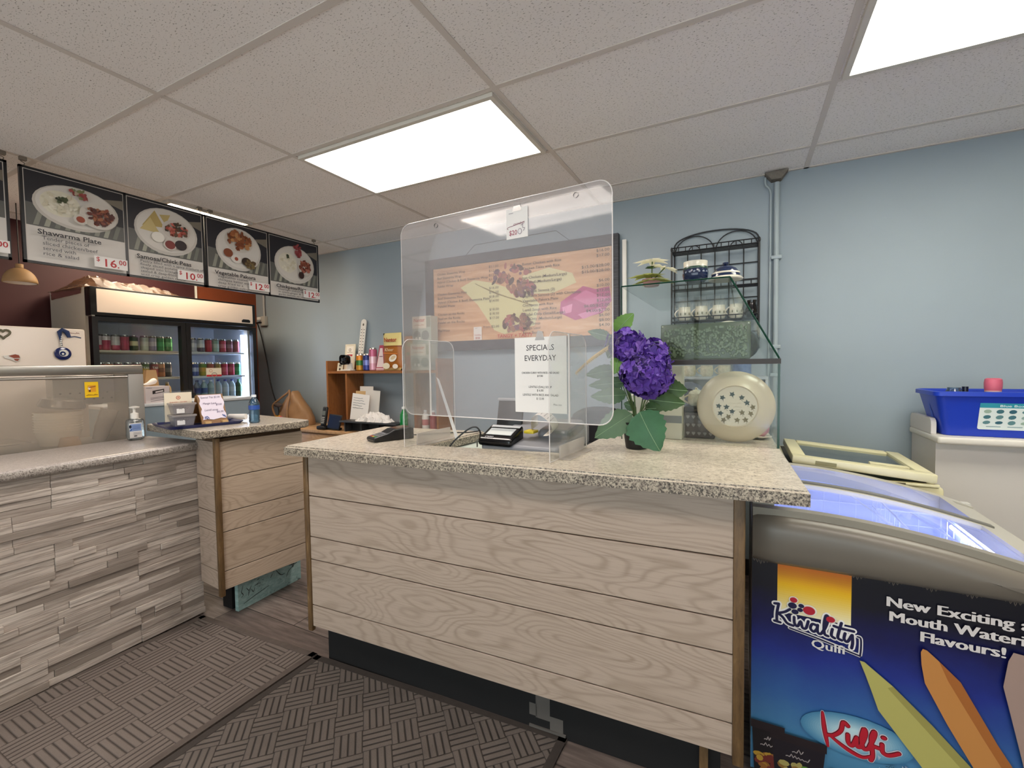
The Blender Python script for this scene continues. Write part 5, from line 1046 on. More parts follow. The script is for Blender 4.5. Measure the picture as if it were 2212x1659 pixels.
for r in range(4):
    for c in range(3): a.rect(0.006+0.022*c, 0.004+0.015*r, 0.016, 0.010, ['#77787c', '#8a8b90'][r % 2] if r else ['#b03a34', '#c9a23a', '#3f8f58'][c], lift=False)
a.build('keypad', te)
MB(TMF).add([(-0.036, 0.008, 0.0500), (0.036, 0.008, 0.0500), (0.036, 0.078, 0.0556), (-0.036, 0.078, 0.0556)], [(0, 1, 2, 3)]).build('screen', mat('terminal screen', '#3b3d42', 0.1), te, smooth=0)
tag(MB().tube(spline([(-1.375, 1.655, 1.022), (-1.33, 1.74, 1.016), (-1.27, 1.82, 1.0152), (-1.20, 1.86, 1.0152), (-1.17, 1.93, 1.0152)], 6), 0.0028, 6).build('terminal_cable', M_BLACK), 'thin black cable running back from the card terminal', 'cable')
tag(MB().tube(spline([(-1.115, 1.555, 0.972), (-1.095, 1.585, 1.02), (-1.04, 1.61, 1.07), (-1.005, 1.62, 1.082), (-0.99, 1.63, 1.06), (-1.005, 1.65, 1.03), (-1.06, 1.72, 1.005), (-1.08, 1.75, 0.972)], 7), 0.0035, 8).build('looped_cable', M_BLACK), 'black cable rising in a loop from the till opening of the main counter', 'cable')
rl = thing('tape_roll', 'clear flat tape roll at the base of the looped cable', 'tape', (-1.05, 1.60, 0.966))
MB().lathe([(0.032, 0), (0.05, 0), (0.05, 0.02), (0.032, 0.02), (0.032, 0)], (-1.03, 1.60, 0.9655), 28, cap=False).build('roll', clear('tape plastic', '#e2eceb', 0.3, '#d6e2e0', 1.6), rl)
CR = rot((-0.795, 1.775, 0.966), -0.03)
rg = thing('cash_register', 'grey and black cash register with a paper receipt curling out', 'cash register', (-0.795, 1.775, 0.966))
M_RGR = mat('register grey', '#84868c', 0.4)
def slab(b, x0, x1, y0, y1, zf, zb, z0=0.0): return b.add([(x0,y0,z0),(x1,y0,z0),(x1,y1,z0),(x0,y1,z0),(x0,y0,zf),(x1,y0,zf),(x1,y1,zb),(x0,y1,zb)], [(0,3,2,1),(4,5,6,7),(0,1,5,4),(1,2,6,5),(2,3,7,6),(3,0,4,7)])
b = MB(CR); b.box(-0.178, -0.185, 0, 0.185, 0.2, 0.02, 0.006); b.build('drawer', M_BLACK, rg)
b = MB(CR); slab(b, -0.172, 0.18, -0.178, 0.18, 0.052, 0.11, 0.0205); o_ = b.build('body', M_RGR, rg, smooth=0); bv = o_.modifiers.new('round', 'BEVEL'); bv.width = 0.014; bv.segments = 3
b = MB(CR); slab(b, -0.18, -0.022, -0.19, -0.07, 0.075, 0.122, 0.045); o_ = b.build('display_housing', mat('gloss black', '#0c0d10', 0.1), rg, smooth=0); bv = o_.modifiers.new('round', 'BEVEL'); bv.width = 0.012; bv.segments = 3
a = Art(CR @ Vector((-0.17, -0.191, 0.073)), CR.to_3x3() @ Vector((1, 0, 0)), CR.to_3x3() @ Vector((0, 0.93, 0.364)).normalized(), start=0.0035)
a.rect(0.012, 0.035, 0.12, 0.055, '#aab0b2'); a.rect(0.016, 0.04, 0.112, 0.028, '#c9cecc'); a.rect(0.005, 0.098, 0.138, 0.018, '#b9bdc0'); a.text('CASIO', 0.02, 0.012, 0.016, '#b9bcc0', 0.014, width=0.04); a.build('display_face', rg, 0.25)
PM2 = CR @ Matrix.Translation((-0.185, 0.10, 0.10)) @ Matrix.Rotation(-0.22, 4, 'X')
MB(PM2).box(-0.075, 0, -0.03, 0.06, 0.018, 0.115, 0.006).build('operator_screen', mat('screen back', '#222326', 0.35), rg)
MB(PM2).box(-0.08, -0.003, 0.108, 0.066, 0.021, 0.122, 0.004).build('screen_cap', mat('screen cap grey', '#a9aaac', 0.35), rg)
b = MB(CR); slab(b, 0.03, 0.175, -0.06, 0.14, 0.105, 0.135, 0.06); o_ = b.build('printer_cover', mat('smoky cover', '#6f7076', 0.3), rg, smooth=0); bv = o_.modifiers.new('round', 'BEVEL'); bv.width = 0.02; bv.segments = 3
MB(CR).box(-0.01, -0.10, 0.092, 0.035, -0.05, 0.104, 0.003).build('ink_window', mat('yellow insert', '#d9c22a', 0.4), rg)
rc = MB(CR); rp_ = [Vector((0.0, 0.02, 0.115)), Vector((0.01, 0.0, 0.165)), Vector((0.05, -0.02, 0.185)), Vector((0.10, -0.04, 0.165)), Vector((0.125, -0.05, 0.135)), Vector((0.115, -0.055, 0.112)), Vector((0.085, -0.05, 0.105))]
sp_ = spline(rp_, 6); rc.add([p+Vector((0.01*s, -0.085*s, -0.012*s)) for p in sp_ for s in (0, 1)], [(2*i, 2*i+2, 2*i+3, 2*i+1) for i in range(len(sp_)-1)])
rcp = rc.build('receipt', mat('receipt paper', '#eee7dc', 0.7), rg, smooth=1.5)
rt = MB(CR); k0 = 3
for i in range(5, 21, 2):
    p, q = sp_[i], sp_[i+1]; p2 = p+(q-p)*0.35; n_ = Vector((-0.3, -0.25, 0.9))*0.0006+Vector((0, -0.0006, 0.0004))
    for (s0, s1) in ((0.12, 0.45), (0.5, 0.86)):
        f = lambda P, s: P+Vector((0.01*s, -0.085*s, -0.012*s))+n_
        rt.add([f(p, s0), f(p2, s0), f(p2, s1), f(p, s1)], [(0, 1, 2, 3)])
rt.build('receipt_print', mat('receipt print', '#9a8f8a', 0.7), rg, smooth=0)
ch = thing('office_chair', 'black office chair behind the main counter, only its back showing', 'chair', (-0.76, 2.62, 0))
def bk(u, v):
    x = (u-0.5); w = 0.21*(1-0.35*max(0, v-0.55)**2*5); return (-0.76+x*2*w, 2.62+0.06*(x*2)**2*-1+0.03*v, 0.62+0.465*v-0.05*(abs(x)*2)**3*v)
b = MB().grid(bk, 14, 12); b.build('backrest', mat('black mesh fabric', '#1b1a20', 0.6), ch, solid=0.045, smooth=1.2)
MB().box(-1.0, 2.28, 0.44, -0.52, 2.60, 0.52, 0.035, 3).build('seat', mat('black mesh fabric', '#1b1a20', 0.6), ch)
MB().cyl((-0.76, 2.44, 0.10), (-0.76, 2.44, 0.44), 0.03).build('post', M_BLACK, ch)
MB().box(-0.79, 2.56, 0.46, -0.73, 2.66, 0.66, 0.01).build('back_bracket', M_BLACK, ch)
for i in range(5):
    q = 2*PI*i/5+0.3; d = (math.cos(q), math.sin(q)); lg = MB().cyl((-0.76, 2.44, 0.11), (-0.76+0.27*d[0], 2.44+0.27*d[1], 0.075), 0.022, 10, 0.014).build('leg', M_BLACK, ch)
    MB().sph((-0.76+0.27*d[0], 2.44+0.27*d[1], 0.03), 0.029, 12, 8).build('caster', M_BLACK, lg)

# ------------------------------------------------------------------ purple hydrangea
PX = lambda px: -0.448+(px-1330)*0.00174
PZ = lambda py: 1.439-(py-730)*0.0018
hy = thing('hydrangea_plant', 'artificial purple hydrangea in a black pot on the main counter', 'plant', (-0.368, 1.777, 1.0118))
MB().lathe([(0.039, 0), (0.041, 0.004), (0.053, 0.095), (0.056, 0.096), (0.056, 0.104), (0.051, 0.104), (0.048, 0.09)], (-0.368, 1.777, 1.0118), 30).build('pot', mat('matte black pot', '#141315', 0.5), hy)
M_ST = mat('green stem', '#4c6234', 0.5); M_LF = mat('dark green leaf', '#3c6b4a', 0.55, var=0.25, vscale=30); M_LF2 = mat('bright green leaf', '#6d9a44', 0.5, var=0.2, vscale=30); M_LF3 = mat('grey green leaf', '#5d7a5c', 0.55, var=0.2, vscale=30)
base = Vector((-0.368, 1.777, 1.10))
for tgt in ((1362, 780, 1.76), (1402, 850, 1.75), (1330, 745, 1.80), (1395, 830, 1.79)):
    e_ = Vector((PX(tgt[0]), tgt[2], PZ(tgt[1]))); MB().tube(spline([base+Vector((0, 0, -0.02)), base.lerp(e_, 0.5)+Vector((0.004, 0, 0.01)), e_], 6), 0.003, 7).build('stem', M_ST, hy)
def leaf(b0, t0, w, ya, yb, m, curl=0.02, side=Vector((0, -1, 0))):
    A = Vector((PX(b0[0]), ya, PZ(b0[1]))); B = Vector((PX(t0[0]), yb, PZ(t0[1]))); d = B-A; L = d.length; d.normalize()
    wv = d.cross(side).normalized(); nn = wv.cross(d).normalized(); vs = []; fs = []; n = 14; mcount = 3
    for i in range(n+1):
        t = i/n; hw = w*0.00174*0.5*(math.sin(PI*min(1, t**0.75))**0.8)*(1.0+(0.10 if i % 2 else -0.04)) if 0 < i < n else 0.0006
        c = A+d*L*t+nn*curl*math.sin(PI*t)
        for k in range(-mcount, mcount+1): s = k/mcount; vs.append(c+wv*hw*s+nn*(0.16*hw*s*s*1.4)+nn*0.0016*math.sin(t*28+abs(s)*5))
    r = 2*mcount+1
    for i in range(n):
        for k in range(r-1): fs.append((i*r+k, i*r+k+1, (i+1)*r+k+1, (i+1)*r+k))
    o = MB().add(vs, fs).build('leaf', m, hy, smooth=1.2)
    v = MB().tube([A+d*L*t+nn*(curl*math.sin(PI*t)+0.0014) for t in (0, 0.15, 0.3, 0.5, 0.7, 0.9, 1.0)], 0.0011, 5); v.build('midrib', mat('pale vein', '#8fae86', 0.5), o)
    MB().tube([base+Vector((0, 0, 0.0)).lerp(Vector((0, 0, 0.05)), 0.5), (base+A)*0.5+Vector((0, 0, 0.01)), A], 0.0018, 6).build('stem', M_ST, hy)
leaf((1388, 886), (1434, 963), 84, 1.735, 1.70, M_LF, 0.012)
leaf((1368, 892), (1293, 944), 56, 1.76, 1.70, M_LF3, 0.02)
leaf((1353, 852), (1280, 855), 36, 1.78, 1.72, M_LF3, 0.012)
leaf((1352, 824), (1272, 832), 30, 1.79, 1.74, M_LF3, 0.012)
leaf((1328, 797), (1261, 809), 32, 1.80, 1.76, M_LF3, 0.01)
leaf((1315, 724), (1264, 710), 24, 1.80, 1.78, M_LF3, 0.01)
leaf((1328, 716), (1368, 675), 40, 1.80, 1.80, M_LF2, 0.012)
leaf((1346, 765), (1336, 806), 30, 1.74, 1.72, M_LF2, 0.012)
leaf((1324, 750), (1344, 738), 24, 1.76, 1.75, M_LF2, 0.008)
leaf((1324, 748), (1308, 772), 24, 1.80, 1.80, M_LF3, 0.008)
leaf((1400, 862), (1476, 870), 42, 1.80, 1.82, mat('deep green leaf', '#3c5a30', 0.55), 0.012)
leaf((1425, 838), (1480, 844), 44, 1.82, 1.84, mat('deep green leaf', '#3c5a30', 0.55), 0.012)
leaf((1392, 882), (1432, 880), 30, 1.80, 1.80, mat('deep green leaf', '#3c5a30', 0.55), 0.008)
leaf((1372, 880), (1345, 872), 24, 1.80, 1.80, M_LF3, 0.006)
random.seed(12)
M_P = [mat('violet petal', c, 0.55) for c in ('#5a349c', '#48288a', '#6e48b4', '#321a60', '#8a66c4')]
def head(cx, cy, y, rx, ry, n, nm):
    b = MB(); C0 = Vector((PX(cx), y, PZ(cy)))
    for i in range(n):
        t = math.acos(1-2*(i+0.5)/n); p = PI*(1+5**0.5)*i
        d = Vector((math.sin(t)*math.cos(p), math.sin(t)*math.sin(p), math.cos(t)))
        c = C0+Vector((d.x*rx+d.z*-0.012, d.y*(rx+ry)/2.2, d.z*ry))*1.0+d*0.03*(random.random()-0.45)
        u = d.orthogonal().normalized(); v = d.cross(u); a0 = random.random()*PI; b.cur = random.choice((0, 0, 1, 1, 2, 3, 4)); rr = 0.019+0.009*random.random()
        for k in range(4):
            q = a0+k*PI/2; e = u*math.cos(q)+v*math.sin(q); s = u*-math.sin(q)+v*math.cos(q); lf = d*0.012*random.random()
            b.add([c, c+e*rr*0.5+s*rr*0.5+lf, c+e*rr*1.05+s*rr*0.28+d*0.005, c+e*rr*1.12+d*0.002, c+e*rr*1.05-s*rr*0.28+d*0.006, c+e*rr*0.5-s*rr*0.5+lf], [(0, 1, 2, 3), (0, 3, 4, 5)])
    b.build(nm, M_P, hy, smooth=0)
    MB().sph(C0, 1.0, 14, 10, (rx*0.62, (rx+ry)/2.2*0.62, ry*0.62)).build('flower_core', M_P[3], hy)
head(1362, 746, 1.735, 0.060, 0.050, 90, 'flower_head'); head(1402, 806, 1.73, 0.078, 0.074, 150, 'flower_head'); head(1418, 768, 1.76, 0.042, 0.042, 50, 'flower_head')
gp = spline([(PX(1328), 1.765, PZ(740)), (PX(1300), 1.765, PZ(757)), (PX(1268), 1.765, PZ(778)), (PX(1236), 1.765, PZ(806))], 8)
g2 = MB().tube(gp, 0.006, 7, rr=[0.0075*(0.35+0.65*math.sin(PI*min(1, 0.2+0.8*i/(len(gp)-1)))) for i in range(len(gp))])
for i in range(2, len(gp)-1):
    for s in (-1, 1):
        p = gp[i]; g2.add([p+Vector((0, -0.006, 0)), p+Vector((0.012, -0.008, 0.012*s)), p+Vector((-0.004, -0.004, 0.004*s))], [(0, 1, 2)])
g2.build('straw_spike', mat('yellow straw', '#d2b266', 0.7), hy, smooth=0)
# ------------------------------------------------------------------ glass display case
cx0, cx1, ct1, cy0, cy1 = -0.472, 0.121, -0.047, 1.972, 3.03; z0, z1, z2 = 1.0118, 1.345, 1.672
dc = thing('display_case', 'glass display case with sloping front on the right end of the main counter', 'display case', (-0.17, 2.5, 1.0118))
g = 0.006
def pane(poly, o, u, v, nm='glass_pane'): return MB().prism(poly, o, u, v, g).build(nm, M_GLASS, dc, smooth=0)
pane([(0, 0), (cx1-cx0, 0), (cx1-cx0, z1-z0), (0, z1-z0)], (cx0, cy0+g, z0), (1, 0, 0), (0, 0, 1))
pane([(0, 0), (cx1-cx0, 0), (ct1-cx0, z2-z1-0.008), (0, z2-z1-0.008)], (cx0, cy0+g, z1+0.008), (1, 0, 0), (0, 0, 1))
pane([(0, 0), (cy1-cy0, 0), (cy1-cy0, z1-z0), (0, z1-z0)], (cx1-g, cy0, z0), (0, 1, 0), (0, 0, 1))
sv = Vector((ct1-cx1, 0, z2-z1-0.008)); pane([(0, 0), (cy1-cy0, 0), (cy1-cy0, sv.length), (0, sv.length)], (cx1-g, cy0, z1+0.008), (0, 1, 0), sv.normalized(), 'sloping_pane')
pane([(0, 0), (ct1-cx0, 0), (ct1-cx0, cy1-cy0), (0, cy1-cy0)], (cx0, cy0, z2), (1, 0, 0), (0, 1, 0), 'top_pane')
pane([(0, 0), (cx1-cx0-0.01, 0), (cx1-cx0-0.01, cy1-cy0-0.01), (0, cy1-cy0-0.01)], (cx0+0.005, cy0+0.007, z1-0.002), (1, 0, 0), (0, 1, 0), 'shelf_pane')
b = MB(); b.box(cx0, cy0-0.006, z1-0.012, cx1+0.006, cy0+0.012, z1+0.008).box(cx1-0.008, cy0+0.012, z1-0.012, cx1+0.006, cy1, z1+0.008).box(cx0, cy0+0.012, z1-0.012, cx0+0.012, cy1, z1+0.008); b.build('shelf_rail', mat('dark brown rail', '#2a211b', 0.4), dc, smooth=0)
b = MB(); b.box(cx1-0.004, cy0-0.004, z0, cx1+0.004, cy0+0.004, z1-0.0125).cyl((cx1+0.001, cy0, z1+0.008), (ct1+0.001, cy0, z2), 0.0035, 8).cyl((cx0, cy0, z2+0.003), (ct1, cy0, z2+0.003), 0.003, 8).cyl((cx0, cy0, z0), (cx0, cy0, z2), 0.0022, 8).cyl((ct1, cy0, z2+0.003), (ct1, cy1, z2+0.003), 0.0025, 8)
b.build('glass_edge', M_GREDGE, dc, smooth=0)
def plate(x, y, z, r, tilt, yawr, m, label, m2=None, foot=False, name='plate'):
    R = Matrix.Rotation(yawr, 3, 'Z') @ Matrix.Rotation(PI/2-tilt, 3, 'X'); t = thing(name, label, 'plate', (x, y, z-r))
    MB().lathe([(0.0, 0.002), (r*0.55, 0.0), (r*0.58, 0.006), (r*0.61, 0.0), (r*0.8, -0.008), (r*0.96, -0.024), (r, -0.034), (r*0.985, -0.037), (r*0.7, -0.016), (0.0, -0.008)], (x, y, z), 44, R, cap=False).build('dish', m, t)
    if m2: MB().lathe([(r*0.97, -0.0385), (r*0.8, -0.022)], (x, y, z), 40, R, cap=False).build('rim_band', m2, t)
    return t, R
big, R = plate(-0.028, 2.035, 1.162, 0.146, 0.10, 0.0, M_PORC, 'big cream plate with leaf motifs on its back, leaning inside the glass case')
a = Art(Vector((-0.028, 2.035, 1.162)), R @ Vector((1, 0, 0)), R @ Vector((0, 1, 0)), start=0.003)
def maple(x, y, s, col, q):
    pts = []
    for i in range(10):
        t = q+2*PI*i/10; k = s*(0.85+0.3*random.random()) if i % 2 == 0 else s*0.52; pts.append((x+k*math.cos(t), y+k*math.sin(t)))
    a.poly(pts, col, False); a.stroke([(x-s*0.3*math.cos(q), y-s*0.5), (x+s*0.3, y-s*1.3)], 0.0012, col, 0, lift=False)
random.seed(6)
for px, py, c in ((1583, 856, 0), (1562, 864, 0), (1603, 863, 0), (1614, 875, 0), (1554, 884, 0), (1571, 886, 0), (1626, 885, 1), (1558, 901, 0), (1583, 896, 0), (1604, 898, 1), (1622, 900, 1), (1575, 909, 1), (1565, 917, 1), (1594, 916, 1), (1611, 915, 1)):
    maple((px-1590)*0.00172+0.002, (884-py)*0.00172, 0.0122, ['#2f3a36', '#6a5a36'][c], random.random()*3)
a.squig(-0.024, 0.010, 0.048, 0.006, '#9a8a72', 0.001); a.squig(-0.005, -0.004, 0.03, 0.006, '#8a7a62', 0.001); a.squig(0.0, -0.016, 0.02, 0.005, '#9a8a72', 0.001); a.build('leaf_motifs', big)
wbx = thing('white_box', 'tall white box with a grey band inside the glass case', 'box', (-0.29, 2.10, z0)); MB().box(-0.345, 2.045, z0+0.0005, -0.232, 2.14, 1.328).build('box', mat('ivory box', '#d6d1c0', 0.6), wbx, smooth=0)
a = Art((-0.345, 2.045, z0), (1, 0, 0), (0, 0, 1)); a.rect(0, 0.07, 0.113, 0.032, '#8c8e90'); a.rect(0.03, 0.125, 0.025, 0.03, '#a3a9ac'); a.build('grey_band', wbx)
wb2 = thing('white_box', 'white box standing in the glass case directly behind the hydrangea leaves', 'box', (-0.41, 2.10, z0)); MB().box(-0.46, 2.03, z0+0.0005, -0.36, 2.11, 1.20).build('box', mat('white box', '#e2dfd8', 0.6), wb2, smooth=0)
tn = thing('heart_tin', 'dark grey tin printed with hearts beside the big plate', 'tin', (-0.17, 2.16, z0)); MB().box(-0.228, 2.11, z0+0.0005, -0.105, 2.22, 1.125, 0.006).build('tin', mat('grey brown tin', '#5a504c', 0.4, 0.4), tn); MB().box(-0.231, 2.107, 1.1255, -0.102, 2.223, 1.148, 0.005).build('tin_top', mat('dark tin', '#3a3230', 0.4, 0.4), tn)
a = Art((-0.228, 2.1098, z0), (1, 0, 0), (0, 0, 1), start=0.001)
for r in range(3):
    for c in range(5):
        x, y = 0.014+0.023*c, 0.02+0.036*r; a.ell(x-0.003, y+0.003, 0.0045, 0.0045, '#8b8480', n=10, lift=False); a.ell(x+0.003, y+0.003, 0.0045, 0.0045, '#8b8480', n=10, lift=False); a.poly([(x-0.007, y+0.001), (x, y-0.008), (x+0.007, y+0.001)], '#8b8480', False)
a.build('hearts', tn)
def pot(x, y, z, r, h, m, label, cat, name, handle=True, md=None, lid=False):
    t = thing(name, label, cat, (x, y, z)); b = MB().lathe([(r*0.7, 0), (r*0.95, h*0.2), (r, h*0.5), (r*0.92, h*0.8), (r*0.9, h), (r*0.84, h), (r*0.85, h*0.75)], (x, y, z), 26); b.build('bowl', m, t)
    if md:
        d = MB()
        for i in range(9): q = 2*PI*i/9; d.sph((x+r*0.985*math.cos(q), y+r*0.985*math.sin(q), z+h*0.5), r*0.22, 8, 6, (0.5, 0.5, 1))
        d.build('motif', md, t)
    if handle: MB().tube([(x-r*0.9-0.6*r*math.sin(PI*k/8), y, z+h*(0.2+0.65*k/8)) for k in range(9)], r*0.11, 8).build('handle', m, t)
    if lid: MB().lathe([(r*0.9, h), (r*0.7, h*1.2), (r*0.2, h*1.32), (r*0.1, h*1.34), (r*0.16, h*1.45), (0.001, h*1.5)], (x, y, z), 24, cap=False).build('cover', m, t)
    return t
M_LACE = mat('lacy cream glaze', '#cfc8b4', 0.35, var=0.35, vscale=90, bump=0.6, bscale=120); M_GREY = mat('grey blue glaze', '#6f7482', 0.3); M_MOT = mat('olive grey motif', '#77765f', 0.4)
pot(-0.185, 2.165, 1.1485, 0.036, 0.055, M_LACE, 'small lacy cream teapot on top of the heart tin', 'teapot', 'teapot', lid=True)
plate(-0.245, 2.42, 1.16, 0.088, 0.10, 0.0, M_GREY, 'grey blue plate standing behind the white box in the lower case')
cu = thing('white_cubby', 'small white shelf unit standing in the lower part of the glass case', 'shelf unit', (-0.08, 2.62, z0))
b = MB(); b.box(-0.29, 2.52, 1.255, 0.11, 2.70, 1.268).box(-0.29, 2.52, z0+0.0005, -0.278, 2.70, 1.254).box(0.098, 2.52, z0+0.0005, 0.11, 2.70, 1.254).box(0.045, 2.53, z0+0.0005, 0.055, 2.70, 1.254).box(-0.29, 2.70, z0+0.0005, 0.11, 2.708, 1.268); b.build('shelves', mat('white board', '#cdd3d8', 0.5), cu, smooth=0)
for i, x in enumerate((-0.255, -0.17, -0.085)): pot(x, 2.59, 1.2685, 0.032, 0.058, M_LACE, 'lacy cream cup on the white cubby inside the glass case, %s from left' % ORD[i], 'cup', 'cup')
cq = thing('canister', 'blue patterned canister on the white cubby inside the glass case', 'canister', (-0.01, 2.59, 1.2685)); MB().lathe([(0.04, 0), (0.043, 0.004), (0.043, 0.066), (0.04, 0.068)], (-0.005, 2.59, 1.2685), 24).build('body', mat('mottled blue', '#7a8bb0', 0.3, var=0.5, vscale=60), cq)
fp = thing('floral_cup', 'pink floral cup at the right end of the lower glass case', 'cup', (0.078, 2.10, z0)); MB().lathe([(0.02, 0.012), (0.035, 0.03), (0.042, 0.10), (0.038, 0.10)], (0.066, 2.20, z0), 22).build('bowl', mat('pink floral glaze', '#c08a90', 0.3, var=0.4, vscale=50), fp); MB().lathe([(0.022, 0.0005), (0.05, 0.012), (0.046, 0.013)], (0.064, 2.20, z0), 24).build('saucer', M_PORCW, fp)
# upper shelf
gt = thing('embossed_tray', 'dark green embossed rectangular platter standing on the case shelf', 'platter', (-0.118, 2.03, 1.354))
TE = Matrix.Translation((-0.318, 2.03, 1.3545)) @ Matrix.Rotation(-0.08, 4, 'X')
MB(TE).box(0, 0, 0, 0.345, 0.012, 0.152, 0.005, 3).build('rim', mat('olive green glaze', '#434e3a', 0.25), gt)
random.seed(15); em = MB(TE)
for i in range(520):
    x, z = 0.016+0.313*random.random(), 0.012+0.122*random.random(); em.sph((x, -0.0005, z), 0.0035+0.004*random.random(), 6, 4, (1, 0.7, 1))
em.build('embossing', mat('glint green glaze', '#66735c', 0.15), gt)  # bumps coloured paler than the rim to stand in for glints
for x in (0.008, 0.337): MB(TE).sph((x, -0.0005, 0.143), 0.0035, 8, 6).build('rivet', mat('pale rivet', '#c9cdbc', 0.3), gt)
plate(-0.003, 2.18, 1.421, 0.065, 0.12, 0.0, mat('black green plate', '#2a302c', 0.25), 'dark round plate peeking out right of the green platter')
plate(-0.065, 2.40, 1.452, 0.096, 0.12, 0.0, M_PORCW, 'white rimmed plate standing behind the green platter', mat('dark rim', '#5a6058', 0.3))
plate(-0.045, 2.74, 1.445, 0.088, 0.12, 0.2, M_PORCW, 'white plate deep in the upper case near its sloping front', None)
# on top of the case
T0 = z2+0.0065
ps_ = thing('poinsettia', 'artificial white poinsettia in a small pot on top of the glass case', 'plant', (-0.36, 2.06, T0))
MB().lathe([(0.03, 0), (0.042, 0.03), (0.04, 0.03)], (-0.36, 2.06, T0), 20).build('pot', mat('pink foil pot', '#b98a86', 0.4), ps_)
def star(c, r, n, m, nm, droop, w=0.3, tilt=0.0):
    b = MB(); c = Vector(c); 
    for i in range(n):
        q = 2*PI*i/n+0.3*(i % 2); rr = r*(0.75+0.25*((i*7) % 3)/2); d = Vector((math.cos(q), math.sin(q)*0.9, droop+tilt*math.cos(q))).normalized(); s = Vector((-math.sin(q), math.cos(q), 0)); up_ = Vector((0, 0, 1))
        b.add([c, c+d*rr*0.45+s*rr*w*0.6+up_*0.004, c+d*rr-up_*rr*0.1, c+d*rr*0.45-s*rr*w*0.6+up_*0.004, c+d*rr*0.5+up_*-0.003], [(0, 1, 4), (1, 2, 4), (2, 3, 4), (3, 0, 4)])
    b.build(nm, m, ps_, smooth=0)
M_CRM = clear('cream petal', '#ffffff', 0.98, '#f3f0dc', 0.1, 0.4); M_VAR = clear('yellow green leaf', '#ffffff', 0.98, '#b5bb78', 0.1, 0.4)
star((-0.355, 2.05, T0+0.105), 0.088, 14, M_CRM, 'bloom', 0.05); star((-0.30, 2.03, T0+0.07), 0.074, 13, M_CRM, 'bloom', 0.0, 0.3, -0.3)
star((-0.375, 2.05, T0+0.04), 0.09, 15, M_VAR, 'foliage', 0.10, 0.4); star((-0.345, 2.05, T0+0.02), 0.10, 16, M_VAR, 'foliage', 0.02, 0.4); star((-0.355, 2.05, T0+0.075), 0.045, 5, mat('deep green leaf', '#3c5a30', 0.55), 'foliage', 0.3, 0.4)
MB().tube([(-0.36, 2.06, T0+0.02), (-0.355, 2.05, T0+0.105)], 0.003, 6).build('stem', M_ST, ps_); MB().tube([(-0.36, 2.06, T0+0.02), (-0.30, 2.03, T0+0.07)], 0.0025, 6).build('stem', M_ST, ps_)
bj = thing('blue_crock', 'squat blue and cream pottery crock on top of the glass case', 'crock', (-0.182, 2.075, T0))
MB().lathe([(0.034, 0), (0.048, 0.015), (0.052, 0.035), (0.049, 0.056)], (-0.182, 2.075, T0), 30).build('bowl', M_COBALT, bj); MB().lathe([(0.049, 0.056), (0.047, 0.06), (0.048, 0.088), (0.044, 0.089), (0.043, 0.06)], (-0.182, 2.075, T0), 30, cap=False).build('collar', M_PORCW, bj); MB().lathe([(0.0495, 0.0555), (0.050, 0.061), (0.0475, 0.065)], (-0.182, 2.075, T0), 30, cap=False).build('green_band', mat('green band glaze', '#3a5046', 0.2), bj)
a = Art((-0.182, 2.075, T0), (1, 0, 0), (0, 0, 1), warp=lambda p, q, h: Vector((-0.182+(0.0515+h)*math.sin(p/0.05), 2.075-(0.0515+h)*math.cos(p/0.05), T0+q)))
for i in range(-4, 5): a.ell(i*0.018, 0.042, 0.005, 0.0035, '#8f97a8', 0.5*(-1)**i, 10, False)
a.build('dabs', bj)
dl = thing('blue_dome', 'blue patterned pottery dome with knob on top of the glass case', 'dome', (-0.075, 2.06, T0))
MB().lathe([(0.064, 0), (0.066, 0.004), (0.060, 0.010), (0.056, 0.013)], (-0.066, 2.07, T0), 30).build('brim', M_PORCW, dl); MB().lathe([(0.056, 0.013), (0.052, 0.028), (0.040, 0.046), (0.018, 0.058), (0.008, 0.060)], (-0.066, 2.07, T0), 30).build('dome', M_COBALT, dl); MB().lathe([(0.0545, 0.0235), (0.054, 0.028), (0.0515, 0.031)], (-0.066, 2.07, T0), 30, cap=False).build('white_band', M_PORCW, dl); MB().lathe([(0.006, 0.06), (0.012, 0.066), (0.012, 0.071), (0.005, 0.074)], (-0.066, 2.07, T0), 16).build('knob', M_COBALT, dl)
# ------------------------------------------------------------------ wrought iron wall rack and crockery on it
rk = thing('wall_rack', 'black wrought iron arched rack on the blue wall behind the glass case', 'rack', (-0.16, 3.08, 1.42))
rx0, rx1, ry, rb = -0.404, 0.080, 3.02, 3.148
b = MB()
for x in (rx0, rx1): MB().tube([(x, ry, 1.42), (x, ry, 2.04)], 0.0055, 8).sph((x, ry, 2.052), 0.008, 8, 6, (1, 1, 2)).build('front_post', M_IRON, rk); MB().tube([(x, rb, 1.42), (x, rb, 2.10)], 0.005, 8).build('rear_post', M_IRON, rk)
b = MB(); xm2 = (rx0+rx1)/2; hwid = (rx1-rx0)/2
b.tube([(xm2-hwid*math.cos(PI*i/18), rb-0.005, 2.085+0.085*math.sin(PI*i/18)**0.8) for i in range(19)], 0.0045, 7)
for s in (-1, 1):
    cxx = xm2+s*hwid*0.5; b.tube([(cxx-hwid*0.48*math.cos(PI*i/14), rb-0.005, 2.045+0.105*math.sin(PI*i/14)) for i in range(15)], 0.0035, 7); b.tube([(cxx-0.035*math.cos(PI*i/10), rb-0.005, 2.05+0.04*math.sin(PI*i/10)) for i in range(11)], 0.003, 6)
b.build('arch', M_IRON, rk)
b = MB()
for i in range(1, 6): x = rx0+(rx1-rx0)*i/6; b.tube([(x, rb, 1.44), (x, rb, 2.045)], 0.0032, 6)
for z in (1.95, 1.85, 1.74, 1.64, 1.53): b.tube([(rx0, rb, z), (rx1, rb, z)], 0.0035, 6)
b.build('back_grid', M_IRON, rk)
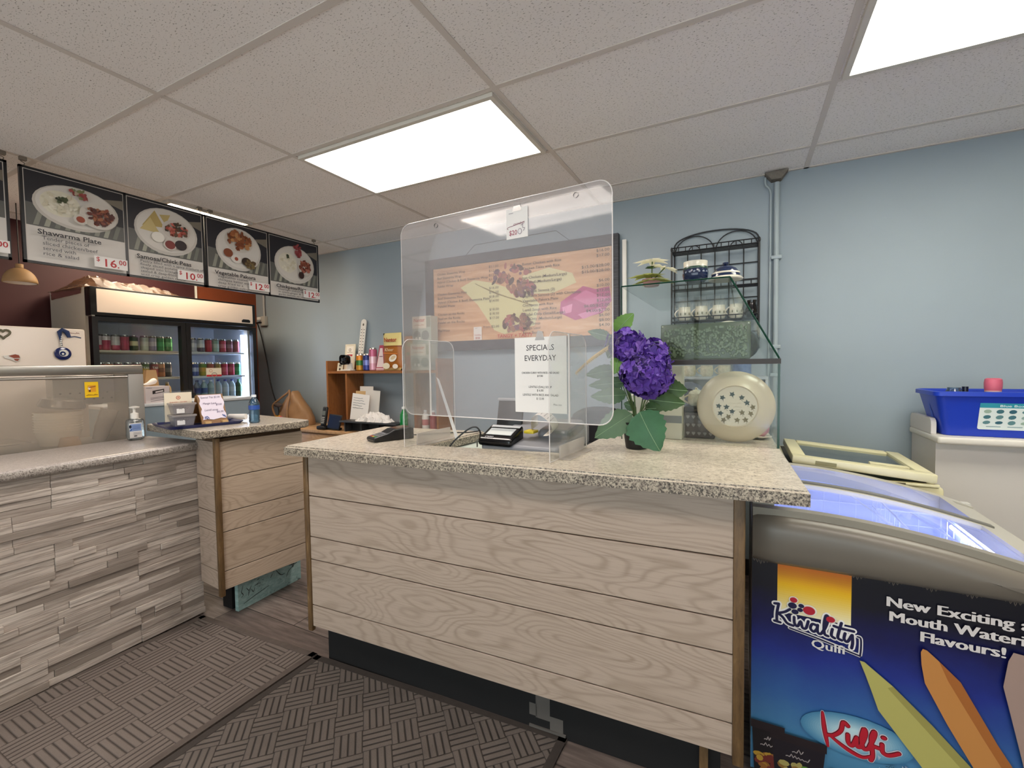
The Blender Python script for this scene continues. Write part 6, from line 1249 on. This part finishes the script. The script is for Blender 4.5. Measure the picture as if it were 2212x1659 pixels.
for z in (2.035, 1.80, 1.60, 1.45):
    b = MB()
    for dz in (0, 0.026): b.tube([(rx0, rb, z+dz), (rx0, ry, z+dz), (rx1, ry, z+dz), (rx1, rb, z+dz)], 0.0036, 6)
    for i in range(13): x = rx0+(rx1-rx0)*i/12; b.tube([(x, ry, z), (x, ry, z+0.026)], 0.0028, 6); 
    for i in range(1, 6): y = ry+(rb-ry)*i/6; b.tube([(rx0, y, z), (rx1, y, z)], 0.0022, 6)
    if z in (1.60, 1.45): b.box(rx0+0.01, ry+0.004, z+0.001, rx1-0.01, rb-0.004, z+0.006)
    b.build('wire_shelf', M_IRON, rk)
for i, x in enumerate((-0.335, -0.235, -0.135, -0.04)):
    pot(x, 3.09, 1.6065, 0.039, 0.088, M_PORCW, 'white mug with olive motif on the black wall rack, %s from left' % ORD[i], 'mug', 'mug', True, M_MOT)
bp_ = thing('black_pitcher', 'glossy black pitcher at the right end of the wall rack shelf', 'pitcher', (0.04, 3.09, 1.6065)); MB().lathe([(0.022, 0), (0.034, 0.02), (0.036, 0.05), (0.024, 0.085), (0.028, 0.105), (0.024, 0.105)], (0.045, 3.085, 1.6065), 22).build('body', mat('gloss black glaze', '#0b0c0f', 0.08, coat=0.6), bp_); MB().tube([(0.045-0.034-0.014*math.sin(PI*k/8), 3.075, 1.63+0.07*k/8) for k in range(9)], 0.004, 7).build('handle', M_IRON, bp_)
# ------------------------------------------------------------------ ice cream chest freezer at the right
fz = thing('ice_cream_freezer', 'ice cream chest freezer with curved glass lid and blue printed front', 'freezer', (0.39, 1.93, 0))
fx0, fx1, fy0, fy1 = 0.030, 0.760, 1.600, 2.285
zl = lambda x: 0.898-0.25*max(0.0, x-0.10)**2
t = NT('printed freezer front', 0.32); s = t.n('SeparateXYZ'); t.l(t.tc.outputs['Generated'], s.inputs[0]); n = t.noise(t.mapping((3, 3, 3)), 2.2, 5, 0.6)
f = t.math('ADD', s.outputs[2], t.math('MULTIPLY', t.math('SUBTRACT', n, 0.5), 0.16))
t.col(t.ramp(f, [(0.0, '#3f6f92'), (0.2, '#4c86ac'), (0.40, '#2f5c9c'), (0.58, '#1c2f86'), (0.72, '#101450'), (0.86, '#070718')]))
fp_ = MB().box(fx0, fy0, 0.03, fx1, fy0+0.02, 0.728).build('front_panel', t.m, fz, smooth=0)
MB().box(fx0, fy0+0.021, 0.03, fx1, fy0+0.05, 0.73).box(fx0, fy1-0.03, 0.03, fx1, fy1, 0.80).box(fx0, fy0+0.051, 0.03, fx0+0.03, fy1-0.031, 0.80).box(fx1-0.03, fy0+0.051, 0.03, fx1, fy1-0.031, 0.76).box(fx0+0.031, fy0+0.051, 0.03, fx1-0.031, fy1-0.031, 0.06).build('body', mat('white freezer body', '#d2d0ca', 0.4), fz, smooth=0)
MB().box(fx0+0.02, fy0+0.04, 0.001, fx1-0.02, fy1-0.02, 0.029).build('plinth', M_BLACK, fz, smooth=0)
def bump(u, v):
    x = fx0+(fx1-fx0)*u; zt = zl(x)-0.022; pr = [(1.599, 0.722), (1.560, 0.728), (1.540, 0.745), (1.530, 0.775), (1.530, zt-0.045), (1.536, zt-0.02), (1.550, zt-0.004), (1.575, zt)]
    k = pr[min(7, int(round(v*7)))]; e = 0.02*(1-min(1, min(u, 1.0)*14)); return (x, k[0]+e, k[1])
b = MB().grid(bump, 24, 7)
for u in (0, 1):
    pts = [bump(u, j/7) for j in range(8)]; b.add(pts+[(pts[0][0], 1.64, 0.722), (pts[0][0], 1.64, pts[-1][2])], [tuple(list(range(8))+[9, 8])])
b.build('front_bumper', M_GREYPL, fz, smooth=0.9)
M_RIM = mat('pale grey rim', '#b9b5aa', 0.35)
def rail(nm, ya, yb, xa, xb, dz0, dz1, m, n=20):
    def P(i, y, d): x = xa+(xb-xa)*i/n; return (x, y, zl(x)+d)
    b = MB(); vs = []; fs = []
    for i in range(n+1): vs += [P(i, ya, dz0), P(i, yb, dz0), P(i, yb, dz1), P(i, ya, dz1)]
    for i in range(n):
        for k in range(4): fs.append((4*i+k, 4*i+4+k, 4*i+4+(k+1) % 4, 4*i+(k+1) % 4))
    fs += [(0, 1, 2, 3), (4*n+3, 4*n+2, 4*n+1, 4*n)]
    return b.add(vs, fs).build(nm, m, fz, smooth=0.5)
rail('front_rim', 1.565, 1.60, fx0, fx1, -0.05, -0.004, mat('grey front rim', '#8f897c', 0.35)); rail('rear_rim', 2.235, fy1, fx0, fx1, -0.05, 0.004, M_RIM)
rail('left_rim', 1.6055, 2.2345, fx0, fx0+0.06, -0.05, 0.002, M_RIM, 4); rail('right_rim', 1.6055, 2.2345, 0.665, 0.70, -0.05, 0.004, M_RIM, 4); rail('right_rim', 1.6055, 2.2345, 0.712, fx1, -0.07, -0.002, M_RIM, 4); rail('rim_channel', 1.6055, 2.2345, 0.70, 0.712, -0.06, -0.02, mat('dark rubber seal', '#34332f', 0.6), 4)
M_FGL = clear('freezer lid glass', '#f7f8fd', 0.06, '#c3cdea', 0.2, 0.02)
rail('glass_lid', 1.608, 1.93, 0.092, 0.663, -0.012, -0.006, M_FGL); rail('glass_lid', 1.912, 2.232, 0.092, 0.663, -0.002, 0.004, M_FGL)
rail('lid_bar', 1.912, 1.938, 0.092, 0.70, -0.004, 0.010, mat('dark lid bar', '#77756d', 0.35)); rail('lid_bar', 1.895, 1.911, 0.092, 0.70, -0.010, 0.004, mat('pale lid bar', '#c6c2b4', 0.35))
M_FI = mat('frosted blue liner', '#cdd5f0', 0.5)
rail('front_liner', 1.652, 1.660, 0.069, 0.689, -0.6, -0.055, M_FI); rail('rear_liner', 2.245, 2.252, 0.069, 0.689, -0.6, -0.03, M_FI)
MB().box(0.061, 1.661, 0.10, 0.068, 2.244, 0.835).box(0.69, 1.661, 0.10, 0.697, 2.244, 0.755).box(0.069, 1.661, 0.10, 0.689, 2.244, 0.40).build('liner', M_FI, fz, smooth=0)
for (a0, b0) in (((0.676, 1.74, 0.735), (0.676, 2.15, 0.735)), ((0.10, 1.672, 0.80), (0.60, 1.672, 0.76))): MB().cyl(a0, b0, 0.008, 10).build('led_tube', mat('blue white led', '#ffffff', 0.4, emit='#d3dbff', es=26.0), fz)
M_WIRE = mat('white wire', '#dfe5fb', 0.4)
for bx0, bx1 in ((0.085, 0.46), (0.47, 0.665)):
    b = MB(); yy0, yy1, zz0, zz1 = 1.70, 2.215, 0.50, 0.815 if bx0 < 0.4 else 0.755
    for z in (zz1, zz1-0.05, zz0): b.tube([(bx0, yy0, z), (bx1, yy0, z), (bx1, yy1, z), (bx0, yy1, z)], 0.0035 if z == zz1 else 0.002, 6, True)
    nx = int((bx1-bx0)/0.05)
    for i in range(nx+1):
        x = bx0+(bx1-bx0)*i/nx; b.tube([(x, yy0, zz1), (x, yy0, zz0), (x, yy1, zz0), (x, yy1, zz1)], 0.0018, 5)
    for i in range(1, 9):
        y = yy0+(yy1-yy0)*i/9; b.tube([(bx0, y, zz1), (bx0, y, zz0), (bx1, y, zz0), (bx1, y, zz1)], 0.0018, 5)
    b.tube([(bx1-0.02, yy0+0.02, zz1), (bx1-0.10, yy1-0.05, zz1+0.01)], 0.003, 6); b.build('wire_basket', M_WIRE, fz)
# the printed front
a = Art((0, fy0, 0), (1, 0, 0), (0, 0, 1), step=0.00007)
for i in range(24):
    k = i/23; c0, c1, k2 = (('#d96a2a', '#e8b418', k/0.45) if k < 0.45 else ('#e8b418', '#efe6c0', (k-0.45)/0.55))
    hx = '#'+''.join('%02x' % int(int(c0[j:j+2], 16)*(1-k2)+int(c1[j:j+2], 16)*k2) for j in (1, 3, 5)); a.rect(0.100, 0.727-0.0068*(i+1), 0.187, 0.0069, hx, lift=(i == 0))
for i in range(8):                                       # lace border under the bumper
    if 0.08 < 0.05+0.082*i < 0.28: continue
    for k in range(5): q = 0.05+0.082*i+0.009*(k-2); a.stroke([(q, 0.724), (q+0.004, 0.712-0.004*(2-abs(k-2))), (q+0.008, 0.724)], 0.0016, '#75695f', 3, lift=False)
KW = [[(0.07, 1.05), (0.05, 0.5), (0.05, 0.0)], [(0.02, 1.0), (0.07, 1.05)], [(0.02, 0.0), (0.09, 0.0)], [(0.20, 0.92), (0.14, 0.68), (0.06, 0.5)], [(0.06, 0.5), (0.12, 0.34), (0.17, 0.08), (0.24, 0.04)],
      [(0.25, 0.55), (0.255, 0.2), (0.29, 0.08), (0.325, 0.42), (0.345, 0.1), (0.385, 0.12), (0.41, 0.55)], [(0.50, 0.46), (0.455, 0.46), (0.435, 0.2), (0.47, 0.06), (0.505, 0.25), (0.515, 0.5)], [(0.512, 0.45), (0.515, 0.12), (0.55, 0.06), (0.60, 0.5), (0.63, 1.05), (0.605, 1.16), (0.585, 0.7), (0.59, 0.14), (0.63, 0.06)],
      [(0.675, 0.52), (0.665, 0.16), (0.70, 0.06)], [(0.77, 1.0), (0.745, 0.5), (0.735, 0.14), (0.775, 0.06)], [(0.69, 0.72), (0.76, 0.70), (0.90, 0.74)], [(0.81, 0.5), (0.80, 0.18), (0.835, 0.08), (0.88, 0.5)], [(0.885, 0.52), (0.89, 0.1), (0.88, -0.2)]]
tx = lambda p: (0.088+0.228*p[0], 0.533+0.055*p[1]-0.026*p[0])
UL = [(0.20, -0.14), (0.55, -0.26), (0.93, -0.46), (0.97, -0.40), (0.975, 0.42), (0.94, 0.52)]; UL2 = [(0.20, -0.16), (0.55, -0.28), (0.90, -0.34), (0.93, -0.2)]
for L in KW: a.stroke([tx(p) for p in L], 0.0165, '#f2efec', 5, lift=(L is KW[0]))
a.stroke([tx(p) for p in UL], 0.010, '#e9e6e4', 5, lift=False)
for x, z, r, c in ((0.143, 0.610, 0.0085, 0), (0.140, 0.592, 0.010, 1), (0.163, 0.596, 0.0065, 1), (0.160, 0.583, 0.0065, 1), (0.147, 0.574, 0.0080, 1), (0.183, 0.586, 0.0135, 0), (0.237, 0.572, 0.0095, 0)): a.ell(x, z, r*1.5, r*1.25, '#e9e6d6', lift=(r == 0.0085))
for L in KW: a.stroke([tx(p) for p in L], 0.0078, '#15143f', 5, lift=(L is KW[0]))
a.stroke([tx(p) for p in UL], 0.0045, '#15143f', 5, lift=False)
for x, z, r, c in ((0.143, 0.610, 0.0085, 0), (0.140, 0.592, 0.010, 1), (0.163, 0.596, 0.0065, 1), (0.160, 0.583, 0.0065, 1), (0.147, 0.574, 0.0080, 1), (0.183, 0.586, 0.0135, 0), (0.237, 0.572, 0.0095, 0)): a.ell(x, z, r*1.15, r*0.95, ['#b01c30', '#15143f'][c], lift=(r == 0.0085))
[a.text('Qulfi', 0.188+dx, 0.476, 0.036, '#dedbd8', 0.0, width=0.083, lift=(dx == 0)) for dx in (0, 0.0009, 0.0018)]
for s_, x, z, wd in (('New Exciting and', 0.363, 0.645, 0.345), ('Mouth Watering', 0.370, 0.604, 0.325), ('Flavours!', 0.438, 0.563, 0.175)): [a.text(s_, x+dx, z, 0.040, '#d9d4d2', 0.0, width=wd-0.004, lift=(dx == 0)) for dx in (0, 0.001, 0.002, 0.003, 0.004)]
random.seed(2)                                           # icy mountain and glow behind the second logo
for i in range(16): a.ell(0.30, 0.235, 0.135-0.006*i, 0.062-0.0026*i, '#%02x%02x%02x' % (70+8*i, 130+6*i, 168+4*i))
for i in range(70):
    x, z = 0.33+0.3*random.random(), 0.04+0.16*random.random(); s_ = 0.006+0.018*random.random(); q = random.random()*3
    a.poly([(x, z), (x+s_*math.cos(q), z+s_*math.sin(q)), (x+s_*0.6*math.cos(q+0.9), z+s_*1.4*math.sin(q+0.9))], random.choice(('#a9b9cc', '#7f97b8', '#4a6a98', '#c4cfda', '#35588c')), False)
KU = [[(0.03, 1.25), (0.06, 0.6), (0.11, -0.05)], [(0.36, 0.95), (0.30, 1.05), (0.27, 0.7), (0.18, 0.45), (0.10, 0.4)], [(0.12, 0.42), (0.25, 0.2), (0.40, 0.0), (0.55, -0.1), (0.66, 0.05)], [(0.36, 0.62), (0.37, 0.32), (0.42, 0.25), (0.47, 0.6)], [(0.47, 0.6), (0.475, 0.3), (0.52, 0.3), (0.58, 0.8), (0.56, 1.0), (0.53, 0.6), (0.56, 0.25), (0.62, 0.3)], [(0.62, 0.3), (0.69, 0.85), (0.68, 1.0), (0.65, 0.7), (0.67, 0.1), (0.65, -0.12)], [(0.64, 0.45), (0.74, 0.42)], [(0.78, 0.6), (0.79, 0.32), (0.86, 0.25), (0.98, 0.42)]]
kx_ = lambda p: (0.214+0.19*p[0], 0.188+0.078*p[1]+0.006*p[0])
for wd, c in ((0.017, '#d9cfd6'), (0.013, '#5a1020'), (0.0095, '#b3162c')):
    for i, L in enumerate(KU): a.stroke([kx_(p) for p in L], wd, c, 6, lift=(i == 0), taper=(i in (0, 2)))
    a.ell(*kx_((0.80, 0.86)), wd*0.62, wd*0.55, c, lift=False)
a.squig(0.372, 0.178, 0.034, 0.007, '#2f5468', 0.002); a.squig(0.372, 0.167, 0.036, 0.007, '#2f5468', 0.002)
def stick(P, c0, c1):
    a.poly(P, c0); n = len(P)
    q = [P[0]]+[((P[i][0]*0.35+P[-i][0]*0.65) if False else P[i][0], P[i][1]) for i in range(1, n)]
    return q
a.poly([(0.307, 0.471), (0.318, 0.470), (0.384, 0.418), (0.47, 0.335), (0.66, 0.13), (0.69, 0.03), (0.60, 0.03), (0.46, 0.195), (0.352, 0.338), (0.338, 0.382), (0.322, 0.43)], '#b3ad62'); a.poly([(0.384, 0.418), (0.47, 0.335), (0.66, 0.13), (0.69, 0.03), (0.665, 0.03), (0.62, 0.14), (0.45, 0.325), (0.372, 0.41)], '#9a9350', True)
a.poly([(0.442, 0.535), (0.446, 0.545), (0.455, 0.543), (0.480, 0.52), (0.525, 0.475), (0.60, 0.33), (0.70, 0.16), (0.74, 0.03), (0.66, 0.03), (0.56, 0.24), (0.50, 0.35), (0.452, 0.45), (0.444, 0.50)], '#c08446'); a.poly([(0.480, 0.52), (0.525, 0.475), (0.60, 0.33), (0.70, 0.16), (0.74, 0.03), (0.715, 0.03), (0.66, 0.18), (0.57, 0.34), (0.50, 0.47)], '#a5642e', True)
a.poly([(0.607, 0.49), (0.615, 0.56), (0.624, 0.585), (0.650, 0.582), (0.680, 0.52), (0.72, 0.38), (0.757, 0.20), (0.757, 0.03), (0.70, 0.03), (0.66, 0.24), (0.622, 0.42)], '#a28a80'); a.poly([(0.650, 0.582), (0.680, 0.52), (0.72, 0.38), (0.757, 0.20), (0.757, 0.10), (0.71, 0.34), (0.67, 0.48)], '#8c7468', True)
for x0_, z0_, w_, h_, c in ((0.034, 0.03, 0.085, 0.145, '#171316'), (0.088, 0.03, 0.14, 0.13, '#1d1820')):
    a.poly([(x0_+w_*0.08, z0_), (x0_+w_*0.92, z0_), (x0_+w_, z0_+h_), (x0_, z0_+h_)], c); a.rect(x0_-0.004, z0_+h_, w_+0.008, 0.026, '#241a1e', lift=False); a.squig(x0_+w_*0.4, z0_+h_*0.80, w_*0.2, 0.012, '#a59a98', 0.0025); a.squig(x0_+w_*0.28, z0_+h_*0.66, w_*0.44, 0.010, '#a59a98', 0.0025)
    for i in range(26): a.ell(x0_+w_*(0.2+0.6*random.random()), z0_+h_*0.5*random.random(), 0.008+0.01*random.random(), 0.006+0.008*random.random(), random.choice((['#a8842e', '#8c5a2a', '#6a2a24'], ['#5f8a3c', '#a89a5a', '#86632e'])[x0_ > 0.05]), 0, 8, False)
a.poly([(0.245, 0.03), (0.35, 0.03), (0.355, 0.10), (0.24, 0.12)], '#5a1820'); a.poly([(0.30, 0.125), (0.40, 0.10), (0.46, 0.05), (0.33, 0.05)], '#2a4a2c'); a.stroke([(0.30, 0.13), (0.40, 0.106), (0.47, 0.05)], 0.006, '#a9b3a0', 3)
a.build('printed_artwork', fp_, 0.32)
# ------------------------------------------------------------------ cream freezer behind with its lid askew
cf = thing('cream_freezer', 'cream chest freezer with a loose tilted lid frame behind the ice cream freezer', 'freezer', (0.42, 2.72, 0))
MB().box(0.165, 2.30, 0.02, 0.70, 3.12, 0.84, 0.012).build('body', M_CREAMPL, cf)
MB().box(0.20, 2.36, 0.841, 0.665, 3.08, 0.843).build('opening', mat('painted recess shade', '#3a362c', 0.7), cf, smooth=0)  # flat dark sheet, paints the shade of the gap under the lid
LM = Matrix.Translation((0.195, 2.294, 0.928)) @ Matrix.Rotation(0.085, 4, 'Y')
b = MB(LM); w_, d_ = 0.485, 0.50
b.box(0, 0, -0.03, w_, 0.055, 0.004, 0.006).box(0, 0.056, -0.03, 0.055, d_, 0.004, 0.006).box(w_-0.055, 0.056, -0.03, w_, d_, 0.004, 0.006).box(0.056, d_-0.05, -0.03, w_-0.056, d_, 0.004, 0.006)
lf = b.build('lid_frame', M_CREAMPL, cf)
MB(LM).box(0.05, 0.05, -0.012, w_-0.05, d_-0.045, -0.006).build('lid_glass', clear('old lid glass', '#cfd8d4', 0.25, '#8fa09e', 1.3), cf, smooth=0)
MB(LM).box(w_-0.20, 0.066, -0.005, w_-0.07, 0.10, 0.008, 0.003).build('lid_handle', M_CREAMPL, lf)
MB(LM).box(0.085, -0.0012, -0.022, 0.16, 0.0, -0.006).build('handle_recess', mat('olive recess', '#8a835c', 0.6), lf, smooth=0)
b = MB(); b.box(0.47, 2.295, 0.8405, 0.685, 2.318, 0.853, 0.004); b.build('lower_lip', M_CREAMPL, cf); MB().box(0.52, 2.2935, 0.843, 0.58, 2.2955, 0.851).build('vent_slot', mat('brown slot', '#5a5138', 0.6), cf, smooth=0)
# ------------------------------------------------------------------ white counter unit, blue bin and what is in it
wc = thing('white_counter_unit', 'white laminate counter unit against the back wall at the right edge', 'counter', (1.5, 2.94, 0))
MB().box(0.815, 2.80, 0.001, 2.4, 3.14, 0.950).build('body', mat('off white laminate', '#cfc9c4', 0.45), wc, smooth=0)
MB().box(0.803, 2.735, 0.951, 2.41, 3.142, 0.984, 0.010, 3).build('worktop', mat('worn white worktop', '#d9d2c8', 0.4, var=0.06), wc)
MB().prism(rrect(0.30, 0.075, 0.03, 5, (1, 1, 0, 0)), (0.806, 2.835, 0.9845), (0, 1, 0), (0, 0, 1), 0.02).build('side_splash', mat('off white laminate', '#cfc9c4', 0.45), wc, smooth=0)
bn = thing('recycling_bin', 'bright blue plastic recycling bin on the white counter unit', 'bin', (1.05, 2.90, 0.985))
B0, B1, B2 = (0.845, 1.235, 2.805, 2.99, 0.9855), (0.805, 1.285, 2.765, 3.03, 1.172), (0.793, 1.297, 2.753, 3.042, 1.172)
def rr(B, s=0.0, z=None, c=0.03):
    x0, x1, y0, y1 = B[0]+s, B[1]-s, B[2]+s, B[3]-s; z = B[4] if z is None else z; out = []
    for cx, cy, a0 in ((x1-c, y1-c, 0), (x0+c, y1-c, PI/2), (x0+c, y0+c, PI), (x1-c, y0+c, 3*PI/2)):
        out += [(cx+c*math.cos(a0+PI/2*k/4), cy+c*math.sin(a0+PI/2*k/4), z) for k in range(5)]
    return out
rings = [rr(B0), rr(B1), rr(B2), rr(B2, 0, 1.190), rr(B2, 0.008, 1.193), rr(B1, 0.006, 1.186), rr(B0, 0.006, 0.992)]; n = 20
MB().add(sum(rings, []), [(j*n+i, j*n+(i+1) % n, (j+1)*n+(i+1) % n, (j+1)*n+i) for j in range(len(rings)-1) for i in range(n)]+[tuple(range(n-1, -1, -1)), tuple((len(rings)-1)*n+i for i in range(n))]).build('bin', mat('bright blue plastic', '#1238b4', 0.35), bn, smooth=0.5)
ud_ = Vector((0, 0.04-0.08, 0.187)).normalized(); a = Art((0.955, 2.7968, 1.020), (1, 0, 0), (0, -0.214, 0.977), start=0.001)
a.poly(rrect(0.30, 0.125, 0.008, 4), '#dde6e4'); a.rect(0, 0.103, 0.30, 0.022, '#2a93a6'); a.text('Blue Box Recycling', 0.15, 0.108, 0.014, '#e6f2f2', 0.01, 'C', width=0.17)
random.seed(19)
for r in range(3):
    for c in range(7): a.ell(0.028+0.041*c, 0.086-0.026*r, 0.013, 0.007+0.003*random.random(), random.choice(('#3f6f7a', '#5a848a', '#8fa9a6', '#2f5f70', '#9ab0a0')), 0.3*random.random(), 10, False)
for c in range(4): a.stroke([(0.03+0.07*c, 0.015), (0.075+0.07*c, 0.015)], 0.004, '#8aa6aa', 0, False)
a.build('recycling_sticker', bn)
a = Art((0.8405, 2.93, 1.005), (0, -1, 0), (-0.21, 0, 0.978), start=0.001); a.squig(0.02, 0.05, 0.03, 0.09, '#3b63cf', 0.004, 9); a.build('moulded_letters', bn)
pc = thing('pink_cup', 'pink and white paper cup sticking up out of the blue bin', 'cup', (0.995, 2.88, 1.0)); MB().m(0).lathe([(0.022, 0), (0.0285, 0.20)], (1.035, 2.88, 0.9935), 22).m(1).lathe([(0.0285, 0.20), (0.0305, 0.215), (0.031, 0.235), (0.029, 0.252), (0.022, 0.257)], (1.035, 2.88, 0.9935), 22).build('cup', [mat('pale pink cup', '#dfb8ae', 0.5), mat('pink cup', '#d2647a', 0.45)], pc)
gl = thing('glass_jar', 'pale blue glass jar showing above the rim of the blue bin', 'jar', (0.90, 2.90, 0.9935)); MB().lathe([(0.03, 0), (0.032, 0.19), (0.024, 0.205), (0.024, 0.212)], (0.905, 2.90, 0.9935), 20).build('jar', clear('pale blue jar', '#a9c6d8', 0.3, '#86a9c0', 1.5), gl)
db = thing('dark_bottle', 'dark bottle cap end showing above the rim of the blue bin', 'bottle', (0.955, 2.93, 0.9935)); MB().lathe([(0.022, 0), (0.022, 0.15), (0.012, 0.18), (0.012, 0.215)], (0.955, 2.93, 0.9935), 18).build('bottle', mat('dark navy glass', '#10142a', 0.2), db)
